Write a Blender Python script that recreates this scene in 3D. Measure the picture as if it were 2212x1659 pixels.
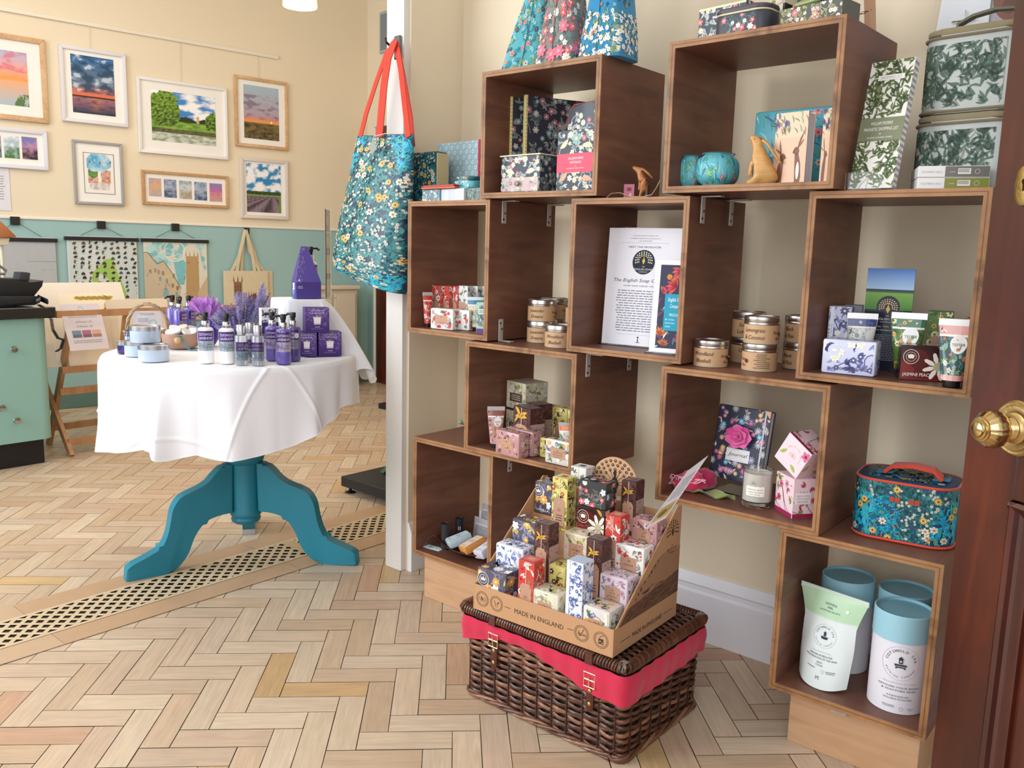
import bpy, bmesh, math, random
from mathutils import Vector, Matrix, noise
for _o in list(bpy.data.objects):
 bpy.data.objects.remove(_o)
sc = bpy.context.scene
COL = sc.collection
PI = math.pi
# ---------------------------------------------------------------- camera
IW, IH, FPX = 2212.0, 1659.0, 1841.4
PITCH, ROLL, YAW = math.radians(8.912), math.radians(1.4763), math.radians(3.9025)
CAMPOS = Vector((0, 0, 1.08))
_f = Vector((math.sin(YAW) * math.cos(PITCH), math.cos(YAW) * math.cos(PITCH), -math.sin(PITCH)))
_r = Vector((math.cos(YAW), -math.sin(YAW), 0))
_u = _r.cross(_f)
CR = _r * math.cos(ROLL) + _u * math.sin(ROLL)
CU = -_r * math.sin(ROLL) + _u * math.cos(ROLL)
CF = _f
cd = bpy.data.cameras.new('camera')
cam = bpy.data.objects.new('camera', cd)
COL.objects.link(cam)
cd.sensor_width = 36
cd.lens = FPX / IW * 36
cd.clip_start = 0.05
cam.matrix_world = Matrix(((CR.x, CU.x, -CF.x, 0), (CR.y, CU.y, -CF.y, 0), (CR.z, CU.z, -CF.z, CAMPOS.z), (0, 0, 0, 1)))
sc.camera = cam
# ---------------------------------------------------------------- light
w = bpy.data.worlds.new('daylight')
sc.world = w
w.use_nodes = True
bg = w.node_tree.nodes['Background']
bg.inputs[0].default_value = (0.95, 0.97, 1.0, 1)
bg.inputs[1].default_value = 0.95
sc.view_settings.view_transform = 'Standard'
sc.view_settings.look = 'None'
sc.view_settings.gamma = 1
sc.view_settings.use_curve_mapping = False
sc.view_settings.exposure = 0.0
def area(name, loc, target, sx, sy, power, color):
 l = bpy.data.lights.new(name, 'AREA')
 l.shape = 'RECTANGLE'
 l.size, l.size_y, l.energy, l.color = sx, sy, power, color
 o = bpy.data.objects.new(name, l)
 COL.objects.link(o)
 o.location = loc
 o.rotation_euler = (Vector(target) - Vector(loc)).to_track_quat('-Z', 'Y').to_euler()
 return o
area('window_light_side', (-3.6, 1.6, 1.9), (0.2, 2.4, 0.8), 2.6, 2.2, 135, (0.90, 0.95, 1.0))
area('window_light_entrance', (-0.9, -1.6, 1.9), (-0.2, 3.0, 0.9), 2.2, 2.0, 46, (0.95, 0.97, 1.0))
area('ceiling_spots_shop', (-1.6, 4.2, 2.95), (-1.6, 4.4, 0), 2.6, 1.6, 26, (1.0, 0.90, 0.76))
# ---------------------------------------------------------------- frames of reference
TH = math.radians(-44.0656)
DV = Vector((math.cos(TH), math.sin(TH), 0))        # along the shelf wall, to the right
NV = Vector((-math.sin(TH), math.cos(TH), 0))       # into the shelf wall
FA = math.radians(37)
UV_ = Vector((math.cos(FA), math.sin(FA), 0))       # along the gallery wall
MV = Vector((-math.sin(FA), math.cos(FA), 0))
KFAR = 5.958
def ray(x, y):
 return CF + CR * ((x - IW / 2) / FPX) - CU * ((y - IH / 2) / FPX)
def at(x, y, z):
 r = ray(x, y)
 return CAMPOS + r * ((z - CAMPOS.z) / r.z)
def onp(x, y, nrm, k):
 r = ray(x, y)
 return CAMPOS + r * ((k - nrm.dot(CAMPOS)) / nrm.dot(r))
def far(x, y, off=0.0):
 return onp(x, y, MV, KFAR - off)
def onn(x, y, n):
 return onp(x, y, NV, n)
def W3(s, n, z):
 return DV * s + NV * n + Vector((0, 0, z))
def ps(x, z, n, ax=None, nx=None):
 """point at height z on the vertical plane (normal nx at n) seen in picture column x"""
 ax = ax or DV
 nx = nx or NV
 base = nx * n + Vector((0, 0, z)) - CAMPOS
 k = (x - IW / 2) / FPX
 # (base+ax*s).CR = k*(base+ax*s).CF
 s = (k * base.dot(CF) - base.dot(CR)) / (ax.dot(CR) - k * ax.dot(CF))
 return nx * n + Vector((0, 0, z)) + ax * s
def mpp(P):
 """metres per picture pixel at P"""
 return (P - CAMPOS).dot(CF) / FPX
def yaw_of(a, b):
 return math.atan2(b.y - a.y, b.x - a.x)
def lin(c):
 if isinstance(c, str):
  c = c.lstrip('#')
  c = tuple(int(c[i:i + 2], 16) / 255 for i in (0, 2, 4))
 if len(c) == 4:
  return c
 return tuple((v / 12.92 if v <= 0.04045 else ((v + 0.055) / 1.055) ** 2.4) for v in c) + (1.0,)
def mixc(a, b, t):
 a, b = lin(a), lin(b)
 return tuple(a[i] * (1 - t) + b[i] * t for i in range(4))
# ---------------------------------------------------------------- materials
MATS = {}
def mat(name, rough=0.6, metal=0.0, spec=0.5, trans=0.0, ior=1.45, var=0.06, vscale=8.0, bump=0.0, bscale=60.0,
  sheen=0.0, coat=0.0, alpha=1.0, sss=0.0):
 if name in MATS:
  return MATS[name]
 m = bpy.data.materials.new(name)
 m.use_nodes = True
 nt = m.node_tree
 p = nt.nodes['Principled BSDF']
 a = nt.nodes.new('ShaderNodeVertexColor')
 a.layer_name = 'Col'
 tc = nt.nodes.new('ShaderNodeTexCoord')
 nz = nt.nodes.new('ShaderNodeTexNoise')
 nz.inputs['Scale'].default_value = vscale
 nz.inputs['Detail'].default_value = 4
 nt.links.new(tc.outputs['Object'], nz.inputs['Vector'])
 mr = nt.nodes.new('ShaderNodeMapRange')
 mr.inputs[3].default_value = 1 - var
 mr.inputs[4].default_value = 1 + var
 nt.links.new(nz.outputs[0], mr.inputs[0])
 mx = nt.nodes.new('ShaderNodeVectorMath')
 mx.operation = 'SCALE'
 nt.links.new(a.outputs[0], mx.inputs[0])
 nt.links.new(mr.outputs[0], mx.inputs['Scale'])
 nt.links.new(mx.outputs[0], p.inputs['Base Color'])
 p.inputs['Roughness'].default_value = rough
 p.inputs['Metallic'].default_value = metal
 p.inputs['Specular IOR Level'].default_value = spec
 p.inputs['Transmission Weight'].default_value = trans
 p.inputs['IOR'].default_value = ior
 p.inputs['Sheen Weight'].default_value = sheen
 p.inputs['Coat Weight'].default_value = coat
 p.inputs['Alpha'].default_value = alpha
 p.inputs['Subsurface Weight'].default_value = sss
 if bump:
  n2 = nt.nodes.new('ShaderNodeTexNoise')
  n2.inputs['Scale'].default_value = bscale
  n2.inputs['Detail'].default_value = 5
  nt.links.new(tc.outputs['Object'], n2.inputs['Vector'])
  b = nt.nodes.new('ShaderNodeBump')
  b.inputs['Strength'].default_value = bump
  b.inputs['Distance'].default_value = 0.004
  nt.links.new(n2.outputs[0], b.inputs['Height'])
  nt.links.new(b.outputs[0], p.inputs['Normal'])
 MATS[name] = m
 return m
def wood(name, c1, c2, c3, rough=0.5, grain=(3, 3, 40), coat=0.0, blot=2.0, bump=0.15):
 """stretched noise grain; grain = scale along object x, y, z"""
 m = bpy.data.materials.new(name)
 m.use_nodes = True
 nt = m.node_tree
 p = nt.nodes['Principled BSDF']
 tc = nt.nodes.new('ShaderNodeTexCoord')
 mp = nt.nodes.new('ShaderNodeMapping')
 mp.inputs['Scale'].default_value = grain
 nt.links.new(tc.outputs['Object'], mp.inputs[0])
 nz = nt.nodes.new('ShaderNodeTexNoise')
 nz.inputs['Scale'].default_value = 1.6
 nz.inputs['Detail'].default_value = 8
 nz.inputs['Distortion'].default_value = 0.9
 nt.links.new(mp.outputs[0], nz.inputs['Vector'])
 n2 = nt.nodes.new('ShaderNodeTexNoise')
 n2.inputs['Scale'].default_value = blot
 n2.inputs['Detail'].default_value = 3
 nt.links.new(tc.outputs['Object'], n2.inputs['Vector'])
 ad = nt.nodes.new('ShaderNodeMath')
 ad.operation = 'MULTIPLY_ADD'
 ad.inputs[1].default_value = 0.5
 nt.links.new(n2.outputs[0], ad.inputs[0])
 h = nt.nodes.new('ShaderNodeMath')
 h.operation = 'MULTIPLY'
 h.inputs[1].default_value = 0.5
 nt.links.new(nz.outputs[0], h.inputs[0])
 nt.links.new(h.outputs[0], ad.inputs[2])
 r = nt.nodes.new('ShaderNodeValToRGB')
 r.color_ramp.elements[0].position = 0.34
 r.color_ramp.elements[0].color = lin(c1)
 r.color_ramp.elements[1].position = 0.66
 r.color_ramp.elements[1].color = lin(c3)
 e = r.color_ramp.elements.new(0.5)
 e.color = lin(c2)
 nt.links.new(ad.outputs[0], r.inputs[0])
 a = nt.nodes.new('ShaderNodeVertexColor')
 a.layer_name = 'Col'
 mx = nt.nodes.new('ShaderNodeVectorMath')
 mx.operation = 'MULTIPLY'
 nt.links.new(r.outputs[0], mx.inputs[0])
 nt.links.new(a.outputs[0], mx.inputs[1])
 nt.links.new(mx.outputs[0], p.inputs['Base Color'])
 p.inputs['Roughness'].default_value = rough
 p.inputs['Coat Weight'].default_value = coat
 p.inputs['Coat Roughness'].default_value = 0.2
 b = nt.nodes.new('ShaderNodeBump')
 b.inputs['Strength'].default_value = bump
 b.inputs['Distance'].default_value = 0.002
 nt.links.new(nz.outputs[0], b.inputs['Height'])
 nt.links.new(b.outputs[0], p.inputs['Normal'])
 return m
CARD = mat('printed_card', 0.45, var=0.03)
GLOSS = mat('glossy_print', 0.22, coat=0.3, var=0.02)
PAPER = mat('matt_paper', 0.8, var=0.04)
FABRIC = mat('woven_fabric', 0.85, var=0.08, vscale=30, bump=0.35, bscale=400, sheen=0.2)
OILCLOTH = mat('oilcloth', 0.38, var=0.08, vscale=12, bump=0.25, bscale=25)
LINEN = mat('white_cotton', 0.9, var=0.02, bump=0.12, bscale=35)
PLASTIC = mat('plastic', 0.35, var=0.02)
BLACKP = mat('black_plastic', 0.4, var=0.1)
METAL = mat('brushed_metal', 0.28, metal=1.0, var=0.1, vscale=20)
CHROME = mat('chrome', 0.12, metal=1.0, var=0.05)
BRASS = mat('polished_brass', 0.2, metal=1.0, var=0.2, vscale=25)
OLDBRASS = mat('tarnished_brass', 0.4, metal=1.0, var=0.3, vscale=40, bump=0.3, bscale=80)
GALV = mat('painted_bracket_steel', 0.45, metal=0.35, var=0.1)
PAINT = mat('satin_paint', 0.45, var=0.03, vscale=3)
WALLP = mat('wall_paint', 0.85, var=0.025, vscale=1.5, bump=0.05, bscale=90)
CHALK = mat('chalk_paint', 0.5, var=0.13, vscale=9, bump=0.1, bscale=60, coat=0.12)
KRAFT = mat('kraft_card', 0.75, var=0.05, vscale=60, bump=0.05, bscale=200)
WAX = mat('wax', 0.5, var=0.03, sss=0.2)
SOAPM = mat('soap', 0.45, var=0.05, sss=0.1)
GEL = mat('tinted_gel', 0.15, var=0.05, spec=0.6, coat=0.5)
GLASS = mat('clear_glass', 0.03, trans=1.0, var=0.0, ior=1.45)
ACRYL = mat('clear_acrylic', 0.05, trans=1.0, var=0.0, ior=1.2)
FELT = mat('felt', 0.95, var=0.15, vscale=60, bump=0.5, bscale=120, sheen=0.5)
LEATHER = mat('strap_leather', 0.4, var=0.2, vscale=30, bump=0.2, bscale=150)
WICKER = mat('stained_willow', 0.38, var=0.35, vscale=18, coat=0.25)
RAWWICK = mat('raw_willow', 0.6, var=0.3, vscale=25)
STONE = mat('dark_granite', 0.15, var=0.6, vscale=90, coat=0.3)
PETAL = mat('petal_fabric', 0.7, var=0.15, vscale=50, sheen=0.3)
TULLE = mat('tulle', 0.6, var=0.1, alpha=0.75)
FLOORM = mat('oak_block_floor', 0.42, var=0.07, vscale=20, coat=0.15)
FLOORM2 = FLOORM
WALNUT = wood('stained_plywood', '#5c382a', '#774c39', '#8e6146', 0.5, (2.2, 2.2, 14), 0.1, 3.0, 0.12)
PLYEDGE = wood('plywood_edge', '#6a4528', '#966a42', '#a87a50', 0.55, (14, 14, 14), 0.0, 7.0, 0.2)
PINE = wood('varnished_pine_ply', '#b28661', '#c59c77', '#d0ab86', 0.4, (2, 2, 16), 0.1, 3.0, 0.08)
MAHOG = wood('mahogany', '#2e1009', '#481a0e', '#632813', 0.3, (12, 12, 1.3), 0.35, 4.0, 0.06)
BEECH = wood('beech', '#a1714a', '#b5865e', '#c2956e', 0.45, (12, 12, 3), 0.1, 4.0, 0.05)
OAKF = wood('oak_frame', '#bd956a', '#cda67c', '#d8b68e', 0.5, (30, 30, 30), 0.0, 6.0, 0.05)
BOXWOOD = wood('carved_light_wood', '#b9803f', '#cf9b58', '#ddb072', 0.5, (10, 10, 60), 0.1, 8.0, 0.2)
WHITE = (1, 1, 1, 1)
def floor_grain():
 """fine oak grain that follows each block through a per-block direction stored in the mesh"""
 m = FLOORM
 nt = m.node_tree
 p = nt.nodes['Principled BSDF']
 uv = nt.nodes.new('ShaderNodeUVMap')
 uv.uv_map = 'grain'
 mp = nt.nodes.new('ShaderNodeMapping')
 mp.inputs['Scale'].default_value = (7, 95, 1)
 nt.links.new(uv.outputs[0], mp.inputs[0])
 nz = nt.nodes.new('ShaderNodeTexNoise')
 nz.inputs['Scale'].default_value = 1.0
 nz.inputs['Detail'].default_value = 7
 nz.inputs['Distortion'].default_value = 1.2
 nt.links.new(mp.outputs[0], nz.inputs['Vector'])
 mr = nt.nodes.new('ShaderNodeMapRange')
 mr.inputs[1].default_value = 0.3
 mr.inputs[2].default_value = 0.7
 mr.inputs[3].default_value = 0.82
 mr.inputs[4].default_value = 1.03
 nt.links.new(nz.outputs[0], mr.inputs[0])
 src = p.inputs['Base Color'].links[0].from_socket
 mx = nt.nodes.new('ShaderNodeVectorMath')
 mx.operation = 'SCALE'
 nt.links.new(src, mx.inputs[0])
 nt.links.new(mr.outputs[0], mx.inputs['Scale'])
 nt.links.new(mx.outputs[0], p.inputs['Base Color'])
floor_grain()
# ---------------------------------------------------------------- mesh builder
class MB:
 def __init__(s, c='#ffffff'):
  s.bm = bmesh.new()
  s.cl = s.bm.loops.layers.float_color.new('Col')
  s.c = lin(c)
  s.M = None
 def C(s, c):
  s.c = lin(c)
  return s
 def T(s, p):
  p = Vector(p)
  return s.M @ p if s.M is not None else p
 def pf(s, fs, c=None):
  c = lin(c) if c is not None else s.c
  for f in fs:
   for l in f.loops:
    l[s.cl] = c
 def poly(s, pts, c=None):
  try:
   f = s.bm.faces.new([s.bm.verts.new(s.T(p)) for p in pts])
  except ValueError:
   return None
  s.pf([f], c)
  return f
 def box(s, x0, x1, y0, y1, z0, z1, bev=0.0, seg=1):
  r = bmesh.ops.create_cube(s.bm, size=1)
  vs = r['verts']
  for v in vs:
   v.co = Vector((x0 if v.co.x < 0 else x1, y0 if v.co.y < 0 else y1, z0 if v.co.z < 0 else z1))
  fs = set(f for v in vs for f in v.link_faces)
  if bev:
   es = set(e for v in vs for e in v.link_edges)
   q = bmesh.ops.bevel(s.bm, geom=list(es), offset=bev, segments=seg, affect='EDGES', profile=0.5)
   fs = set(q['faces']) | set(f for f in fs if f.is_valid)
   for v in q['verts']:
    fs |= set(v.link_faces)
  vv = set(v for f in fs for v in f.verts)
  for v in vv:
   v.co = s.T(v.co)
  s.pf(fs)
  return s
 def prism(s, pts, d0, d1, axis='y', bev=0.0, seg=2):
  """extrude 2D outline; axis y: pts are (x,z); axis z: pts are (x,y); axis x: (y,z)"""
  def mk(p, d):
   return {'y': (p[0], d, p[1]), 'z': (p[0], p[1], d), 'x': (d, p[0], p[1])}[axis]
  a = [s.bm.verts.new(Vector(mk(p, d0))) for p in pts]
  b = [s.bm.verts.new(Vector(mk(p, d1))) for p in pts]
  n = len(pts)
  fs = [s.bm.faces.new(a), s.bm.faces.new(list(reversed(b)))]
  for i in range(n):
   fs.append(s.bm.faces.new([a[i], b[i], b[(i + 1) % n], a[(i + 1) % n]]))
  if bev:
   es = set(fs[0].edges) | set(fs[1].edges)
   q = bmesh.ops.bevel(s.bm, geom=list(es), offset=bev, segments=seg, affect='EDGES', profile=0.5)
   fs = set(q['faces']) | set(f for f in fs if f.is_valid)
   for v in q['verts']:
    fs |= set(v.link_faces)
  bmesh.ops.recalc_face_normals(s.bm, faces=list(fs))
  for v in set(v for f in fs for v in f.verts):
   v.co = s.T(v.co)
  s.pf(fs)
  return s
 def lathe(s, prof, seg=28, c=(0, 0, 0), sx=1.0, sy=1.0, rib=None, cap=True):
  """prof: (r, z[, colour])"""
  rings = []
  for p in prof:
   ring = []
   for i in range(seg):
    a = 2 * PI * i / seg
    r = p[0] * (rib(a, p) if rib else 1)
    ring.append(s.bm.verts.new(s.T((c[0] + r * math.cos(a) * sx, c[1] + r * math.sin(a) * sy, c[2] + p[1]))))
   rings.append(ring)
  for k in range(len(rings) - 1):
   col = prof[k + 1][2] if len(prof[k + 1]) > 2 else None
   for i in range(seg):
    j = (i + 1) % seg
    f = s.bm.faces.new([rings[k][i], rings[k][j], rings[k + 1][j], rings[k + 1][i]])
    s.pf([f], col)
  if cap:
   for ring, rev, p in ((rings[0], True, prof[0]), (rings[-1], False, prof[-1])):
    if p[0] > 1e-5:
     f = s.bm.faces.new(list(reversed(ring)) if rev else ring)
     s.pf([f], p[2] if len(p) > 2 else None)
  return s
 def tube(s, pts, r, seg=7, closed=False, caps=True, flat=None):
  """sweep; r number or list; flat=(a,b) squashes the section along world up"""
  pts = [Vector(p) for p in pts]
  n = len(pts)
  rings = []
  prev = None
  for i, p in enumerate(pts):
   if closed:
    t = pts[(i + 1) % n] - pts[i - 1]
   else:
    t = pts[min(i + 1, n - 1)] - pts[max(i - 1, 0)]
   if t.length < 1e-9:
    t = Vector((0, 0, 1))
   t.normalize()
   if prev is None:
    up = Vector((0, 0, 1)) if abs(t.z) < 0.9 else Vector((1, 0, 0))
    x = t.cross(up).normalized()
   else:
    x = prev - t * prev.dot(t)
    x = x.normalized() if x.length > 1e-6 else prev
   prev = x
   y = x.cross(t).normalized()
   rr = r[i] if isinstance(r, (list, tuple)) else r
   ring = []
   for k in range(seg):
    a = 2 * PI * k / seg
    fx, fy = (flat if flat else (1, 1))
    ring.append(s.bm.verts.new(s.T(p + x * (math.cos(a) * rr * fx) + y * (math.sin(a) * rr * fy))))
   rings.append(ring)
  m = n if closed else n - 1
  for i in range(m):
   A, B = rings[i], rings[(i + 1) % n]
   for k in range(seg):
    j = (k + 1) % seg
    f = s.bm.faces.new([A[k], B[k], B[j], A[j]])
    s.pf([f])
  if caps and not closed:
   s.pf([s.bm.faces.new(rings[0]), s.bm.faces.new(list(reversed(rings[-1])))])
  return s
 def grid(s, fn, nu, nv, cf=None, closeu=False):
  V = [[s.bm.verts.new(s.T(fn(i / nu, j / nv))) for j in range(nv + 1)] for i in range(nu + (0 if closeu else 1))]
  for i in range(nu):
   i2 = (i + 1) % nu if closeu else i + 1
   for j in range(nv):
    try:
     f = s.bm.faces.new([V[i][j], V[i2][j], V[i2][j + 1], V[i][j + 1]])
    except ValueError:
     continue
    if cf:
     uv = ((i, j), (i + 1, j), (i + 1, j + 1), (i, j + 1))
     for l, (a, b) in zip(f.loops, uv):
      l[s.cl] = lin(cf(a / nu, b / nv))
    else:
     s.pf([f])
  return s
 def strap(s, pts, width, th, side=None):
  """flat ribbon through pts; side = constant width direction (vector) """
  pts = [Vector(p) for p in pts]
  n = len(pts)
  rings = []
  for i, p in enumerate(pts):
   t = (pts[min(i + 1, n - 1)] - pts[max(i - 1, 0)]).normalized()
   x = Vector(side) if side is not None else t.cross(Vector((0, 0, 1))).normalized()
   x = (x - t * x.dot(t)).normalized()
   y = x.cross(t).normalized()
   w_ = width[i] if isinstance(width, (list, tuple)) else width
   rings.append([s.bm.verts.new(s.T(q)) for q in (p + x * w_ / 2 + y * th / 2, p - x * w_ / 2 + y * th / 2, p - x * w_ / 2 - y * th / 2, p + x * w_ / 2 - y * th / 2)])
  for i in range(n - 1):
   for k in range(4):
    j = (k + 1) % 4
    s.pf([s.bm.faces.new([rings[i][k], rings[i + 1][k], rings[i + 1][j], rings[i][j]])])
  s.pf([s.bm.faces.new(rings[0]), s.bm.faces.new(list(reversed(rings[-1])))])
  return s
 def ink(s, I, fn, lift=0.00018):
  """print an Ink drawing; fn(u,v) -> (point, normal) with u,v in metres"""
  for pts, c, ly in I.p:
   q = []
   for (x, y) in pts:
    x = min(max(x, 0), I.w)
    y = min(max(y, 0), I.h)
    P, N = fn(x, y)
    q.append(s.T(Vector(P) + Vector(N) * (lift * ly)))
   # drop degenerate
   a = 0
   for i in range(1, len(q) - 1):
    a += (q[i] - q[0]).cross(q[i + 1] - q[0]).length
   if a < 1e-10:
    continue
   try:
    f = s.bm.faces.new([s.bm.verts.new(v) for v in q])
    s.pf([f], c)
   except ValueError:
    pass
  return s
 def build(s, name, m, parent=None, loc=None, rot=None, smooth=35):
  bm = s.bm
  bm.normal_update()
  me = bpy.data.meshes.new(name)
  bm.to_mesh(me)
  bm.free()
  me.materials.append(m)
  if smooth:
   for p in me.polygons:
    p.use_smooth = True
   me.set_sharp_from_angle(angle=math.radians(smooth))
  o = bpy.data.objects.new(name, me)
  COL.objects.link(o)
  if parent is not None:
   o.parent = parent
  if loc is not None:
   o.location = loc
  if rot is not None:
   o.rotation_euler = rot if isinstance(rot, (tuple, list)) else (0, 0, rot)
  return o
def tag(o, label, cat, group=None):
 o['label'] = label
 o['category'] = cat
 if group:
  o['group'] = group
 return o
def structure(o):
 o['kind'] = 'structure'
 return o
def thing(name, label, cat, loc=(0, 0, 0), rz=0.0, group=None, rot=None):
 o = bpy.data.objects.new(name, None)
 COL.objects.link(o)
 o.empty_display_size = 0.05
 o.location = loc
 o.rotation_euler = rot if rot else (0, 0, rz)
 return tag(o, label, cat, group)
# ---------------------------------------------------------------- flat drawings printed on things
_TXT = {}
def glyphs(t):
 if t in _TXT:
  return _TXT[t]
 cu = bpy.data.curves.new('lettering', 'FONT')
 cu.body = t
 cu.size = 1
 cu.resolution_u = 2
 ob = bpy.data.objects.new('lettering', cu)
 COL.objects.link(ob)
 dg = bpy.context.evaluated_depsgraph_get()
 me = bpy.data.meshes.new_from_object(ob.evaluated_get(dg))
 ps_ = [[(me.vertices[i].co.x, me.vertices[i].co.y) for i in p.vertices] for p in me.polygons]
 wd = max([v.co.x for v in me.vertices] or [0])
 bpy.data.objects.remove(ob)
 bpy.data.curves.remove(cu)
 bpy.data.meshes.remove(me)
 _TXT[t] = (ps_, wd)
 return _TXT[t]
class Ink:
 def __init__(s, w, h, seed=1):
  s.w, s.h, s.p = w, h, []
  s.R = random.Random(seed)
 def add(s, pts, c, l=1):
  s.p.append((pts, lin(c), l))
 def rect(s, x0, y0, x1, y1, c, l=1, n=1):
  for i in range(n):
   a, b = x0 + (x1 - x0) * i / n, x0 + (x1 - x0) * (i + 1) / n
   s.add([(a, y0), (b, y0), (b, y1), (a, y1)], c, l)
  return s
 def disc(s, x, y, r, c, l=2, n=12, ry=None):
  ry = ry or r
  s.add([(x + r * math.cos(2 * PI * i / n), y + ry * math.sin(2 * PI * i / n)) for i in range(n)], c, l)
  return s
 def ring(s, x, y, r0, r1, c, l=2, n=24):
  for i in range(n):
   a, b = 2 * PI * i / n, 2 * PI * (i + 1) / n
   s.add([(x + r0 * math.cos(a), y + r0 * math.sin(a)), (x + r1 * math.cos(a), y + r1 * math.sin(a)),
     (x + r1 * math.cos(b), y + r1 * math.sin(b)), (x + r0 * math.cos(b), y + r0 * math.sin(b))], c, l)
  return s
 def flower(s, x, y, r, n, c, cc, l=3, rot=0.0, fat=0.36):
  for i in range(n):
   a = rot + 2 * PI * i / n
   ux, uy = math.cos(a), math.sin(a)
   vx, vy = -uy, ux
   f = fat * r * (5 / n) ** 0.5 if n > 5 else fat * r
   s.add([(x, y), (x + ux * r * .5 + vx * f, y + uy * r * .5 + vy * f),
     (x + ux * r * .9 + vx * f * .7, y + uy * r * .9 + vy * f * .7), (x + ux * r, y + uy * r),
     (x + ux * r * .9 - vx * f * .7, y + uy * r * .9 - vy * f * .7),
     (x + ux * r * .5 - vx * f, y + uy * r * .5 - vy * f)], c, l)
  s.disc(x, y, r * .3, cc, l + 1, 8)
  return s
 def leaf(s, x, y, a, ln, wd, c, l=2, bend=0.3):
  L_, R_ = [], []
  n = 5
  for i in range(n + 1):
   t = i / n
   aa = a + bend * t
   px = x + ln * t * math.cos(aa)
   py = y + ln * t * math.sin(aa)
   w_ = wd * math.sin(PI * min(1, t * .92 + .06)) / 2
   L_.append((px - math.sin(aa) * w_, py + math.cos(aa) * w_))
   R_.append((px + math.sin(aa) * w_, py - math.cos(aa) * w_))
  s.add(L_ + list(reversed(R_)), c, l)
  return s
 def line(s, pts, w_, c, l=2):
  for i in range(len(pts) - 1):
   (x0, y0), (x1, y1) = pts[i], pts[i + 1]
   d = math.hypot(x1 - x0, y1 - y0) or 1
   nx, ny = -(y1 - y0) / d * w_ / 2, (x1 - x0) / d * w_ / 2
   s.add([(x0 + nx, y0 + ny), (x0 - nx, y0 - ny), (x1 - nx, y1 - ny), (x1 + nx, y1 + ny)], c, l)
  return s
 def text(s, t, x, y, size, c='#222222', l=4, al='c', shear=0.0, sx=1.0, fit=None):
  ps_, wd = glyphs(t)
  if fit:
   sx = fit / (wd * size)
  k = {'c': .5, 'l': 0, 'r': 1}[al]
  for pts in ps_:
   s.add([(x + ((px + shear * py) - wd * k) * size * sx, y + py * size) for px, py in pts], c, l)
  return s
 def arctext(s, t, x, y, r, size, c='#222222', a0=PI / 2, l=4, step=None, flip=False):
  n = len(t)
  step = step or size * .78 / r
  for i, ch in enumerate(t):
   if ch == ' ':
    continue
   a = a0 - (i - (n - 1) / 2) * step * (-1 if flip else 1)
   ps_, wd = glyphs(ch)
   rot = a - PI / 2 if not flip else a + PI / 2
   for pts in ps_:
    q = []
    for px, py in pts:
     px = (px - wd / 2) * size
     py = (py - (0.7 if flip else 0)) * size
     q.append((x + r * math.cos(a) + px * math.cos(rot) - py * math.sin(rot),
        y + r * math.sin(a) + px * math.sin(rot) + py * math.cos(rot)))
    s.add(q, c, l)
  return s
 def greek(s, x0, x1, y, lh, n, c='#8a8a90', l=3, jag=.2):
  """lines of type too small to read"""
  for i in range(n):
   yy = y - i * lh
   xa = x0 + (x1 - x0) * jag * .5 * s.R.random()
   xb = x1 - (x1 - x0) * jag * .5 * s.R.random()
   xx = xa
   while xx < xb:
    ln = (x1 - x0) * s.R.uniform(.04, .13)
    s.rect(xx, yy, min(xx + ln, xb), yy + lh * .38, c, l)
    xx += ln + (x1 - x0) * .018
  return s
 def floral(s, leafc, petals, centre='#e8c24a', k=1.0, size=.01, box=None, vine=None, n=None, lpet=(5, 6, 8), lw=.36):
  """all-over leaf and blossom print"""
  x0, y0, x1, y1 = box or (0, 0, s.w, s.h)
  R = s.R
  A = (x1 - x0) * (y1 - y0)
  nf = n or int(k * A / (size * size) * .28) + 1
  if vine:
   for _ in range(max(2, int((x1 - x0) / size / 2.5))):
    x, y, a = R.uniform(x0, x1), R.uniform(y0, y1), R.uniform(0, 2 * PI)
    pts = [(x, y)]
    tw = R.uniform(-.5, .5)
    for i in range(12):
     a += tw + R.uniform(-.15, .15)
     x += math.cos(a) * size * .55
     y += math.sin(a) * size * .55
     pts.append((x, y))
    s.line(pts, size * .13, vine, 1.5)
  for _ in range(nf * 2):
   x, y, a = R.uniform(x0, x1), R.uniform(y0, y1), R.uniform(0, 2 * PI)
   c = R.choice(leafc)
   for j in (0, 1, 2):
    s.leaf(x, y, a + (j - 1) * .8, size * R.uniform(.7, 1.3), size * lw, c, 2, R.uniform(-.7, .7))
  cells = []
  for _ in range(nf):
   for _t in range(6):
    x, y = R.uniform(x0, x1), R.uniform(y0, y1)
    if all((x - u) ** 2 + (y - v) ** 2 > (size * .95) ** 2 for u, v in cells[-60:]):
     break
   cells.append((x, y))
   s.flower(x, y, size * R.uniform(.4, .72), R.choice(lpet), R.choice(petals), centre, 3, R.uniform(0, 6))
  return s
def flat(o, u, v):
 """mapping for a flat face: origin o, unit vectors u and v"""
 o, u, v = Vector(o), Vector(u), Vector(v)
 n = u.cross(v)
 return lambda x, y: (o + u * x + v * y, n)
def wrapz(cx, cy, r, z0, a0=-PI / 2):
 """mapping round a vertical cylinder; x=0 is at angle a0, x grows anticlockwise"""
 def fn(x, y):
  a = a0 + x / r
  n = Vector((math.cos(a), math.sin(a), 0))
  return Vector((cx, cy, z0 + y)) + n * r, n
 return fn
# ================================================================= the room
CREAM = '#e4d6bd'
CREAM_B = '#dfd0b6'
WHITEP = '#e9e7e4'
GREEN = '#99bcbc'
def quad_obj(name, pts, c, m=WALLP, parent=None):
 b = MB(c)
 b.poly(pts)
 return b.build(name, m, parent, smooth=0)
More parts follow.
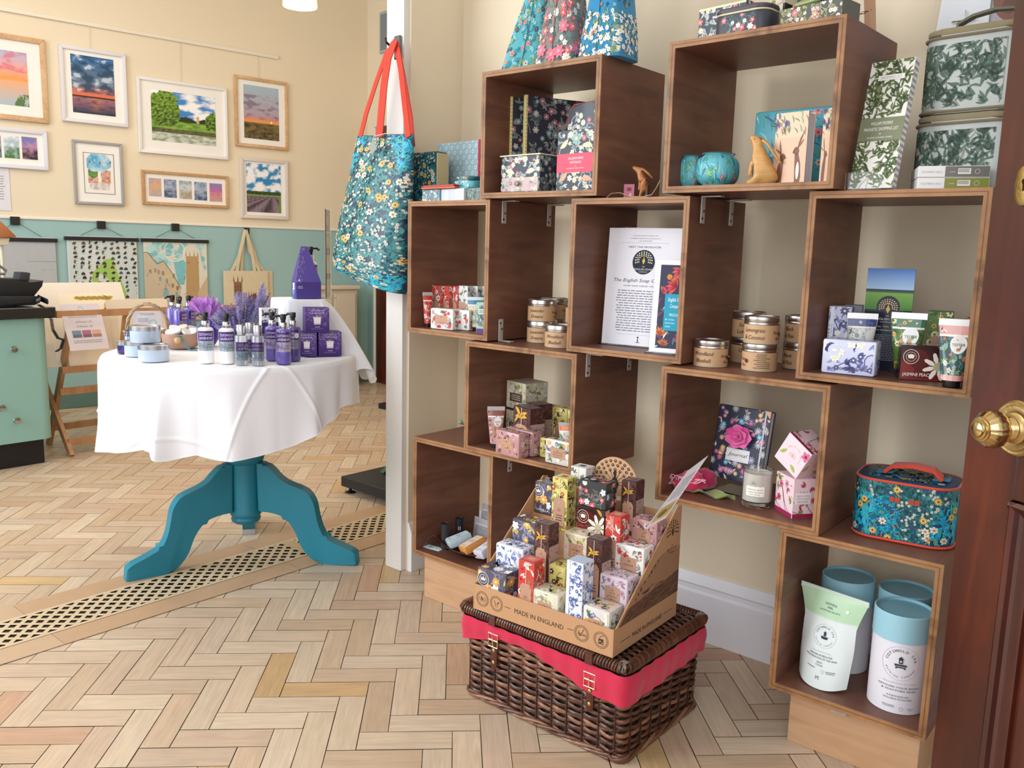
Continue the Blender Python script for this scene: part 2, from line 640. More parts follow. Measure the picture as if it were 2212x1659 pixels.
# floor: oak blocks laid herringbone
def herringbone():
 b = MB('#3a2a1c')
 b.poly([(-7, -1.2, -.0025), (3.2, -1.2, -.0025), (3.2, 9.5, -.0025), (-7, 9.5, -.0025)])
 uvl = b.bm.loops.layers.uv.new('grain')
 R = random.Random(11)
 wx, wy, lx, ly = .0640, .0694, .209, .2268
 ox, oy = -.812, 1.966
 pal = ['#cdb499', '#c9ae91', '#d1bba0', '#c6aa8d', '#cfb79c', '#c8af95', '#d3bea4', '#c4a88b', '#ccb197', '#cab29a']
 odd = ['#c49c80', '#c9a678', '#bda086', '#c49f82']
 g = .0006
 def blk(x0, y0, x1, y1, hor):
  cx, cy = (x0 + x1) / 2, (y0 + y1) / 2
  if cx < -6.5 or cx > 2.8 or cy < -.9 or cy > 9.2:
   return
  if cx < -1.2 - cy * .75 or cx > .5 + cy * .62:
   return
  jj = lambda: R.uniform(0, .0007)
  c = list(lin(R.choice(pal) if R.random() > .07 else R.choice(odd)))
  k = R.uniform(.95, 1.05)
  c = tuple(v * k for v in c[:3]) + (1,)
  z = R.uniform(-.0002, .0002)
  f = b.poly([(x0 + g + jj(), y0 + g + jj(), z), (x1 - g - jj(), y0 + g + jj(), z), (x1 - g - jj(), y1 - g - jj(), z), (x0 + g + jj(), y1 - g - jj(), z)], c)
  u0, v0 = R.uniform(0, 50), R.uniform(0, 50)
  for l in f.loops:
   x, y = l.vert.co.x, l.vert.co.y
   l[uvl].uv = (u0 + x, v0 + y) if hor else (u0 + y, v0 + x)
 for i in range(-130, 150):
  for j in range(-45, 45):
   hx, hy = ox + i * wx + j * lx, oy + i * wy - j * ly
   blk(hx, hy, hx + lx, hy + wy, True)
   blk(hx + lx, hy + wy - ly, hx + lx + wx, hy + wy, False)
 return structure(b.build('floor', FLOORM, smooth=0))
herringbone()
# long floor grille with its border boards, a strip let into the floor
gr = thing('floor_grille', 'long wooden lattice floor vent running diagonally under the turquoise pedestal table', 'floor vent')
b = MB('#caa988')
for s0, s1 in ((-2.66, -2.565), (-2.385, -2.295)):
 n0 = -1.2
 R = random.Random(3)
 while n0 < 5.5:
  ln = R.uniform(.55, .9)
  b.C(R.choice(['#cbab8a', '#c9a482', '#d2b595', '#c6a17e']))
  b.M = None
  pts = [W3(s0, n0 + .001, .002), W3(s1, n0 + .001, .002), W3(s1, n0 + ln, .002), W3(s0, n0 + ln, .002)]
  b.poly(pts)
  n0 += ln
b.build('border_boards', FLOORM, gr, smooth=0)
b = MB('#1c1714')
b.poly([W3(-2.565, -1.2, .0008), W3(-2.385, -1.2, .0008), W3(-2.385, 5.5, .0008), W3(-2.565, 5.5, .0008)])
b.build('duct', BLACKP, gr, smooth=0)
b = MB('#dcc4a0')
for s0, s1 in ((-2.565, -2.552), (-2.398, -2.385)):
 b.poly([W3(s0, -1.2, .003), W3(s1, -1.2, .003), W3(s1, 5.5, .003), W3(s0, 5.5, .003)])
S0, S1 = -2.553, -2.397
pit, bw = .0305, .0125
def bar(fixed_y, c0):
 out = []
 for cc in (c0, c0 + bw):
  for ss in (S0, S1):
   # s = DV.x*x + DV.y*y
   if fixed_y:
    out.append(((ss - DV.y * cc) / DV.x, cc))
   else:
    out.append((cc, (ss - DV.x * cc) / DV.y))
 a, c_, e_, d_ = out
 q = [Vector((p[0], p[1], .0032 if fixed_y else .0029)) for p in (a, c_, d_, e_)]
 nn = NV.dot(q[0])
 if -1.2 < nn < 5.4:
  b.poly(q)
for i in range(-60, 260):
 bar(True, i * pit)
 bar(False, -5 + i * pit)
for nn in (-.9, .42, 1.74, 3.06, 4.4):
 nn = nn + .0
 b.poly([W3(S0, nn, .004), W3(S1, nn, .004), W3(S1, nn + .045, .004), W3(S0, nn + .045, .004)], '#d2b48e')
b.build('lattice', FLOORM, gr, smooth=0)
# gallery wall (far), green below the dado rail
ZD = 1.195
def UM(u, off, z):
 return UV_ * u + MV * (KFAR - off) + Vector((0, 0, z))
wf = structure(quad_obj('wall_back', [UM(-4, 0, 0), UM(3.606, 0, 0), UM(3.606, 0, 3.3), UM(-4, 0, 3.3)], CREAM))
b = MB(GREEN)
b.poly([UM(-4, .006, 0), UM(3.606, .006, 0), UM(3.606, .006, ZD), UM(-4, .006, ZD)])
b.poly([UM(-4, .006, ZD), UM(3.606, .006, ZD), UM(3.606, 0, ZD), UM(-4, 0, ZD)])
structure(b.build('wall_back_green_panel', PAINT, smooth=0))
def far_box(b, u0, u1, o0, o1, z0, z1, bev=0):
 b.M = Matrix(((UV_.x, MV.x, 0, 0), (UV_.y, MV.y, 0, 0), (0, 0, 1, 0), (0, 0, 0, 1)))
 b.box(u0, u1, KFAR - o1, KFAR - o0, z0, z1, bev)
 b.M = None
b = MB('#e8e4da')
far_box(b, -4, 3.606, .001, .016, ZD - .004, ZD + .014, .004)
structure(b.build('trim_1', PAINT))
b = MB('#5f7d78')
far_box(b, -4, 3.606, .006, .02, 0, .1, .004)
structure(b.build('baseboard_back', PAINT))
# picture rail cable track
b = MB('#e4dccb')
p0, p1 = far(-60, 22), far(600, 125)
u0, u1 = UV_.dot(p0), UV_.dot(p1)
far_box(b, -3.5, u1, .001, .014, p1.z - .012, p1.z + .012, .002)
tag(b.build('hanging_rail', PAINT), 'long thin cream picture hanging rail high on the gallery wall', 'picture rail')
# side wall of the gallery room with a dark door
structure(quad_obj('wall_side', [UM(3.606, 0, 0), UM(3.606, 4.2, 0), UM(3.606, 4.2, 3.3), UM(3.606, 0, 3.3)], CREAM))
b = MB(GREEN)
b.poly([UM(3.60, .0, 0), UM(3.60, .125, 0), UM(3.60, .125, ZD), UM(3.60, .0, ZD)])
structure(b.build('wall_side_green_panel', PAINT, smooth=0))
def side_box(b, o0, o1, du0, du1, z0, z1, bev=0):
 b.M = Matrix(((UV_.x, MV.x, 0, 0), (UV_.y, MV.y, 0, 0), (0, 0, 1, 0), (0, 0, 0, 1)))
 b.box(3.606 - du1, 3.606 - du0, KFAR - o1, KFAR - o0, z0, z1, bev)
 b.M = None
b = MB('#d9d6cc')
side_box(b, .125, .155, .001, .03, 0, 1.98, .004)
side_box(b, .125, 1.06, .001, .03, 1.98, 2.03, .004)
side_box(b, 1.03, 1.06, .001, .03, 0, 1.98, .004)
structure(b.build('trim_2', PAINT))
dr = structure(bpy.data.objects.new('door_2', None))
COL.objects.link(dr)
b = MB('#ffffff')
side_box(b, .155, 1.03, .001, .02, 0.01, 1.98, .002)
b.build('door_leaf', MAHOG, dr)
b = MB('#ffffff')
for z0, z1 in ((.15, .85), (1.05, 1.95)):
 side_box(b, .27, .92, .02, .026, z0, z1, .003)
b.build('door_panel', MAHOG, dr)
# partition between shop and gallery: painted end post, return and shelf wall
ZC = 3.3
def sn_box(b, s0, s1, n0, n1, z0, z1, bev=0, seg=2):
 b.M = Matrix(((DV.x, NV.x, 0, 0), (DV.y, NV.y, 0, 0), (0, 0, 1, 0), (0, 0, 0, 1)))
 b.box(s0, s1, n0, n1, z0, z1, bev, seg)
 b.M = None
 return b
SNM = Matrix(((DV.x, NV.x, 0, 0), (DV.y, NV.y, 0, 0), (0, 0, 1, 0), (0, 0, 0, 1)))
b = MB('#ddd9d2')
sn_box(b, -2.122, -2.042, 1.864, 1.97, 0, ZC, .004)
structure(b.build('wall_end_post', PAINT))
b = MB(CREAM_B)
sn_box(b, -2.118, -2.032, 1.885, 4.6, 0, ZC)
structure(b.build('wall_partition', WALLP, smooth=0))
b = MB(CREAM_B)
sn_box(b, -2.04, 1.6, 2.115, 2.2, 0, ZC)
structure(b.build('wall_shelves', WALLP, smooth=0))
def skirt(name, s0, s1, n, h=.19, th=.018):
 b = MB('#e2e1e6')
 b.M = SNM
 prof = [(n, 0), (n - th, 0), (n - th, h * .72), (n - th * .72, h * .76), (n - th * .72, h * .82), (n - th * .9, h * .85), (n - th * .5, h * .95), (n - th * .3, h), (n, h)]
 b.prism(prof, s0, s1, 'x')
 return structure(b.build(name, PAINT, smooth=20))
skirt('baseboard_shelves', -2.03, 1.5, 2.115)
b = MB('#dedcda')
b.M = SNM
sk = [(-2.032, 0), (-2.014, 0), (-2.014, .135), (-2.02, .15), (-2.026, .165), (-2.032, .17)]
b.prism(sk, 1.885, 2.1, 'y')
structure(b.build('baseboard_partition', PAINT, smooth=20))
# ceiling over both rooms
structure(quad_obj('ceiling', [(-6.5, .9, ZC), (-6.5, 9.5, ZC), (3, 9.5, ZC), (3, .9, ZC)], '#ece6da'))
# ---------------------------------------------------------------- mahogany shop door, opened inwards
DE = Vector((.840, 1.3198, 0))
DD = Vector((.1751, -.9845, 0)).normalized()
DNL = Vector((-DD.y * -1, 0, 0))
DNL = Vector((DD.y, -DD.x, 0))       # faces the picture, to the left
MD = Matrix(((DD.x, -DNL.x, 0, DE.x), (DD.y, -DNL.y, 0, DE.y), (0, 0, 1, 0), (0, 0, 0, 1)))   # x along door, y into its thickness
def dloc(px, py):
 k = DNL.dot(DE)
 P = onp(px, py, DNL, k)
 return (P - DE).dot(DD), P.z
door = structure(bpy.data.objects.new('door_1', None))
COL.objects.link(door)
_, zr0 = dloc(2178, 786)
t1, zr1 = dloc(2163, 1072)
t1 = .108
b = MB()
b.M = MD
W_ = .78
b.box(0, t1, 0, .045, .006, 2.1, .003)
b.box(W_ - t1, W_, 0, .045, .006, 2.1, .003)
b.box(t1, W_ - t1, .0, .045, .006, .2, .002)
b.box(t1, W_ - t1, .0, .045, 1.98, 2.1, .002)
b.box(t1, W_ - t1, .0, .045, zr1, zr0, .002)
b.build('door_frame', MAHOG, door)
for za, zb in ((.2, zr1), (zr0, 1.98)):
 b = MB()
 b.M = MD
 b.box(t1, W_ - t1, .016, .03, za, zb)
 b.box(t1 + .09, W_ - t1 - .09, .009, .03, za + .09, zb - .09, .006)
 b.build('door_panel', MAHOG, door)
 b = MB((.85, .85, .85, 1))
 b.M = MD
 for (x0, x1, z0, z1, vert) in ((t1, t1 + .034, za, zb, 1), (W_ - t1 - .034, W_ - t1, za, zb, 1), (t1, W_ - t1, za, za + .034, 0), (t1, W_ - t1, zb - .034, zb, 0)):
  if vert:
   xm = x0 if x0 < .3 else x1
   sg = 1 if x0 < .3 else -1
   pf = [(xm, -.007), (xm + sg * .006, -.011), (xm + sg * .013, -.008), (xm + sg * .016, -.001), (xm + sg * .022, .001), (xm + sg * .027, .006), (xm + sg * .034, .009), (xm + sg * .034, .018), (xm, .018)]
   b.prism(pf, z0, z1, 'z')
  else:
   zm = z0 if abs(z0 - za) < .01 else z1
   sg = 1 if abs(z0 - za) < .01 else -1
   pf = [(-.007, zm), (-.011, zm + sg * .006), (-.008, zm + sg * .013), (-.001, zm + sg * .016), (.001, zm + sg * .022), (.006, zm + sg * .027), (.009, zm + sg * .034), (.018, zm + sg * .034), (.018, zm)]
   b.prism(pf, x0, x1, 'x')
 b.build('moulding', MAHOG, door, smooth=25)
# brass knob on its rose
KZ = .8316
kp = .10
MK = MD @ Matrix.Translation((kp, 0, KZ)) @ Matrix.Rotation(PI / 2, 4, 'X')   # local z -> out of the face
b = MB('#c9ab74')
b.M = MK
b.lathe([(.0, 0), (.043, 0), (.043, .003), (.040, .0055), (.036, .005), (.034, .0075), (.027, .0085), (.024, .007), (.019, .009), (.017, .012)], 40)
rose = b.build('knob_rose', OLDBRASS, door)
b = MB('#d3b47c')
b.M = MK
b.lathe([(.014, .008), (.014, .012), (.0175, .014), (.0145, .0165), (.0165, .019), (.0125, .022), (.011, .026)], 32)
b.lathe([(.011, .026), (.017, .028), (.0235, .033), (.0275, .040), (.0285, .047), (.0275, .054), (.0235, .061), (.0185, .066)], 80, rib=lambda a, p: 1 + .045 * abs(math.sin(a * 9)) * (1 if p[0] > .015 else 0))
b.lathe([(.0185, .066), (.0185, .068), (.0155, .0685), (.0155, .0715), (.012, .072), (.011, .0745), (.006, .0765), (0.0005, .077)], 40)
b.build('door_knob', BRASS, door)
# escutcheon of the rim lock
tk, zk = dloc(2202, 402)
b = MB('#b89a5c')
b.M = MD
pts = []
for i in range(24):
 a = 2 * PI * i / 24
 pts.append((tk + .012 + .016 * math.cos(a) * (1 if abs(math.cos(a)) < .8 else 1.05), zk + .030 * (abs(math.sin(a)) ** .6) * (1 if math.sin(a) > 0 else -1)))
b.prism(pts, -.004, 0, 'y', .001)
b.C('#3a2e1a')
b.prism([(tk + .012 + .004 * math.cos(2 * PI * i / 10), zk + .006 + .004 * math.sin(2 * PI * i / 10)) for i in range(10)], -.0046, -.004, 'y')
b.box(tk + .0105, tk + .0135, -.0046, -.004, zk - .008, zk + .004)
b.build('keyhole_plate', OLDBRASS, door)
# ================================================================= crate shelving
SD = .289      # crate depth
TK = .0145     # ply thickness
CR_ = {  # s, z, width, height, shift, turn
 1: (-1.595, 1.216, .383, .327, -.005, -.001),
 2: (-1.028, 1.217, .392, .327, -.009, -.025),
 3: (-1.892, .830, .323, .384, .008, -.001),
 4: (-1.295, .829, .328, .382, .007, .010),
 5: (-.692, .829, .333, .385, .006, .012),
 6: (-1.638, .513, .387, .313, -.005, -.007),
 7: (-1.002, .5035, .390, .320, -.014, .019),
 8: (-1.868, .140, .325, .3715, .014, 0),
 9: (-.695, .134, .325, .368, -.004, .021)}
KN = 1.7404
CL = {1: 'dark plywood display crate carrying three fabric doorstops on its top, beside the hanging tote',
  2: 'highest plywood display crate at the top right holding hare books and two teal pouches',
  3: 'tall plywood crate nearest the white post holding red and white soaps',
  4: 'tall plywood crate in the middle holding the white information sign',
  5: 'tall plywood crate at right next to the door holding soaps and tester tubes',
  6: 'wide plywood crate with pink and yellow boxes above the cardboard soap display',
  7: 'wide plywood crate holding the floral journal and a white candle',
  8: 'lowest left plywood crate holding a wooden dish of pastel soap bars',
  9: 'lowest right plywood crate holding blue-lidded tubs and a green-topped pouch'}
CORG = {}
for i, (s, z, w_, h, dk, dt) in CR_.items():
 org = NV * (KN + dk) + DV * s + Vector((0, 0, z))
 rz = TH + dt
 t = thing('display_crate', CL[i], 'shelf crate', org, rz, 'stained plywood crates fixed to each other as shelving')
 CORG[i] = (org, rz)
 e = .0012
 for nm, bx in (('side_panel', (0, TK, e, SD, 0, h)), ('side_panel', (w_ - TK, w_, e, SD, 0, h)),
     ('top_panel', (TK, w_ - TK, e, SD, h - TK, h)), ('bottom_panel', (TK, w_ - TK, e, SD, 0, TK))):
  b = MB()
  k = .93 + .12 * random.Random(i * 7 + int(bx[0] * 100)).random()
  b.C((k, k, k, 1))
  b.box(*bx, .0006)
  b.build(nm, WALNUT, t)
 b = MB()
 o1 = [(0, 0), (w_, 0), (w_, h), (0, h)]
 i1 = [(TK, TK), (w_ - TK, TK), (w_ - TK, h - TK), (TK, h - TK)]
 for q in range(4):
  r_ = (q + 1) % 4
  b.prism([o1[q], o1[r_], i1[r_], i1[q]], -.0012, e, 'y')
  # thin dark glue line of the ply
  m0 = [(a[0] * .5 + c[0] * .5, a[1] * .5 + c[1] * .5) for a, c in zip(o1, i1)]
  b.C((.55, .45, .4, 1))
  d_ = .0009
  a_, c_ = m0[q], m0[r_]
  if abs(a_[0] - c_[0]) > abs(a_[1] - c_[1]):
   b.poly([(a_[0], -.0014, a_[1] - d_), (c_[0], -.0014, c_[1] - d_), (c_[0], -.0014, c_[1] + d_), (a_[0], -.0014, a_[1] + d_)])
  else:
   b.poly([(a_[0] - d_, -.0014, a_[1]), (a_[0] + d_, -.0014, a_[1]), (c_[0] + d_, -.0014, c_[1]), (c_[0] - d_, -.0014, c_[1])])
  b.C(WHITE)
 b.build('ply_edge', PLYEDGE, t, smooth=0)
def ctop(i):
 return CR_[i][1] + CR_[i][3]
def cin(i):
 return CR_[i][1] + TK
# pale plinth boxes below the two lowest crates
for lb, org, wd in (('pale varnished plywood plinth under the crate with the pastel soaps', W3(-1.838, 1.776, 0), .285),
     ('pale varnished plywood plinth under the crate with the blue-lidded tubs', W3(-.66, 1.779, 0), .272)):
 b = MB()
 b.box(0, wd, 0, .25, 0, .1395 if wd > .28 else .1335, .0012)
 o = b.build('plinth_box', PINE, None, org, TH + (.0 if wd > .28 else .02))
 tag(o, lb, 'plinth', 'pale plinths under the crates')
# steel corner brackets
def bracket(label, plane, px, za, up, ln=.062, toe=.05, nfix=None, side=1):
 P = onp(px[0], px[1], DV, plane)
 n = NV.dot(P) if nfix is None else nfix
 t = thing('corner_bracket', label, 'bracket', W3(plane, n, za), TH, 'small pale steel corner brackets joining the crates')
 b = MB('#c3bcb4')
 d = 1 if up else -1
 z0, z1 = (0, ln) if up else (-ln, 0)
 b.box(.0003, .0033, -.0095, .0095, z0, z1, .0012)
 b.box(.0003, toe, -.0095, .0095, (.0002 if up else -.0032), (.0032 if up else -.0002), .0012)
 b.build('angle_plate', GALV, t)
 for q, (dy, f) in enumerate(((.003, .55), (-.003, .82))):
  b = MB('#4c4640')
  b.M = Matrix.Translation((.0034, dy, d * ln * f)) @ Matrix.Rotation(PI / 2, 4, 'Y')
  b.lathe([(.003, -.0002), (.003, .0006), (.0015, .0009)], 10)
  b.build('screw', METAL, t)
s3 = -1.892 + .323 + .0005
s4 = -1.295 + .328 + .001
s6 = -1.638 + .387 + .0005
s8 = -1.868 + .325 + .0005
bracket('steel bracket at the red soaps crate, front one of two at its upper right', s3, (1088, 460), 1.2138, False)
bracket('steel bracket at the red soaps crate, rear one of two at its upper right', s3, (1185, 470), 1.2138, False)
bracket('steel bracket standing on the wide crate beside the lavender candle tins', s3, (1081, 700), .8268, True, toe=.045)
bracket('steel bracket under the information sign crate, front one of two', s6, (1269, 790), .8258, False)
bracket('steel bracket under the information sign crate, rear one of two', s6, (1358, 785), .8258, False)
bracket('steel bracket below the crate with teal pouches, front one of two', s4 + .004, (1514, 455), 1.2138, False, nfix=1.80)
bracket('steel bracket below the crate with teal pouches, rear one of two', s4 + .006, (1592, 455), 1.2138, False, nfix=1.94)
bracket('steel bracket inside the lowest left crate top, behind the soap display', s8, (1100, 1010), .5115, False)
# ---------------------------------------------------------------- packaging builders
def printed(I_, b, fn, lift=.00018):
 b.ink(I_, fn, lift)
def carton(name, label, cat, a, bpt, dep, h, col, faces, group=None, bev=.0009, m=None, parent=None, tilt=None):
 """printed box with its front bottom edge from a to bpt"""
 w_ = (bpt - a).length
 b = MB(col)
 b.box(0, w_, 0, dep, 0, h, bev, 1 if bev < .003 else 2)
 for k, fk in faces.items():
  if k == 'f':
   fn, (fw, fh) = flat((0, 0, 0), (1, 0, 0), (0, 0, 1)), (w_, h)
  elif k == 'r':
   fn, (fw, fh) = flat((w_, 0, 0), (0, 1, 0), (0, 0, 1)), (dep, h)
  elif k == 'l':
   fn, (fw, fh) = flat((0, dep, 0), (0, -1, 0), (0, 0, 1)), (dep, h)
  elif k == 't':
   fn, (fw, fh) = flat((0, 0, h), (1, 0, 0), (0, 1, 0)), (w_, dep)
  m_ = bev * 1.0
  I_ = Ink(fw - 2 * m_, fh - 2 * m_, hash(k) % 7 + int(w_ * 1e4) % 97)
  I_.R = random.Random(int(w_ * 1e5) + int(h * 1e4) + ord(k))
  fk(I_)
  f2 = (lambda x, y, fn=fn, m_=m_: fn(x + m_, y + m_))
  b.ink(I_, f2)
 rz = yaw_of(a, bpt)
 o = b.build(name, m or CARD, parent, a if parent is None else None, rz if parent is None else None)
 if tilt:
  o.rotation_euler = (tilt[0], tilt[1], rz)
 if parent is None:
  tag(o, label, cat, group)
 return o
KR, KRD = '#b98f76', '#6b4636'
STY = {
 'vanilla': dict(bg='#4f4a5e', lf=['#8d8fa3', '#c3b06a', '#6c6b86'], pt=['#eceff2', '#e3a44a', '#f0b45c'], ct='#f4e6b0', sz=.019, edge='#e6e0d4'),
 'blue': dict(bg='#dfe2ee', lf=['#5b6fae', '#7f90c4', '#9aa8d0'], pt=['#4a5fa8', '#f6f3ea', '#6b7fc0'], ct='#f4ecc0', sz=.009),
 'bluebell': dict(bg='#c9cbe2', lf=['#4d4f86', '#6e70a6', '#8f92bd'], pt=['#f0ecd9', '#f3eedd', '#55588f'], ct='#e9dfb4', sz=.015),
 'red': dict(bg='#c6463c', lf=['#e8e2d8', '#8c8378', '#d99a86'], pt=['#e2493c', '#f1ede6', '#d93a34'], ct='#6e2a24', sz=.014, lo='#e9e2da'),
 'redw': dict(bg='#e9e4de', lf=['#9b948c', '#bdb4aa', '#6f6a63'], pt=['#dc4b4e', '#e2575a', '#f0c8c0'], ct='#8d2b30', sz=.012),
 'cream': dict(bg='#d9d4bd', lf=['#a8ac8e', '#8d9477', '#c4bfa2'], pt=['#f2eee0', '#ece6cf', '#d9c77c'], ct='#b7a85c', sz=.010),
 'lilac': dict(bg='#d9c8d2', lf=['#a28fa6', '#8b8e8a', '#c3a9ba'], pt=['#c799ab', '#efe4ea', '#b58aa4'], ct='#8f6a82', sz=.011),
 'orange': dict(bg='#d6cdc6', lf=['#4d8a56', '#6b6f9c', '#7da35d'], pt=['#e88a4a', '#f0a763', '#f3efe6', '#8b7fb0'], ct='#f4d9a8', sz=.013),
 'pinkb': dict(bg='#b98a8b', lf=['#8a6467', '#d3a9a6', '#6d5154'], pt=['#e9d6cf', '#d7a9a0', '#c99893'], ct='#7d5055', sz=.011),
 'oleander': dict(bg='#d9cdb0', lf=['#b8b05e', '#a59a86', '#8d9a5b'], pt=['#f4ede2', '#e6b7ba', '#efe1d2'], ct='#c98a90', sz=.012),
 'peach': dict(bg='#5a1d22', lf=['#3b2a26', '#6e3a30', '#2c1c1c'], pt=['#f0e9dc', '#e8dfcf'], ct='#d9a65a', sz=.020),
 'pinkfl': dict(bg='#2e3438', lf=['#4f6b68', '#6b8e88', '#84706b'], pt=['#e87886', '#f1ece2', '#e9606e', '#d6dfe2'], ct='#f2d9a0', sz=.013),
 'yellow': dict(bg='#d7cc7a', lf=['#8d8c3c', '#a8a04a', '#5d3030'], pt=['#c0503a', '#e8dfa0', '#5a2b3a'], ct='#f2eab8', sz=.012),
 'brown': dict(bg='#4e2f2c', lf=['#6e4641', '#3a2220', '#7a5049'], pt=['#6b443c', '#5c3a35'], ct='#3b2320', sz=.010),
 'whitegreen': dict(bg='#dfddd8', lf=['#8f958f', '#a9aba6', '#5f6a61'], pt=['#6e776e', '#c9c7c2', '#eeece8'], ct='#8d8d88', sz=.010),
 'cherry': dict(bg='#ecccd4', lf=['#8aa23f', '#7a8c45', '#b7566e'], pt=['#d6668a', '#c94f77', '#f4dbe4', '#e08aa6'], ct='#8c1f45', sz=.013),
 'green': dict(bg='#5e7f45', lf=['#8ba04e', '#3f5f38', '#b8b35a'], pt=['#e8dfa6', '#d6a23a'], ct='#6b4a26', sz=.012),
 'darkteal': dict(bg='#3b5d60', lf=['#5f8f86', '#8aa06a', '#2b474b'], pt=['#e9e3cf', '#c07a5a', '#8fb5b8'], ct='#c98c3c', sz=.010),
 'morrisdark': dict(bg='#34343e', lf=['#7c8a86', '#8d8f8b', '#5d6f70'], pt=['#b7b0a6', '#a8737c', '#8c9a9a'], ct='#d8d0be', sz=.012),
 'morrislite': dict(bg='#343a46', lf=['#b8c2bd', '#8fa39f', '#c9cabf'], pt=['#e0d8c4', '#c76f7f', '#dcdcd2'], ct='#e6c46a', sz=.011),
 'ltblue': dict(bg='#a9c9cf', lf=['#8fb2bb', '#c8dde0', '#7fa3ae'], pt=['#c9dfe2', '#93b6c0'], ct='#dbe9ea', sz=.007),
 'teal': dict(bg='#5fb0ba', lf=['#2f7f92', '#3f95a0', '#8ccfd0'], pt=['#e39a8a', '#2e5f77', '#b7dcd4', '#8fae6a'], ct='#d3605a', sz=.012),
 'willow': dict(bg='#e3e0d6', lf=['#5f6f46', '#6f7d50', '#55663f'], pt=['#7a8757'], ct='#66744a', sz=.011),
 'willowgrey': dict(bg='#c3c6c2', lf=['#4f6656', '#5a7060', '#435a4c'], pt=['#66786a'], ct='#8d8378', sz=.014),
}
def sprint(k, sc_=1.0, dens=1.0, box=None, bgc=None):
 st = STY[k]
 def f(I):
  bx = box or (0, 0, I.w, I.h)
  if bgc or box:
   I.rect(*bx, bgc or st['bg'], 1)
  I.floral(st['lf'], st['pt'], st['ct'], dens, st['sz'] * sc_, bx, vine=st['lf'][0])
 return f
def willow(I, sz=.011, lf=None, n=1.0):
 """rising leaf sprays on a pale ground"""
 lf = lf or STY['willow']['lf']
 R = I.R
 k = int(n * I.w * I.h / (sz * sz) * 1.25)
 for _ in range(max(2, int(I.w / sz / 2))):
  x, y, a = R.uniform(0, I.w), 0, PI / 2 + R.uniform(-.4, .4)
  pts = [(x, y)]
  while 0 <= y < I.h and len(pts) < 60:
   a += R.uniform(-.3, .3)
   x += math.cos(a) * sz * .6
   y += abs(math.sin(a)) * sz * .6
   pts.append((min(max(x, 0), I.w), y))
  I.line(pts, sz * .1, '#8d7f6c', 1.5)
 for _ in range(k):
  x, y, a = R.uniform(0, I.w), R.uniform(0, I.h), PI / 2 + R.uniform(-1.2, 1.2)
  c = R.choice(lf)
  I.leaf(x, y, a, sz * R.uniform(1.2, 1.9), sz * .36, c, 2, R.uniform(-.8, .8))
  I.leaf(x, y, a + 1.0, sz * 1.1, sz * .3, c, 2, R.uniform(-.8, .8))
def peacock(I, x, y, r, c='#4a342a', l=4, fan=True, n=9):
 """small fan-tailed bird emblem"""
 for j, rr in enumerate((.62, .85, 1.06)):
  k = n - 2 + j * 2
  for i in range(k):
   a = -.25 + (PI + .5) * i / (k - 1)
   I.disc(x + r * rr * math.cos(a), y + r * rr * math.sin(a) * .95, r * .085, c, l, 6)
   if rr < .7:
    I.line([(x + r * .25 * math.cos(a), y + r * .25 * math.sin(a)), (x + r * .55 * math.cos(a), y + r * .55 * math.sin(a))], r * .05, c, l)
 I.add([(x, y + r * .62), (x + r * .08, y + r * .5), (x + r * .05, y + r * .3), (x + r * .2, y), (x + r * .1, y - r * .28), (x, y - r * .4),
   (x - r * .1, y - r * .28), (x - r * .2, y), (x - r * .03, y + r * .3), (x - r * .08, y + r * .45)], c, l)
def kraftlabel(I, x0, y0, x1, y1, txt=None, tagshape=False, c=KR, ink=KRD):
 w_, h_ = x1 - x0, y1 - y0
 if tagshape:
  I.add([(x0, y0), (x1, y0), (x1, y1 - h_ * .12), (x1 - w_ * .22, y1), (x0 + w_ * .22, y1), (x0, y1 - h_ * .12)], c, 4)
  peacock(I, (x0 + x1) / 2, y0 + h_ * .55, min(w_, h_) * .18, ink, 5, n=7)
  I.greek(x0 + w_ * .2, x1 - w_ * .2, y0 + h_ * .36, h_ * .09, 3, ink, 5)
 else:
  I.rect(x0, y0, x1, y1, c, 4)
  peacock(I, (x0 + x1) / 2, y0 + h_ * .74, h_ * .12, ink, 5, n=7)
  if txt:
   tt = txt.split('|')
   for q, t in enumerate(tt):
    I.text(t, (x0 + x1) / 2, y0 + h_ * (.42 if len(tt) == 1 else .5) - q * h_ * .23, h_ * .2, ink, 5, sx=1.1, fit=w_ * (.62 if len(t) > 5 else .34))
  I.greek(x0 + w_ * .25, x1 - w_ * .25, y0 + h_ * .12, h_ * .1, 1, ink, 5)
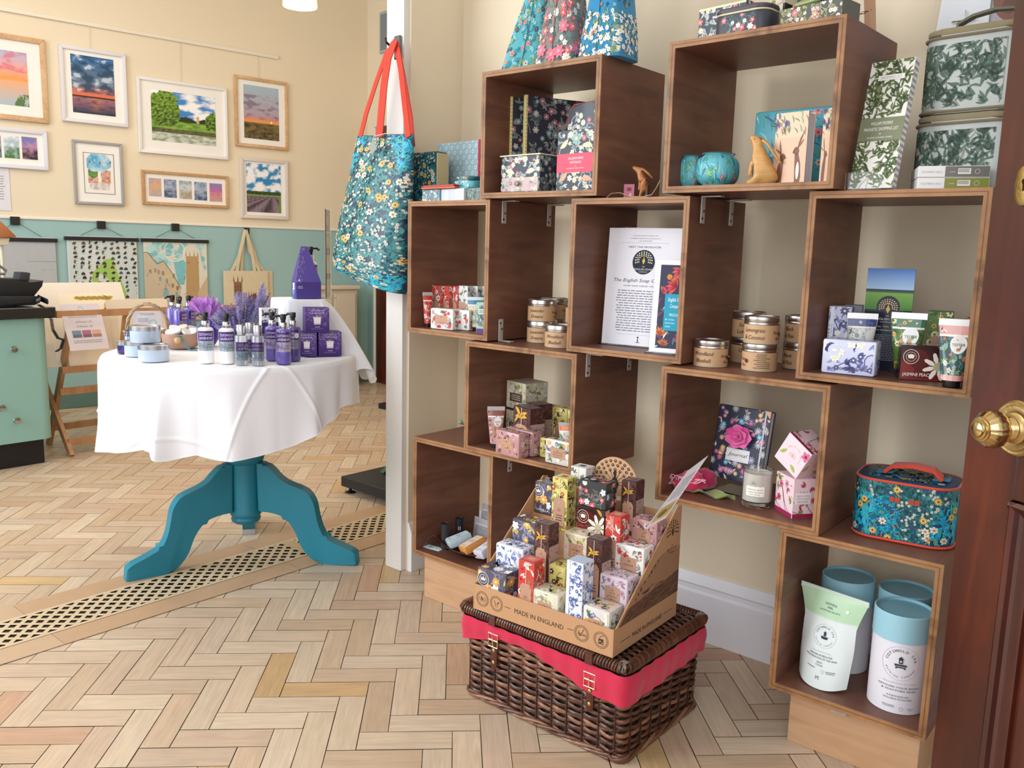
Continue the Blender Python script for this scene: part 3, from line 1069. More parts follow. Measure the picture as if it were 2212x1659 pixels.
def soapbar(label, a, bpt, dep, h, k, txt=None, group=None, printed_text=None, bev=.005, lab=(.18, .22, .80, .72), crown=False):
 st = STY[k]
 def front(I):
  sprint(k)(I)
  if txt is not None:
   kraftlabel(I, I.w * lab[0], I.h * lab[1], I.w * lab[2], I.h * lab[3], txt)
  if printed_text:
   I.text(printed_text, I.w * .5, I.h * .07, I.h * .13, '#f4efe4' if k in ('vanilla', 'peach') else '#4b4b6a', 5, fit=I.w * .84)
  if crown:
   I.disc(I.w * .2, I.h * .72, I.h * .2, st['bg'], 4, 20)
   I.ring(I.w * .2, I.h * .72, I.h * .185, I.h * .2, '#f4efe4', 5)
   I.ring(I.w * .2, I.h * .72, I.h * .12, I.h * .13, '#f4efe4', 5)
   cr = [(-.07, -.04), (.07, -.04), (.09, .05), (.04, .01), (0, .08), (-.04, .01), (-.09, .05)]
   I.add([(I.w * .2 + x * I.h, I.h * .72 + y * I.h) for x, y in cr[:1] + cr[1:2] + cr[2:3] + cr[3:4] + cr[4:5] + cr[5:6] + cr[6:]], '#f4efe4', 5)
 f = {'f': front, 't': sprint(k), 'r': sprint(k), 'l': sprint(k)}
 return carton('wrapped_soap', label, 'soap', a, bpt, dep, h, st['bg'], f, group, bev=bev, m=GLOSS)
def tallbox(label, a, bpt, dep, h, k, group=None, tagged=True, bird=False, lower=None, side_text=None):
 st = STY[k]
 def front(I):
  sprint(k)(I)
  if lower:
   I.rect(0, 0, I.w, I.h * .18, lower, 3.5)
  if tagged:
   kraftlabel(I, I.w * .12, I.h * .08, I.w * .88, I.h * .62, tagshape=True)
   I.line([(I.w * .5, I.h * .6), (I.w * .5, I.h * 1.0)], I.w * .03, '#e8dcc8', 6)
  if bird:
   x, y, q = I.w * .45, I.h * .78, I.w * .3
   gold = '#d8a53a'
   I.leaf(x - q, y, .25, q * 2.3, q * .6, gold, 6, -.2)
   I.leaf(x - q * .2, y, 1.7, q * 1.5, q * .5, gold, 6, .5)
   I.leaf(x, y, .9, q * 1.5, q * .45, gold, 6, -.4)
   I.leaf(x - q * .4, y, 3.6, q * 1.1, q * .3, gold, 6, .3)
  if side_text:
   pass
 def side(I):
  sprint(k)(I)
  if lower:
   I.rect(0, 0, I.w, I.h * .18, lower, 3.5)
  if bird:
   I.rect(0, 0, I.w, I.h * .66, '#b79a90', 3.4)
   I.floral(['#8d746c', '#a08a82'], ['#cdbab2', '#9c8178'], '#7a5f57', .8, .01, (0, 0, I.w, I.h * .66))
 def top(I):
  I.rect(I.w * .1, I.h * .1, I.w * .9, I.h * .9, mixc(st['bg'], '#ffffff', .12), 2)
  I.rect(I.w * .3, I.h * .3, I.w * .7, I.h * .7, '#b5503c' if k in ('yellow',) else st['lf'][-1], 3)
 return carton('gift_carton', label, 'soap box', a, bpt, dep, h, st['bg'], {'f': front, 'r': side, 'l': side, 't': top}, group)
def creamtube(label, P, rz, h, wtop, k, cap='#1c1b1c', band=None, tester=False, group=None, wbot=None, foil='#cfcdc8', kraft=False, capm=None, low=None):
 """standing hand cream tube, cap down, crimped foil top"""
 st = STY[k]
 t = thing('cream_tube', label, 'cream tube', P, rz, group)
 ch = h * .11
 wb = (wbot or wtop * .62) / 2
 b = MB(cap)
 b.lathe([(wb * .72, 0), (wb * .75, .001), (wb * .72, ch), (wb * .5, ch)], 24)
 b.build('cap', BLACKP, t)
 b = MB(st['bg'])
 def prof(v):
  e = v ** .8
  hx = wb * (1 - v) + wtop / 2 * v
  hy = wb * (1 - e) ** .75 + .0012
  return hx, hy
 z0, z1 = ch, h * .9
 def fn(u, v):
  a = 2 * PI * u
  hx, hy = prof(v)
  return (hx * math.cos(a), hy * math.sin(a), z0 + (z1 - z0) * v)
 b.grid(fn, 28, 14, None, True)
 I = Ink(wtop, z1 - z0, int(wtop * 1e5))
 sprint(k, .9)(I)
 if band:
  I.rect(0, I.h * .84, I.w, I.h, band, 4, 8)
  I.rect(0, I.h * .80, I.w, I.h * .84, '#efece6', 4, 8)
 if low:
  I.rect(0, 0, I.w, I.h * .1, low, 4, 8)
 if kraft:
  kraftlabel(I, I.w * .2, I.h * .12, I.w * .66, I.h * .62, tagshape=True, c='#c08a62')
 if tester:
  I.disc(I.w * .60, I.h * .66, I.w * .27, '#ece9e6', 5, 24)
  I.text('TESTER', I.w * .60, I.h * .66 - I.w * .04, I.w * .11, '#2b2b2b', 6, fit=I.w * .42)
 def fm(x, y):
  v = y / I.h
  hx, hy = prof(v)
  f_ = (x / I.w - .5) * 2 * .93
  n_ = Vector((f_ * .5, -1, 0)).normalized()
  return Vector((hx * f_, -hy * math.sqrt(max(0, 1 - f_ * f_)), z0 + (z1 - z0) * v)), n_
 b.ink(I, fm, .0003)
 b.build('tube_body', GLOSS, t)
 b = MB(foil)
 hx = wtop / 2
 b.box(-hx, hx, -.0016, .0016, z1 - .001, h, .0004)
 for i in range(16):
  x = -hx + (i + .5) * wtop / 16
  b.box(x - .0006, x + .0006, -.0022, .0022, z1 + .003, h - .001)
 b.build('crimp', METAL, t)
 return t
KT = '#c69f77'
def tin(label, P, rz, d, h, lines, group=None, logo='r', smallprint=False):
 t = thing('candle_tin', label, 'candle tin', P, rz, group)
 r = d / 2
 lh = h * .3
 b = MB(KT)
 b.lathe([(r * .96, 0, '#a8a29a'), (r * .985, .001, '#a8a29a'), (r * .985, h * .04, '#a8a29a'), (r * .985, h - lh, KT), (r * .985, h - lh + .003, '#a8a29a')], 44)
 I = Ink(PI * r, h - lh, 5)
 w_, H = I.w, I.h
 for i, tx in enumerate(lines):
  I.text(tx, w_ * .34, H * (.60 - i * .38), H * .30, '#33261c', 3, 'c', .22, fit=min(w_ * .38, glyphs(tx)[1] * H * .27))
 xl = w_ * .76 if logo == 'r' else w_ * .18
 if logo:
  I.text('Ruby', xl, H * .52, H * .22, '#33261c', 3, 'c', .2)
  I.text('Bee', xl + w_ * .03, H * .22, H * .2, '#33261c', 3, 'c', .2)
  I.disc(xl + w_ * .1, H * .5, H * .11, '#8e1f24', 3, 12)
  I.rect(xl + w_ * .094, H * .4, xl + w_ * .106, H * .6, '#3a1010', 4)
 if smallprint:
  I.greek(w_ * .42, w_ * .72, H * .85, H * .1, 8, '#6b543c', 3, .6)
 b.ink(I, wrapz(0, 0, r * .985, h * .02, -PI), .0004)
 b.build('tin_body', CARD, t)
 b = MB('#cfcac4')
 b.lathe([(r * .99, h - lh), (r * 1.0, h - lh + .001), (r * 1.0, h - lh * .78), (r * .975, h - lh * .7), (r * 1.0, h - lh * .62), (r * 1.0, h - .003), (r * .985, h - .0008), (r * .955, h), (r * .93, h - .0022), (r * .2, h - .0018), (.0001, h - .0018)], 44, cap=False)
 b.build('tin_lid', METAL, t)
 return t
def facecam(P, off=0.0):
 d = CAMPOS - P
 return math.atan2(d.y, d.x) + PI / 2 + off
# ================================================================= goods on the crates
def pr(i, x, n, z=None):
 """point on the shelf board of crate i in picture column x at depth n"""
 return ps(x, (cin(i) if z is None else z) + .0003, n)
# ---- crate 3: red and white soaps
PR3 = W3(-1.8555, 1.795, cin(3) + .0003)
creamtube('red hand cream tube with white flowers at the far left of the red soaps', PR3, facecam(PR3, .25), .105, .030, 'red', tester=False, low='#c6463c', band='#c03a34')
for j, x in enumerate((932, 951, 970)):
 tallbox(['tall red floral carton with kraft tag, first from the left in its row', 'tall red floral carton with kraft tag, middle of its row', 'tall red floral carton with kraft tag, right end of its row'][j],
   pr(3, x, 1.835 + .014 * j), pr(3, x + 18, 1.833 + .014 * j), .040, .124, 'red', 'red cartons in the crate beside the post', lower=None)
for j, (x, n) in enumerate(((989, 1.865), (1010, 1.89), (1031, 1.91))):
 tallbox(['tall grey and white floral carton right of the red ones', 'second grey floral carton with dark leafy top', 'third grey floral carton with dark leafy top, beside crate side'][j],
   pr(3, x, n), pr(3, x + 20, n), .04, .126, 'whitegreen', 'grey floral cartons in the crate beside the post')
soapbar('front white and red floral soap bar with kraft label, lying before the red cartons', pr(3, 929, 1.766), pr(3, 978, 1.776), .045, .062, 'redw', '', 'white and red soap bars')
soapbar('white and red floral soap bar lying behind its twin', pr(3, 982, 1.800), pr(3, 1013, 1.808), .045, .060, 'redw', None, 'white and red soap bars')
creamtube('white hand cream tube with blue band beside the mint lavender carton', pr(3, 1027, 1.84), facecam(pr(3, 1027, 1.84)), .098, .052, 'oleander', band='#3d7f9c', foil='#b9c6cc')
carton('lavender_carton', 'mint green carton printed with lavender sprigs and a purple foot', 'soap box', pr(3, 1028, 1.775), pr(3, 1056, 1.79), .045, .088, '#a9cfb4',
  {'f': lambda I: (I.rect(0, 0, I.w, I.h * .15, '#6a3f86', 2), [I.leaf(I.R.uniform(.1, .9) * I.w, I.R.uniform(.2, .8) * I.h, PI / 2 + I.R.uniform(-.5, .5), .016, .0035, I.R.choice(['#7a5fa8', '#6f9a6a', '#8f78b8']), 3) for _ in range(46)],
      I.rect(I.w * .1, I.h * .62, I.w * .9, I.h * .8, '#bfdcc4', 4), I.greek(I.w * .2, I.w * .8, I.h * .73, I.h * .05, 2, '#5f7f66', 5))})
# ---- on crate 6: candle tins
ZT6 = ctop(6) + .0004
T6 = 'kraft labelled candle tins beside the bracket'
PA = ps(1168, ZT6, 1.885)
tin('candle tin labelled Lavender Dreams, lower one of the stack', PA, facecam(PA, .15), .081, .0595, ['Lavender', 'Dreams'], T6)
tin('candle tin labelled Lavender Dreams, on top of its twin', PA + Vector((.001, .002, .0598)), facecam(PA, .1), .081, .0595, ['Lavender', 'Dreams'], T6)
PB = ps(1208, ZT6, 1.828)
tin('candle tin labelled Woodland Bluebell, beside the post of the sign crate', PB, facecam(PB, .1), .081, .0595, ['Woodland', 'Bluebell'], T6)
PC = ps(1195, ZT6, 1.985)
for q in (0, 1):
 tin(['lower kraft tin standing behind the lavender tins', 'upper kraft tin standing behind the lavender tins, only its rim showing'][q], PC + Vector((0, 0, .0598 * q)), facecam(PC), .081, .0595, ['Sea', 'Breeze'], T6)
PC = ps(1250, ZT6, 1.93)
for q in (0, 1):
 tin(['lower kraft tin half hidden behind the sign crate', 'upper kraft tin half hidden behind the sign crate'][q], PC + Vector((0, 0, .0598 * q)), facecam(PC, .6), .081, .0595, ['Jasmine'], T6)
# ---- crate 4: information sign and price list in clear stands
def page(name, label, cat, a, bpt, h, lean, face, w_in, foot=.06, col='#eceaf0', foot_w=None):
 """paper sheet in a slanted clear acrylic stand"""
 w_ = (bpt - a).length
 t = thing(name, label, cat, a, yaw_of(a, bpt))
 M = Matrix.Rotation(-lean, 4, 'X')
 b = MB(col)
 b.M = M
 b.box(.002, w_ - .002, .0012, .0018, .003, h - .002)
 I = Ink(w_ - .004, h - .006, 9)
 face(I)
 b.ink(I, flat((.002, .0011, .003), (1, 0, 0), (0, 0, 1)), .00008)
 b.build('printed_sheet', PAPER, t, smooth=0)
 b = MB('#ffffff')
 b.M = M
 b.box(0, w_, .0022, .0036, 0, h, .0003)
 b.M = None
 b.box(-.004, w_ + .004, -.012, foot, 0, .0022, .0005)
 b.build('acrylic_stand', ACRYL, t)
 return t
def producer(I):
 w_, h = I.w, I.h
 for q, s_ in enumerate(('theenglishsoapcompany.com', 'info@theenglishsoapcompany.com', '+44 1435 873609')):
  I.text(s_, w_ * .5, h * (.935 - q * .023), h * .013, '#6b6b74', 3, fit=w_ * (.34, .40, .18)[q])
 I.rect(w_ * .18, h * .876, w_ * .82, h * .8775, '#8a8a92', 3)
 I.text('MEET THE PRODUCER', w_ * .5, h * .835, h * .022, '#2e3038', 3, fit=w_ * .44)
 cx, cy, r = w_ * .5, h * .715, w_ * .15
 I.disc(cx, cy, r, '#2b3040', 3, 36)
 for j, rr in enumerate((.45, .6, .75)):
  for i in range(9 + 2 * j):
   a = -.25 + (PI + .5) * i / (8 + 2 * j)
   I.disc(cx + r * rr * math.cos(a), cy + r * .12 + r * rr * .95 * math.sin(a), r * .06, '#e9d9b8', 4, 8)
 I.add([(cx, cy + r * .62), (cx + r * .05, cy + r * .3), (cx + r * .14, cy + r * .1), (cx, cy - r * .2), (cx - r * .14, cy + r * .1), (cx - r * .02, cy + r * .3)], '#d6c04a', 5)
 I.text('THE', cx, cy - r * .42, r * .14, '#e9e4da', 5)
 I.text('ENGLISH SOAP', cx, cy - r * .66, r * .22, '#e9e4da', 5, fit=r * 1.6)
 I.text('COMPANY', cx, cy - r * .84, r * .13, '#e9e4da', 5, fit=r * .8)
 I.text('The English Soap Company', w_ * .5, h * .545, h * .042, '#33343c', 3, shear=.25, fit=w_ * .8)
 I.text('SOAP AND HAND CREAMS', w_ * .5, h * .505, h * .019, '#55565e', 3, fit=w_ * .5)
 I.greek(w_ * .16, w_ * .84, h * .465, h * .0215, 17, '#8a8a94', 3, .12)
 I.rect(w_ * .18, h * .092, w_ * .82, h * .0935, '#8a8a92', 3)
 I.disc(w_ * .5, h * .072, h * .008, '#33343c', 3)
 I.rect(w_ * .494, h * .03, w_ * .506, h * .06, '#33343c', 3)
 I.rect(w_ * .47, h * .026, w_ * .53, h * .03, '#33343c', 3)
a4, b4 = ps(1297, cin(4) + .0003, 1.850), ps(1458, cin(4) + .0003, 1.872)
page('information_sign', 'large white information page in a clear stand, headed Meet the Producer', 'sign', a4, b4, .303, .07, producer, 0)
def pricelist(I):
 w_, h = I.w, I.h
 I.rect(w_ * .17, h * .045, w_, h * .955, '#3e4054', 2)
 R = random.Random(4)
 bx = (w_ * .175, h * .05, w_, h * .95)
 sub = Ink(bx[2] - bx[0], bx[3] - bx[1], 6)
 for (fx, fy, rr, a0, c) in ((.75, .93, .24, 3.6, '#e2605f'), (.6, .74, .26, 2.6, '#e0524f'), (.1, .68, .13, .5, '#e2605f'), (.12, .15, .2, 1.3, '#e8834a'), (.9, .1, .2, 1.9, '#c0506e'), (.95, .5, .16, 1.5, '#cf4a66'), (.25, .03, .16, 1.2, '#d07a4a')):
  for q in range(6):
   sub.leaf(fx * sub.w, fy * sub.h, a0 + (q - 2.5) * .42, rr * sub.w * 1.5, rr * sub.w * .5, c if q % 2 else mixc(c, '#5a3f66', .35), 3, .3)
 sub.flower(.33 * sub.w, .86 * sub.h, .1 * sub.w, 8, '#e29a3e', '#c97a2e', 3)
 sub.flower(.53 * sub.w, .84 * sub.h, .08 * sub.w, 8, '#e29a3e', '#c97a2e', 3)
 for _ in range(16):
  sub.leaf(R.random() * sub.w, R.random() * sub.h, R.uniform(0, 6), .022, .005, R.choice(['#4f8c96', '#7a4a70', '#f0e3cf', '#5f6f86']), 3, .4)
 for pts, c, l in sub.p:
  I.p.append(([(min(max(x, 0), sub.w) + bx[0], min(max(y, 0), sub.h) + bx[1]) for x, y in pts], c, l))
 I.rect(w_ * .36, h * .24, w_ * .96, h * .64, '#2f9cb8', 5)
 I.text('English Soap', w_ * .66, h * .56, h * .058, '#eef6f6', 6, shear=.2, fit=w_ * .42)
 I.text('Company', w_ * .66, h * .49, h * .058, '#eef6f6', 6, shear=.2, fit=w_ * .30)
 I.text('PRICE LIST', w_ * .66, h * .40, h * .04, '#eef6f6', 6, fit=w_ * .28)
 for q, (n_, p_) in enumerate((('Bar of Soap', '7.00'), ('Hand Cream', '9.00'), ('Candle', '12.00'))):
  I.text(n_, w_ * .41, h * (.355 - q * .038), h * .022, '#f2fafa', 6, 'l')
  I.text(p_, w_ * .92, h * (.355 - q * .038), h * .022, '#f2fafa', 6, 'r')
a4, b4 = ps(1399, cin(4) + .0003, 1.785), ps(1476, cin(4) + .0003, 1.80)
page('price_list', 'narrow price list card with pink flowers and a blue panel, in a clear stand', 'sign', a4, b4, .225, .08, pricelist, 0)
# ---- on crate 7: candle tins
ZT7 = ctop(7) + .0004
T7 = 'kraft labelled candle tins on the wide crate at right'
P = ps(1534, ZT7, 1.822)
tin('candle tin labelled Woodland Bluebell standing alone', P, facecam(P), .080, .0615, ['Woodland', 'Bluebell'], T7)
P = ps(1612, ZT7, 1.965)
tin('back kraft tin, lower one under the Sun tin', P, facecam(P, .4), .080, .0615, ['Orange'], T7)
tin('candle tin labelled Sun, upper of the back pair', P + Vector((0, 0, .0618)), facecam(P, .1), .080, .0615, ['Sun', 'Lotus'], T7)
P = ps(1639, ZT7, 1.845)
tin('kraft candle tin turned to its small print, under the Lemongrass tin', P, facecam(P, -.1), .080, .0615, [], T7, 'l', True)
tin('candle tin labelled Lemongrass and Coconut on top of its stack', P + Vector((.001, .001, .0618)), facecam(P, .05), .080, .0615, ['Lemongrass', '& Coconut'], T7)
P = ps(1726, ZT7, 1.955)
for q in (0, 1):
 tin(['lower tin of the right stack, labelled Black and Raspberry', 'upper tin of the right stack, labelled Black and Raspberry'][q], P + Vector((0, 0, .0618 * q)), facecam(P, -.3), .080, .0615, ['Black', '& Ras'], T7)
# ---- crate 5
carton('hand_cream_carton', 'tall lilac and cream floral carton, front one at the left of its crate', 'cream box', pr(5, 1781, 1.85), pr(5, 1829, 1.86), .045, .135, '#c9cbe2',
  {'f': lambda I: (sprint('bluebell')(I), I.rect(I.w * .06, 0, I.w * .24, I.h, '#dddcea', 5), [I.text(ch, I.w * .15, I.h * (.1 + .035 * q), I.h * .035, '#6a6a94', 6) for q, ch in enumerate('JASMINE HAND CREAM')]), 'r': sprint('bluebell'), 't': sprint('bluebell')})
carton('hand_cream_carton', 'second lilac floral carton, half hidden behind the first', 'cream box', pr(5, 1814, 1.93), pr(5, 1853, 1.94), .045, .135, '#8f94a6', {'f': sprint('bluebell'), 't': sprint('bluebell')})
def soapcard(I):
 w_, h = I.w, I.h
 n = 10
 for i in range(n):
  I.rect(0, h * (.80 + .2 * i / n), w_, h * (.80 + .2 * (i + 1) / n), mixc('#a8c8ea', '#2f6fc0', i / n), 1)
 I.rect(0, h * .785, w_, h * .80, '#26344a', 2)
 I.rect(0, h * .77, w_, h * .785, '#3a5a3a', 2)
 for i in range(6):
  I.rect(0, h * (.60 + .17 * i / 6), w_, h * (.60 + .17 * (i + 1) / 6), mixc('#4d8a34', '#7fae4a', i / 6), 1)
 I.rect(0, 0, w_, h * .60, '#262a3c', 1)
 cx, cy, r = w_ * .5, h * .60, w_ * .23
 I.disc(cx, cy + r * .3, r * 1.08, '#262a3c', 2, 32)
 for j, rr in enumerate((.42, .62, .82)):
  for i in range(10 + 2 * j):
   a = -.25 + (PI + .5) * i / (9 + 2 * j)
   I.disc(cx + r * rr * math.cos(a), cy + r * .25 + r * rr * math.sin(a) * .95, r * .07, '#d9b98a', 3, 8)
 I.add([(cx, cy + r * .75), (cx + r * .06, cy + r * .4), (cx + r * .2, cy + r * .05), (cx, cy - r * .35), (cx - r * .2, cy + r * .05), (cx - r * .03, cy + r * .4)], '#e2b84a', 4)
 I.text('THE', cx, h * .535, h * .016, '#e9e4da', 3)
 I.text('ENGLISH SOAP', cx, h * .50, h * .03, '#e9e4da', 3, fit=w_ * .56)
 I.text('COMPANY', cx, h * .475, h * .016, '#e9e4da', 3, fit=w_ * .3)
 I.text('Soap, Tubs, Tins &', cx, h * .43, h * .022, '#e9e4da', 3, shear=.3, fit=w_ * .5)
 I.text('from the Sussex Coast', cx, h * .395, h * .022, '#e9e4da', 3, shear=.3, fit=w_ * .52)
 I.greek(w_ * .2, w_ * .8, h * .35, h * .0165, 16, '#9d9da8', 3, .2)
a5, b5 = pr(5, 1856, 1.905), pr(5, 1957, 1.915)
carton('folded_leaflet_card', 'tall dark card with blue sky and green field, standing among the hand creams', 'leaflet', a5, b5, .003, .218, '#2c3040', {'f': soapcard}, bev=.0002, m=GLOSS)
soapbar('lilac wrapped soap bar with cream flowers, lettered Bluebell and Jasmine', pr(5, 1772, 1.77), pr(5, 1888, 1.782), .05, .072, 'bluebell', None, None, 'BLUEBELL & JASMINE', crown=True)
P = pr(5, 1853, 1.862)
creamtube('grey and white hand cream tube with navy band behind the lilac soap', P, facecam(P, .1), .124, .062, 'whitegreen', band='#35407c')
P = pr(5, 1952, 1.86)
creamtube('green hand cream tube with round tester sticker and kraft label', P, facecam(P), .131, .068, 'green', band='#2e6b4c', tester=True, kraft=True, low='#2e6b4c')
tallbox('green carton with yellow bird and brown tag, behind the green tube', pr(5, 1992, 1.925), pr(5, 2046, 1.935), .045, .133, 'green', tagged=True)
def peachbox(I):
 for i in range(8):
  I.rect(0, I.h * i / 8, I.w, I.h * (i + 1) / 8, mixc('#6a1f22', '#2a1c1c', i / 8), 1)
 I.disc(I.w * .36, I.h * .62, I.h * .28, '#5b2420', 2, 24)
 I.disc(I.w * .1, I.h * .3, I.h * .25, '#7c2a28', 2, 24)
 I.ring(I.w * .2, I.h * .68, I.h * .2, I.h * .215, '#e9ddd0', 3)
 I.ring(I.w * .2, I.h * .68, I.h * .13, I.h * .14, '#e9ddd0', 3)
 I.add([(I.w * .2 + x * I.h, I.h * .68 + y * I.h) for x, y in ((-.07, -.05), (.07, -.05), (.09, .05), (0, .08), (-.09, .05))], '#efe6da', 3)
 I.flower(I.w * .78, I.h * .42, I.h * .42, 8, '#e9e2d2', '#b8b08a', 4, .3, .2)
 I.leaf(I.w * .9, I.h * .8, 2.0, I.h * .3, I.h * .1, '#c9a23a', 3)
 I.text('JASMINE PEACH', I.w * .36, I.h * .12, I.h * .13, '#f4eee6', 5, fit=I.w * .62)
carton('wrapped_soap', 'flat dark red soap box lettered Jasmine Peach with a white flower', 'soap', pr(5, 1942, 1.795), pr(5, 2046, 1.83), .05, .070, '#3a2020', {'f': peachbox, 't': lambda I: I.flower(I.w * .7, I.h * .5, I.h * .4, 8, '#d9d2c2', '#8f8a6a', 3)}, m=GLOSS)
carton('soap_gift_box', 'tall dark red box with white petals against the right side of its crate', 'soap box', pr(5, 2073, 1.90), pr(5, 2125, 1.905), .05, .125, '#5a1f26', {'f': lambda I: (I.rect(0, 0, I.w * .18, I.h, '#c98a86', 2), I.flower(I.w * .9, I.h * .4, I.w * .7, 8, '#e9e2d2', '#c9b98a', 3, .2, .2))})
P = pr(5, 2054, 1.768)
creamtube('white and teal floral tester tube with pink band at the right end', P, facecam(P), .130, .064, 'darkteal', band='#dca09a', tester=True, low='#dca09a', cap='#141414')
# ---- crate 6
tallbox('peach edged carton hidden behind the white tester tube', pr(6, 1050, 1.84), pr(6, 1072, 1.86), .04, .095, 'oleander', tagged=False)
P = pr(6, 1070, 1.775)
creamtube('white topped tester tube with kraft label in the crate of pink soaps', P, facecam(P, .1), .118, .050, 'pinkb', band='#8c4a40', tester=True, kraft=True)
def cubebox(I):
 sprint('cream', 1.1)(I)
 I.rect(I.w * .18, I.h * .32, I.w * .84, I.h * .62, '#5a4440', 4)
 I.greek(I.w * .24, I.w * .78, I.h * .53, I.h * .07, 3, '#cfc0ae', 5)
 I.rect(0, 0, I.w, I.h * .08, '#3a2c28', 4)
 peacock(I, I.w * .5, I.h * .8, I.w * .1, '#6b5a48', 5, n=7)
A, B = pr(6, 1092, 1.885), pr(6, 1132, 1.868)
cb = carton('candle_box', 'lower cream floral cube box, mostly hidden by brown boxes', 'candle box', A, B, .085, .088, '#d2ccb6', {'f': cubebox, 'r': sprint('cream')}, 'cream floral cube boxes stacked in the pink soap crate')
up = Vector((0, 0, .0885))
carton('candle_box', 'upper cream floral cube box standing on another box', 'candle box', A + up, B + up, .085, .086, '#d2ccb6', {'f': cubebox, 'r': sprint('cream'), 't': lambda I: I.rect(0, 0, I.w, I.h, '#c9bba2', 1)}, 'cream floral cube boxes stacked in the pink soap crate')
tallbox('tall brown gift box with a gold bird, front one in the pink soap crate', pr(6, 1107, 1.795), pr(6, 1143, 1.775), .05, .125, 'brown', None, bird=True)
tallbox('tall brown gift box with a gold bird, behind its twin beside the yellow cartons', pr(6, 1136, 1.85), pr(6, 1160, 1.835), .05, .127, 'brown', None, bird=True)
A = pr(6, 1069, 1.722)
soapbar('front pink wrapped soap bar with kraft label', A, pr(6, 1120, 1.712), .04, .068, 'pinkb', '', 'pink soap bars')
soapbar('pink wrapped soap bar lying behind its twin', pr(6, 1090, 1.765) + Vector((0, 0, .0)), pr(6, 1150, 1.757), .04, .068, 'pinkb', None, 'pink soap bars')
for j, (x0, x1) in enumerate(((1165, 1193), (1194, 1222), (1223, 1250))):
 tallbox(['tall yellow green carton with kraft tag, left of three', 'tall yellow green carton with kraft tag, middle of three', 'tall yellow green carton with kraft tag, right of three at the crate side'][j],
   pr(6, x0, 1.885), pr(6, x1, 1.885), .042, .118, 'yellow', 'yellow cartons above the soap display')
P = pr(6, 1225, 1.815)
creamtube('orange tester tube in front of the yellow cartons', P, facecam(P), .10, .052, 'orange', band='#e07a3a', tester=True)
soapbar('olive yellow wrapped soap bar under the orange tube', pr(6, 1164, 1.775), pr(6, 1232, 1.775), .035, .055, 'yellow', None)
soapbar('white soap bar with oranges and a kraft label, at the front edge of its crate', pr(6, 1176, 1.740), pr(6, 1234, 1.738), .03, .066, 'orange', 'ORANGE|BLOSSOM')
# ---- crate 7
def journal():
 A_, B_ = pr(7, 1530, 1.885), pr(7, 1640, 1.872)
 w_ = (B_ - A_).length
 h = .178
 t = thing('journal', 'dark floral journal with a pink fabric rose, leaning in a clear stand', 'book', A_, yaw_of(A_, B_))
 M = Matrix.Translation((0, 0, .026)) @ Matrix.Rotation(-.17, 4, 'X')
 b = MB('#33364a')
 b.M = M
 b.box(0, w_, 0, .003, 0, h, .0008)
 b.box(0, w_, .02, .023, 0, h, .0008)
 b.box(0, .004, 0, .023, 0, h, .0008)
 I = Ink(w_, h, 3)
 cols = [('#c9568e', '#e9a0c0'), ('#5fb0d8', '#dceef4'), ('#7a6ab0', '#c8bfe6'), ('#e8c06a', '#f6ecc8'), ('#d87ab0', '#f4d8e6'), ('#e3a090', '#f4dcd2')]
 for _ in range(70):
  I.leaf(I.R.uniform(0, w_), I.R.uniform(0, h), I.R.uniform(0, 6), .012, .004, I.R.choice(['#9fc0bd', '#d9a99a', '#6f8a96', '#e6d9d2']), 2, .5)
 for _ in range(16):
  I.flower(I.R.uniform(0, w_), I.R.uniform(0, h), .010, 10, '#e6e6ea', '#c9c9d4', 2.5, 0, .12)
 for _ in range(46):
  c1, c2 = I.R.choice(cols)
  x, y, r = I.R.uniform(.05, .95) * w_, I.R.uniform(.04, .96) * h, I.R.uniform(.004, .0068)
  I.flower(x, y, r * 1.25, 8, c1, c2, 3, 0, .3)
  I.disc(x, y, r * .5, c2, 5)
  I.disc(x, y, r * .25, c1, 6, 6)
 I.rect(w_ * .27, h * .26, w_ * .72, h * .43, '#ecebea', 6)
 I.text('Journal', w_ * .49, h * .33, h * .07, '#2c2c34', 7, shear=.35, fit=w_ * .34)
 I.add([(w_, h), (w_ - .018, h), (w_, h - .018)], '#e2a790', 7)
 b.ink(I, flat((0, 0, 0), (1, 0, 0), (0, 0, 1)))
 b.build('cover', CARD, t)
 b = MB('#e8e4dc')
 b.M = M
 b.box(.004, w_ - .003, .003, .02, .003, h - .003)
 b.build('pages', PAPER, t)
 b = MB('#d3d0cc')
 b.M = M
 b.box(w_ * .9, w_ * .93, -.0016, -.0004, 0, h)
 b.build('elastic_band', FABRIC, t)
 b = MB('#e0529a')
 c = Vector((w_ * .50, -.006, h * .60))
 b.M = M
 R = random.Random(5)
 for ring, (n, rad, tilt) in enumerate(((7, .030, .25), (6, .022, .6), (5, .013, 1.0), (3, .006, 1.3))):
  for i in range(n):
   a = 2 * PI * i / n + ring * .5
   def fn(u, v, a=a, rad=rad, tilt=tilt, ring=ring):
    aa = a + (u - .5) * 1.5
    rr = rad * (.2 + .8 * v) * (1 - .25 * abs(u - .5) * 2 * v)
    return c + Vector((rr * math.cos(aa) * 1.25, -.003 * ring - rad * math.sin(v * PI / 2) * tilt * .5 - .004 * math.sin(u * PI) * v, rr * math.sin(aa)))
   b.C(R.choice(['#e45aa0', '#d94892', '#ea70ae']))
   b.grid(fn, 6, 5)
 b.build('fabric_rose', PETAL, t, smooth=60)
 b = MB('#ffffff')
 b.box(w_ * .22, w_ * .95, -.03, .05, 0, .002)
 b.box(w_ * .22, w_ * .95, -.032, -.03, 0, .03)
 b.M = M
 b.box(w_ * .22, w_ * .95, .0245, .026, -.02, .10)
 b.build('acrylic_stand', ACRYL, t)
journal()
P = pr(7, 1633, 1.808)
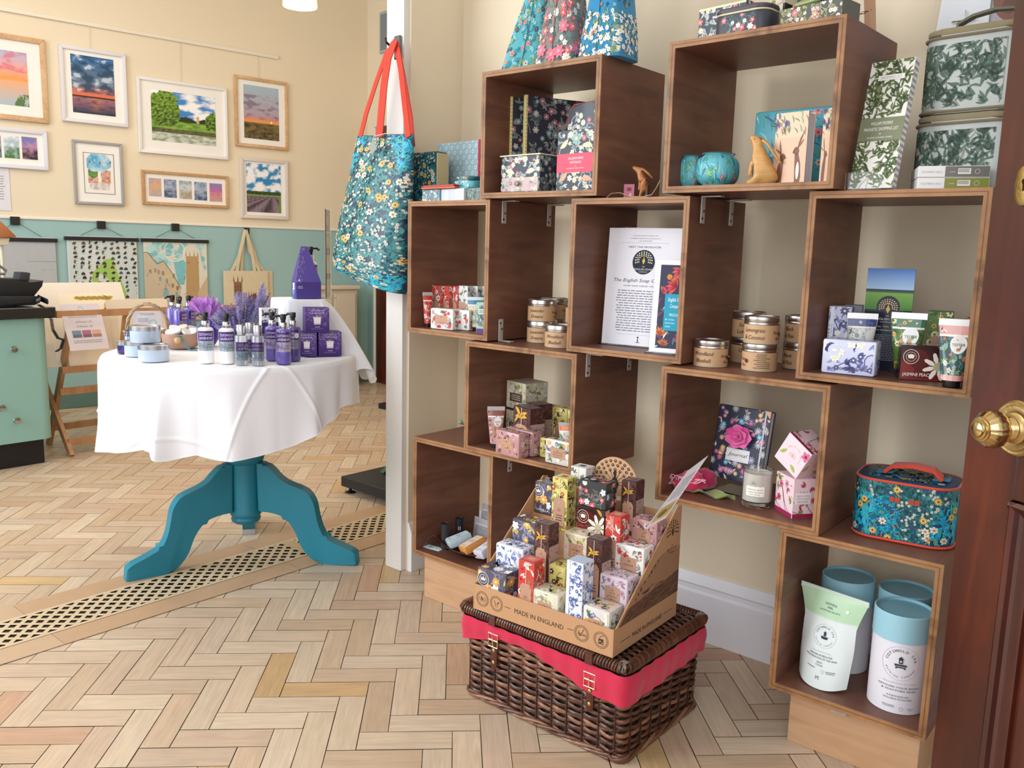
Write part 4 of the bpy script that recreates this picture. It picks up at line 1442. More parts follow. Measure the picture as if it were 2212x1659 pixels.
t = thing('glass_candle', 'cream candle in a clear glass tumbler with a paper label', 'candle', P, facecam(P))
b = MB('#ffffff')
r, h = .0335, .088
b.lathe([(.0002, 0), (r * .96, 0), (r, .002), (r, h), (r - .0018, h), (r - .0022, .014), (r * .8, .0115), (.0002, .0115)], 40, cap=False)
b.build('tumbler', GLASS, t)
b = MB('#efe8dc')
b.lathe([(r - .0026, .0145), (r - .0026, .078), (r - .004, .0775), (r * .5, .077), (.0002, .077)], 40)
b.build('wax', WAX, t)
b = MB('#efe9dd')
b.tube([(0, 0, .077), (.0005, 0, .084), (.001, 0, .090)], .0009, 6)
b.build('wick', PAPER, t)
b = MB('#efeade')
I = Ink(.044, .038, 3)
I.rect(0, 0, I.w, I.h * .62, '#f0ecdf', 1, 10)
for (x0, y0, x1, y1) in ((0, 0, 1, .015), (0, .6, 1, .62), (0, 0, .012, .62), (.988, 0, 1, .62)):
 I.rect(x0 * I.w, y0 * I.h, x1 * I.w, y1 * I.h, '#9a9284', 2, 4)
peacock(I, I.w * .4, I.h * .78, I.h * .15, '#6b6458', 2, n=7)
I.text('ORIENTAL SPICE &', I.w * .5, I.h * .38, I.h * .1, '#5c564c', 2, fit=I.w * .8)
I.text('CHERRY BLOSSOM', I.w * .5, I.h * .22, I.h * .1, '#5c564c', 2, fit=I.w * .8)
I.greek(I.w * .2, I.w * .8, I.h * .1, I.h * .08, 1, '#8a8478', 2)
b.ink(I, wrapz(0, 0, r + .0002, .028, -PI / 2 - .022 / r * 1.2), .00018)
b.build('label', PAPER, t)
CH = 'pink cherry blossom candle boxes'
def chbox(labelled):
 def f(I):
  I.rect(0, 0, I.w, I.h * .11, '#a02450', 3)
  R = I.R
  x, y = I.w * .95, I.h * .15
  for k in range(3):
   pts = [(I.w * (.95 - .2 * k), 0)]
   a = 2.0 + .3 * k
   for q in range(6):
    a += R.uniform(-.35, .35)
    pts.append((pts[-1][0] + math.cos(a) * .012, pts[-1][1] + math.sin(a) * .012))
   I.line(pts, .0012, '#7a3a44', 2)
  sprint('cherry', 1.0, .32, None)(I)
  if labelled:
   I.rect(I.w * .05, I.h * .36, I.w * .56, I.h * .66, '#f4eef0', 5)
   I.text('ORIENTAL SPICE &', I.w * .30, I.h * .56, I.h * .05, '#8a5a68', 6, fit=I.w * .42)
   I.text('CHERRY BLOSSOM', I.w * .30, I.h * .49, I.h * .05, '#8a5a68', 6, fit=I.w * .42)
   I.greek(I.w * .1, I.w * .5, I.h * .44, I.h * .04, 2, '#b08a94', 6)
 return f
def chtop(I):
 I.arctext('THE ENGLISH SOAP COMPANY', I.w * .5, I.h * .5, I.w * .28, I.w * .055, '#c9a08a')
 peacock(I, I.w * .5, I.h * .48, I.w * .12, '#c9a08a', 4, n=7)
 I.leaf(I.w * .05, I.h * .3, .6, .02, .008, '#9cb84a', 3)
 I.leaf(I.w * .85, I.h * .1, 2.4, .02, .008, '#9cb84a', 3)
 I.flower(I.w * .9, I.h * .8, .012, 5, '#d66a90', '#8c1f45', 3)
# corner towards us: build the left face as 'front'
C_ = W3(-.684, 1.764, cin(7) + .0003)
ax_ = (C_ - W3(-.684 - .783, 1.764 + .622, cin(7) + .0003)).normalized()
wc = .076
A = C_ - ax_ * wc
o = carton('candle_box', 'pink blossom candle box standing upright beside the glass candle', 'candle box', A, C_, wc, .088, '#efd3da', {'f': chbox(False), 'r': chbox(True), 't': chtop}, CH)
# the second one lies tilted on top of it
M2 = Matrix.Translation(C_ + Vector((0, 0, .089))) @ Matrix.Rotation(yaw_of(A, C_), 4, 'Z')
t2 = carton('candle_box', 'pink blossom candle box tilted on top of its twin', 'candle box', Vector((0, 0, 0)), Vector((.072, 0, 0)), .072, .072, '#efd3da', {'f': chtop, 'r': chtop, 'l': chbox(False), 't': chbox(False)}, CH)
t2.matrix_world = Matrix.Translation(W3(-.684, 1.805, cin(7) + .1385)) @ Matrix.Rotation(TH - .3, 4, 'Z') @ Matrix.Rotation(math.radians(31), 4, 'Y') @ Matrix.Translation((-.036, -.036, -.036))
# felt pouch, felt leaf
P = at(1486, 1052, cin(7))
t = thing('felt_pouch', 'crumpled crimson and pink felt pouch behind the leaflet in the journal crate', 'pouch', ps(1488, cin(7), 1.80), TH + .2)
b = MB('#c02450')
R = random.Random(8)
for k, (cx, cy, cz, rx, ry, rz_, c) in enumerate(((0, 0, .022, .042, .026, .022, '#c4204e'), (.03, .02, .030, .030, .022, .026, '#a81c48'), (-.035, .012, .016, .022, .018, .016, '#d8507a'), (.01, -.012, .040, .026, .02, .016, '#cf2b58'))):
 def fn(u, v, cx=cx, cy=cy, cz=cz, rx=rx, ry=ry, rz_=rz_):
  a, p_ = 2 * PI * u, PI * (v - .5)
  q = Vector((math.cos(a) * math.cos(p_), math.sin(a) * math.cos(p_), math.sin(p_)))
  k_ = 1 + .22 * noise.noise(q * 2.3 + Vector((cx * 90, 0, 3)))
  return (cx + rx * q.x * k_, cy + ry * q.y * k_, max(.0005, cz + rz_ * q.z * k_))
 b.C(c)
 b.grid(fn, 20, 12, None, True)
b.build('pouch_body', FELT, t, smooth=60)
b = MB('#d79aa8')
for k in range(3):
 b.tube([(-.03 + .012 * math.cos(q * .3 + k), -.028 + .004 * k, .03 + .012 * math.sin(q * .5)) for q in range(12)], .0012, 5)
 b.tube([(-.02 + q * .006, -.026 - .002 * math.sin(q), .034 + .006 * math.sin(q * .7 + k)) for q in range(12)], .0016, 5)
b.build('sequin_trim', PETAL, t)
P = ps(1535, cin(7) + .0005, 1.80)
b = MB('#7f8a2c')
def leaff(u, v):
 x = -.05 + .11 * u
 wdt = .020 * math.sin(PI * min(.98, u * .95 + .04)) * (1 + .15 * math.sin(u * 20))
 return (x, (v - .5) * 2 * wdt, .003 + .010 * math.sin(u * 5 + v * 2) ** 2)
b.grid(leaff, 20, 6)
b.grid(lambda u, v: (leaff(u, v)[0], leaff(u, v)[1], leaff(u, v)[2] - .0025), 20, 6)
tag(b.build('felt_leaf', FELT, None, P, TH + .1, smooth=60), 'flat olive green felt leaf lying in front of the journal', 'felt leaf')
# ---- crate 8: dish of soaps, tubes, packets
zs = cin(8) + .0003
dc = W3(-1.700, 1.838, zs)
t = thing('wooden_dish', 'shallow pointed wooden dish holding the pastel soap bars', 'dish', dc, TH + .06)
b = MB('#8a5a44')
def dishf(k):
 def fn(u, v):
  a = 2 * PI * u
  x = math.cos(a)
  rx, ry = .124, .055
  pt = abs(x) ** 6
  xx = rx * x * (1 + .06 * pt)
  yy = ry * math.sin(a) * (1 - .35 * abs(x) ** 3)
  s_ = .25 + .75 * v
  z = .002 + .020 * (v ** 2) * (1 + .5 * abs(x) ** 2) + (0 if k else .003)
  return (xx * s_, yy * s_, z)
 return fn
b.grid(dishf(1), 40, 8, None, True)
b.grid(dishf(0), 40, 8, None, True)
b.lathe([(.0001, .002), (.03, .002)], 20, cap=False)
for v in (1,):
 b.tube([dishf(1)(i / 40, 1) for i in range(40)], .0022, 6, True)
b.build('bowl', wood('dish_wood', '#5e3524', '#7d4a33', '#95604a', .45, (20, 20, 4)), t, smooth=60)
def barsoap(label, col, lab, M, foot=None):
 t = thing('soap_bar', label, 'soap', (0, 0, 0), 0, 'pastel soap bars in the wooden dish')
 t.matrix_world = M
 b = MB(col)
 b.box(0, .046, 0, .075, 0, .026, .0035, 2)
 b.build('bar', SOAPM, t)
 b = MB(lab)
 I = Ink(.0455, .0745, 2)
 I.rect(.001, .004, .0445, .0705, lab, 1)
 for q in range(3):
  I.text(['Citrus', 'Soap', ''][q] or ' ', I.w * .5, I.h * (.78 - .08 * q), .004, '#6f7478', 2)
 I.greek(.008, .038, .045, .0035, 4, '#8a9094', 2, .2)
 I.text('cult of cuda', I.w * .42, .010, .0052, '#3a4046', 2, fit=.026)
 b.ink(I, flat((0, 0, .026), (1, 0, 0), (0, 1, 0)), .00025)
 b.build('paper_label', PAPER, t, smooth=0)
def MT(P, rz, rx=0, ry=0):
 return Matrix.Translation(P) @ Matrix.Rotation(rz, 4, 'Z') @ Matrix.Rotation(ry, 4, 'Y') @ Matrix.Rotation(rx, 4, 'X')
barsoap('pale blue soap bar, uppermost and leftmost in the wooden dish', '#b4c9d0', '#c3d3d8', MT(W3(-1.775, 1.812, zs + .014), TH - .55, .30, -.12))
barsoap('orange and cream soap bar, middle one in the wooden dish', '#d9934a', '#e6ccb6', MT(W3(-1.705, 1.800, zs + .012), TH - .35, .34, -.18))
barsoap('pale lilac soap bar at the right of the wooden dish', '#d3d0de', '#dfdde6', MT(W3(-1.645, 1.800, zs + .012), TH - .2, .32, -.22))
for q, (x, n, hh, lb) in enumerate(((962, 1.822, .082, 'black cardboard lip balm tube standing behind the pale blue soap'), (993, 1.90, .078, 'black cardboard tube with a small white sticker, further back'))):
 P = ps(x, zs, n)
 b = MB('#26262a')
 b.lathe([(.0145, 0), (.0145, hh * .45), (.0138, hh * .455), (.0138, hh * .465), (.0145, hh * .47), (.0145, hh), (.0125, hh), (.012, hh - .002), (.0002, hh - .002)], 28)
 if q:
  I = Ink(.007, .012)
  I.rect(0, 0, .007, .012, '#e8e6e2', 1)
  b.ink(I, wrapz(0, 0, .0146, hh * .55, -PI / 2 - .35), .0002)
 o = b.build('balm_tube', BLACKP, None, P, facecam(P))
 tag(o, lb, 'tube', 'black card tubes in the lowest left crate')
for q, (x0, x1, n, z0, h, lb) in enumerate(((1033, 1070, 1.975, .045, .068, 'clear packet with a pale printed card, upper one at the crate side'), (1016, 1062, 1.945, 0, .075, 'clear packet with a pale rounded label, lower one at the crate side'))):
 A, B = ps(x0, zs + z0, n), ps(x1, zs + z0, n - .01)
 w_ = (B - A).length
 t = thing('soap_packet', lb, 'packet', A, yaw_of(A, B))
 t.rotation_euler[0] = -.12
 b = MB('#e3e1e2')
 def pk(sg):
  return lambda u, v: (w_ * u, sg * .009 * math.sin(PI * u) * math.sin(PI * v) + .009, h * v)
 b.grid(pk(1), 8, 8)
 b.grid(pk(-1), 8, 8)
 b.build('pouch', mat('frosted_film', .3, var=.02, trans=.35), t, smooth=60)
 b = MB('#e9e8ee')
 I = Ink(w_ * .8, h * .62, 3)
 I.rect(0, 0, I.w, I.h, '#eceaf0', 1, 4)
 I.text('cult of cuda', I.w * .5, I.h * .12, I.h * .16, '#44464e', 2, fit=I.w * .8)
 I.greek(I.w * .15, I.w * .85, I.h * .82, I.h * .12, 3, '#9a9aa4', 2)
 b.ink(I, lambda x, y: ((w_ * .1 + x, -.009 * math.sin(PI * (w_ * .1 + x) / w_) * math.sin(PI * (h * .15 + y) / h) + .0085, h * .15 + y), (0, -1, 0)), .0004)
 b.build('label', PAPER, t, smooth=0)
# turquoise gift tag tied to the dish
P = ps(930, zs, 1.80)
t = thing('gift_tag', 'turquoise and white card tag on a grey cord at the left of the wooden dish', 'tag', P, TH + .1)
b = MB('#d9ecec')
b.box(-.022, .045, -.014, .012, .0002, .0014)
I = Ink(.067, .026, 3)
I.disc(.024, .013, .010, '#4fb0b8', 1, 20)
I.ring(.024, .013, .006, .008, '#d9ecec', 2)
I.greek(.036, .062, .018, .004, 3, '#6fa8ae', 2)
b.ink(I, flat((-.022, -.014, .0014), (1, 0, 0), (0, 1, 0)), .0003)
b.build('card', PAPER, t, smooth=0)
b = MB('#4f6064')
b.tube([(-.018 + .002 * math.sin(a), -.002 + .02 * (1 - math.cos(a)) * .4, .002 + .026 * math.sin(a / 2)) for a in [k * PI / 9 for k in range(19)]], .0011, 5)
b.tube([(-.018, -.002, .002), (-.022, .01, .016), (-.012, .022, .030), (.0, .026, .028)], .0011, 5)
b.build('cord', FABRIC, t)
# glass bead at the back of crate 8's top
P = ps(995, ctop(8) + .001, 1.985)
b = MB('#7fae9a')
b.lathe([(.0005, 0), (.006, .002), (.009, .008), (.006, .014), (.0005, .016)], 16)
b.C('#b03040')
b.lathe([(.0005, .0), (.005, .001), (.0068, .004)], 16, c=(.007, -.003, .0))
tag(b.build('bauble', GEL, None, P), 'tiny green and red bauble behind the corner of the pink soap crate', 'bauble')
# ---- crate 9: pouch and three tubs
z9 = cin(9) + .0003
TB = 'white cardboard tubs with pale blue lids'
def tub(label, P, rz, r, h, face):
 t = thing('cardboard_tub', label, 'tub', P, rz, TB)
 lh = h * .27
 b = MB('#e6e3ea')
 b.lathe([(r * .96, 0), (r * .975, .001), (r * .975, h - lh)], 52)
 I = Ink(2 * r * 1.25, h - lh, 3)
 if face:
  w_, H = I.w, I.h
  cx, cy, q = w_ * .5, H * .72, w_ * .235
  I.ring(cx, cy, q * 1.05, q * 1.08, '#cfcbd6', 2, 40)
  I.arctext('COTSWOLD SPA', cx, cy, q * .74, q * .24, '#2b3440', PI / 2, 3, step=.24)
  I.arctext('BATHING COMPANY', cx, cy, q * .80, q * .14, '#2b3440', -PI / 2, 3, step=.165, flip=True)
  for (x0, x1, y0, y1) in ((-.34, .34, -.12, -.05), (-.31, .31, -.2, -.12), (-.26, .26, -.28, -.2), (-.28, -.2, -.34, -.28), (.2, .28, -.34, -.28)):
   I.rect(cx + x0 * q, cy + y0 * q, cx + x1 * q, cy + y1 * q, '#333c48', 3)
  I.rect(cx - .26 * q, cy - .19 * q, cx + .26 * q, cy - .165 * q, '#e6e3ea', 4)
  I.rect(cx - .11 * q, cy + .0 * q, cx + .11 * q, cy + .28 * q, '#333c48', 3)
  I.add([(cx - .16 * q, cy + .28 * q), (cx + .16 * q, cy + .28 * q), (cx, cy + .46 * q)], '#333c48', 3)
  I.rect(cx - .05 * q, cy + .1 * q, cx + .05 * q, cy + .2 * q, '#e6e3ea', 4)
  I.text('DETOXES YOUR BODY', cx, H * .37, H * .034, '#2b3038', 3, fit=w_ * .56)
  I.text('& SOOTHES SKIN', cx, H * .325, H * .034, '#2b3038', 3, fit=w_ * .46)
  I.text('4 INDIVIDUAL', cx, H * .245, H * .03, '#2b3038', 3, fit=w_ * .30)
  I.text('SOLUBLE POUCHES', cx, H * .205, H * .03, '#2b3038', 3, fit=w_ * .38)
  I.text('FRAGRANCE FREE', cx, H * .43, H * .028, '#bdb8c6', 3, fit=w_ * .44)
  I.ring(w_ * .56, H * .08, H * .022, H * .025, '#4a525c', 3, 16)
  I.greek(w_ * .3, w_ * .48, H * .11, H * .02, 2, '#5a626c', 3)
  I.text('NATURAL &', w_ * .68, H * .085, H * .017, '#4a525c', 3)
  I.text('VEGAN', w_ * .68, H * .065, H * .017, '#4a525c', 3)
 b.ink(I, wrapz(0, 0, r * .975, 0, -PI / 2 - I.w / 2 / r), .0004)
 b.build('tub_body', CARD, t)
 b = MB('#9dcbd9')
 b.lathe([(r, h - lh), (r, h - .0022), (r * .97, h), (r * .93, h - .0008), (r * .915, h - .0055, '#86bccb'), (.0002, h - .0055, '#86bccb')], 52, cap=False)
 b.build('tub_lid', CARD, t)
P = ps(1934, z9, 1.838)
tub('white tub with pale blue lid and round bath logo, frontmost of the three', P, facecam(P, .02), .0585, .212, True)
P = ps(1940, z9, 1.962)
tub('blue-lidded tub directly behind the front tub', P, facecam(P, .4), .0585, .208, False)
P = ps(1817, z9, 1.935)
tub('blue-lidded tub behind the green-topped pouch', P, facecam(P, .1), .058, .215, False)
A, B = ps(1726, z9, 1.812), ps(1828, z9, 1.795)
w_ = (B - A).length
t = thing('refill_pouch', 'white stand-up pouch with a green top band and bath logo', 'pouch', (A + B) / 2, yaw_of(A, B))
H = .205
def hw(v):
 base = w_ / 2 * (1.0 + .08 * math.sin(v * 3))
 return base + (.022 * max(0, (v - .68) / .32) ** 1.2)
def pouch(sg):
 def fn(u, v):
  x = (u - .5) * 2
  th = .030 * (1 - v) ** .7 * (1 - abs(x) ** 2.6) + .001
  wr = .0035 * noise.noise(Vector((x * 2.2, v * 3.1, sg * 2))) * math.sin(PI * v)
  z = H * v + (-.010 * (1 - x * x) * (1 - v) * (1 if sg < 0 else 0)) + .010 * (1 - v) * 1
  if v < .02 and sg < 0:
   z = .0008 + .010 * x * x
  return (x * hw(v), sg * th + wr + .02 * v, max(.0006, z))
 return fn
b = MB('#dde6e2')
def pcol(u, v):
 return '#b9d8b4' if v > .735 else '#dfe7e4'
b.grid(pouch(-1), 34, 40, pcol)
b.grid(pouch(1), 34, 40, pcol)
b.build('pouch_film', mat('satin_film', .35, var=.01), t, smooth=60)
I = Ink(w_ * .9, H * .95, 4)
W0, H0 = I.w, I.h
cx, cy, q = W0 * .5, H0 * .56, W0 * .235
I.ring(cx, cy, q * 1.05, q * 1.08, '#c3cfcb', 2, 36)
I.arctext('COTSWOLD SPA', cx, cy, q * .74, q * .24, '#2b3440', PI / 2, 3, step=.24)
I.arctext('BATHING COMPANY', cx, cy, q * .80, q * .14, '#2b3440', -PI / 2, 3, step=.165, flip=True)
for (x0, x1, y0, y1) in ((-.34, .34, -.12, -.05), (-.31, .31, -.2, -.12), (-.26, .26, -.28, -.2)):
 I.rect(cx + x0 * q, cy + y0 * q, cx + x1 * q, cy + y1 * q, '#333c48', 3)
I.rect(cx - .11 * q, cy, cx + .11 * q, cy + .28 * q, '#333c48', 3)
I.add([(cx - .16 * q, cy + .28 * q), (cx + .16 * q, cy + .28 * q), (cx, cy + .46 * q)], '#333c48', 3)
I.text('SOOTHE &', cx, H0 * .905, H0 * .036, '#3a5244', 3, fit=W0 * .26)
I.text('HEAL', cx, H0 * .868, H0 * .034, '#3a5244', 3, fit=W0 * .13)
I.text('LUXURY DEAD SEA SALTS', cx, H0 * .832, H0 * .024, '#4a6454', 3, fit=W0 * .46)
I.disc(W0 * .88, H0 * .89, W0 * .035, '#eef2ee', 3, 20)
I.text('FRAGRANCE FREE', cx, H0 * .375, H0 * .024, '#c3cdc6', 3, fit=W0 * .42)
I.text('REPAIRS & REDUCES', cx, H0 * .335, H0 * .028, '#2b3038', 3, fit=W0 * .50)
I.text('INFLAMMATION OF THE SKIN', cx, H0 * .30, H0 * .028, '#2b3038', 3, fit=W0 * .70)
I.text('READY', cx, H0 * .255, H0 * .026, '#2b3038', 3, fit=W0 * .13)
I.text('TO POUR', cx, H0 * .225, H0 * .026, '#2b3038', 3, fit=W0 * .17)
I.greek(W0 * .22, W0 * .42, H0 * .19, H0 * .02, 1, '#5a626c', 3)
I.ring(W0 * .6, H0 * .175, H0 * .016, H0 * .018, '#4a525c', 3, 14)
I.greek(W0 * .66, W0 * .86, H0 * .18, H0 * .018, 2, '#5a626c', 3)
I.text('M', cx, H0 * .075, H0 * .06, '#8c6a7a', 3)
b = MB()
pf = pouch(-1)
def pm(x, y):
 u, v = .05 + .9 * x / W0, .03 + .94 * y / H0
 xx = (u - .5) * 2 * (w_ / 2) / hw(v)
 p_ = Vector(pf(xx / 2 + .5, v))
 return p_, (0, -1, 0)
b.ink(I, pm, .0005)
b.build('print', PAPER, t, smooth=0)
b = MB('#cfe0d2')
zt = H + .0
b.box(-hw(1), hw(1), .0185, .0215, H - .006, H + .006, .0005)
b.build('top_seal', mat('satin_film', .35), t)
b = MB('#e6e0d6')
P = ps(1812, .128, 1.772)
b.box(-.016, .016, -.0008, 0, -.018, .008)
b.M = Matrix.Rotation(.5, 4, 'Y')
b.box(-.012, .014, -.0016, -.0010, -.012, .002)
tag(b.build('tape_piece', mat('clear_tape', .15, var=.02, trans=.6), None, P, TH + .02), 'crumpled bit of clear tape stuck below the lowest right crate', 'tape')
# ================================================================= skinned figures
def skin(name, nodes, edges, m, col, parent=None, sub=2, loc=None, rz=None):
 me = bpy.data.meshes.new(name)
 me.from_pydata([n[:3] for n in nodes], edges, [])
 ob = bpy.data.objects.new(name, me)
 COL.objects.link(ob)
 ob.modifiers.new('skin', 'SKIN').use_smooth_shade = True
 sv = me.skin_vertices[0].data
 for i, n in enumerate(nodes):
  r = n[3]
  sv[i].radius = (r, n[4] if len(n) > 4 else r)
 sv[0].use_root = True
 s_ = ob.modifiers.new('sub', 'SUBSURF')
 s_.levels = sub
 s_.render_levels = sub
 dg = bpy.context.evaluated_depsgraph_get()
 m2 = bpy.data.meshes.new_from_object(ob.evaluated_get(dg))
 bpy.data.objects.remove(ob)
 m2.name = name
 ca = m2.color_attributes.new('Col', 'FLOAT_COLOR', 'CORNER')
 c = lin(col)
 for d in ca.data:
  d.color = c
 m2.materials.clear()
 m2.materials.append(m)
 for p in m2.polygons:
  p.use_smooth = True
 o = bpy.data.objects.new(name, m2)
 COL.objects.link(o)
 if parent:
  o.parent = parent
 if loc is not None:
  o.location = loc
 if rz is not None:
  o.rotation_euler = (0, 0, rz)
 return o
def morris(I, sz=.012):
 sprint('morrislite', sz / .011)(I)
# ---- inside crate 1
def bookcover(I):
 sprint('morrisdark', 1.3)(I)
 I.flower(I.w * .25, I.h * .35, .02, 8, '#b5625a', '#d79a7a', 5)
 I.leaf(I.w * .5, I.h * .7, .2, .04, .014, '#a8a294', 5, .4)
 I.leaf(I.w * .55, I.h * .25, -1.0, .04, .014, '#9c6a5c', 5, .4)
for q, (x, lb) in enumerate(((1099, 'tall dark floral ring folder with a gold ruled edge, left one in its crate'), (1131, 'tall dark floral ring folder with a gold ruled edge, right one in its crate'))):
 A, B = pr(1, x, 1.835), pr(1, x + 118, 1.990)
 t = thing('ring_folder', lb, 'folder', A, yaw_of(A, B), 'dark floral folders in the top left crate')
 w_ = .20
 b = MB('#34343e')
 b.box(.006, w_, 0, .012, 0, .262, .001)
 I = Ink(w_ - .006, .262, 3 + q)
 bookcover(I)
 b.ink(I, flat((.006, 0, 0), (1, 0, 0), (0, 0, 1)))
 b.build('cover', CARD, t)
 b = MB('#d9c98a')
 b.box(-.001, .006, -.001, .013, 0, .264, .0008)
 for k in range(26):
  b.C('#8a7a4a')
  b.box(-.0004, .004 if k % 2 else .006, -.0014, -.0009, .008 + k * .0097, .0092 + k * .0097)
 b.build('gold_edge', CARD, t)
A, B = pr(1, 1082, 1.775), pr(1, 1165, 1.768)
w_ = (B - A).length
t = thing('drawer_box', 'small floral card drawer box with a cream lid edge and round knob', 'box', A, yaw_of(A, B))
b = MB('#343a46')
b.box(0, w_, 0, .085, 0, .095, .0006)
for f_, (fw, fh), fn in (('f', (w_, .095), flat((0, 0, 0), (1, 0, 0), (0, 0, 1))), ('r', (.085, .095), flat((w_, 0, 0), (0, 1, 0), (0, 0, 1)))):
 I = Ink(fw, fh, 7)
 if f_ == 'f':
  morris(I)
  I.leaf(fw * .12, fh * .6, .1, .034, .014, '#d8cdb6', 5, -.3)
  I.leaf(fw * .88, fh * .6, PI - .1, .034, .014, '#d8cdb6', 5, .3)
  I.rect(fw * .36, fh * .90, fw * .62, fh * .95, '#cfccd4', 5)
 else:
  sprint('morrisdark')(I)
 b.ink(I, fn)
b.build('carcass', CARD, t)
b = MB('#e3d6b8')
b.box(-.004, w_ + .003, -.004, .088, .0955, .099, .0006)
b.build('lid', CARD, t)
b = MB('#c9b0ae')
b.box(.004, w_ - .004, -.0025, -.0002, .004, .040, .0004)
I = Ink(w_ - .01, .034, 9)
morris(I)
I.rect(I.w * .74, I.h * .28, I.w * .90, I.h * .55, '#e8a0a4', 5)
b.ink(I, flat((.005, -.0026, .005), (1, 0, 0), (0, 0, 1)))
dw = b.build('drawer', CARD, t)
b = MB('#8f7f74')
b.M = Matrix.Translation((w_ * .48, -.0026, .024)) @ Matrix.Rotation(PI / 2, 4, 'X')
b.lathe([(.003, 0), (.003, .003), (.0075, .006), (.007, .010), (.0005, .0115)], 20)
b.build('knob', PLASTIC, dw)
def noteblock(I):
 morris(I, .013)
 for sgn, c in ((1, '#e0d0a8'), (-1, '#e0d0a8')):
  for yy in (.72, .18):
   I.leaf(I.w * (.5 + sgn * .42), I.h * yy, PI / 2 + sgn * 1.2, .034, .014, '#dcc9a4' if yy > .5 else '#e0a080', 5, .3)
 I.flower(I.w * .5, I.h * .86, .016, 8, '#8fb0a8', '#d8d0be', 5)
 I.rect(0, I.h * .31, I.w, I.h * .62, '#d8405c', 6)
 I.text('WILLIAM MORRIS', I.w * .5, I.h * .52, I.h * .055, '#f6e8e6', 7, fit=I.w * .40)
 I.text('NOTE BLOCK', I.w * .5, I.h * .455, I.h * .055, '#f6e8e6', 7, fit=I.w * .30)
 I.text('by', I.w * .5, I.h * .405, I.h * .03, '#f6e8e6', 7)
 I.text('THE GIFTED STATIONERY COMPANY', I.w * .5, I.h * .365, I.h * .026, '#f6e8e6', 7, fit=I.w * .46)
carton('note_block', 'floral note block with a wide crimson paper band standing in the top left crate', 'notepad', pr(1, 1201, 1.775), pr(1, 1284, 1.765), .03, .150, '#343a46', {'f': noteblock}, bev=.0006)
A, B = pr(1, 1222, 1.85), pr(1, 1288, 1.845)
w_ = (B - A).length
t = thing('zipped_case', 'arched floral fabric case with red piping behind the note block', 'case', A, yaw_of(A, B))
H = .228
arch = [(0, 0), (w_, 0), (w_, H)] + [(w_ - .0 - (w_ - .02) * k / 5, H - .0 + 0 * k) for k in range(1, 5)] + [(.016, H - .004), (.005, H - .014), (0, H - .03)]
b = MB('#3a414c')
b.prism(arch, 0, .05, 'y', .004)
I = Ink(w_, H - .02, 5)
morris(I, .012)
b.ink(I, flat((0, -.0002, 0), (1, 0, 0), (0, 0, 1)))
b.build('case_body', OILCLOTH, t)
b = MB('#b0444a')
b.tube([(-.001, .004, .0), (-.001, .004, H - .03), (.005, .004, H - .012), (.017, .004, H - .001), (w_, .004, H + .002)], .0022, 6)
b.build('piping', FABRIC, t)
# ---- inside crate 2
for q, (x, n, w_, lb) in enumerate(((1490, 1.805, .050, 'small round teal floral pouch at the left in the highest crate'), (1548, 1.80, .088, 'wider teal floral pouch beside the small round one'))):
 P = pr(2, x, n)
 t = thing('glasses_pouch', lb, 'pouch', P, TH + .12, 'teal floral pouches in the highest crate')
 d_ = .05 if q == 0 else .10
 b = MB('#5fb0ba')
 hh = .074
 def fn(u, v, w_=w_, d_=d_):
  a = 2 * PI * u
  cx, sy = math.cos(a), math.sin(a)
  e = .72
  k = (1 - abs(2 * v - 1) ** 3.2) ** .42 if 0 < v < 1 else .55
  k = max(k, .6)
  return (w_ / 2 * math.copysign(abs(cx) ** e, cx) * k, d_ / 2 * math.copysign(abs(sy) ** e, sy) * k, hh * v)
 b.grid(fn, 32, 14, None, True)
 b.poly([fn(i / 32, 1) for i in range(32)])
 b.poly([fn(i / 32, 0) for i in reversed(range(32))])
 I = Ink(PI * (w_ + d_) / 2 * .9, hh * .9, 6 + q)
 for _ in range(40):
  I.leaf(I.R.uniform(0, I.w), I.R.uniform(0, I.h), PI / 2 + I.R.uniform(-.8, .8), .026, .003, I.R.choice(['#2f7f9a', '#3d93a8', '#8fd0d4']), 2, .6)
 I.floral(['#57a07a', '#3f6a7a', '#8fc07a'], ['#e09a8a', '#d9707a', '#2f5a6a'], '#f0c8a0', .22, .012)
 def mp(x, y, I=I, fn=fn, w_=w_, d_=d_):
  p_ = Vector(fn(.5 + .5 * x / I.w, .05 + .9 * y / I.h))
  return p_, Vector((p_.x / w_ ** 2, p_.y / d_ ** 2, 0)).normalized()
 b.ink(I, mp, .0004)
 b.build('pouch_body', OILCLOTH, t, smooth=60)
 b = MB('#2f6a78')
 b.tube([(w_ / 2 * .8 * math.cos(a), d_ / 2 * .8 * math.sin(a), hh * .985) for a in [2 * PI * i / 24 for i in range(24)]], .0012, 5, True)
 b.build('zip', FABRIC, t)
P = pr(2, 1643, 1.795)
t = thing('carved_hare', 'pale carved wooden hare sitting up with its nose raised, before the hare books', 'carving', P, TH + .25)
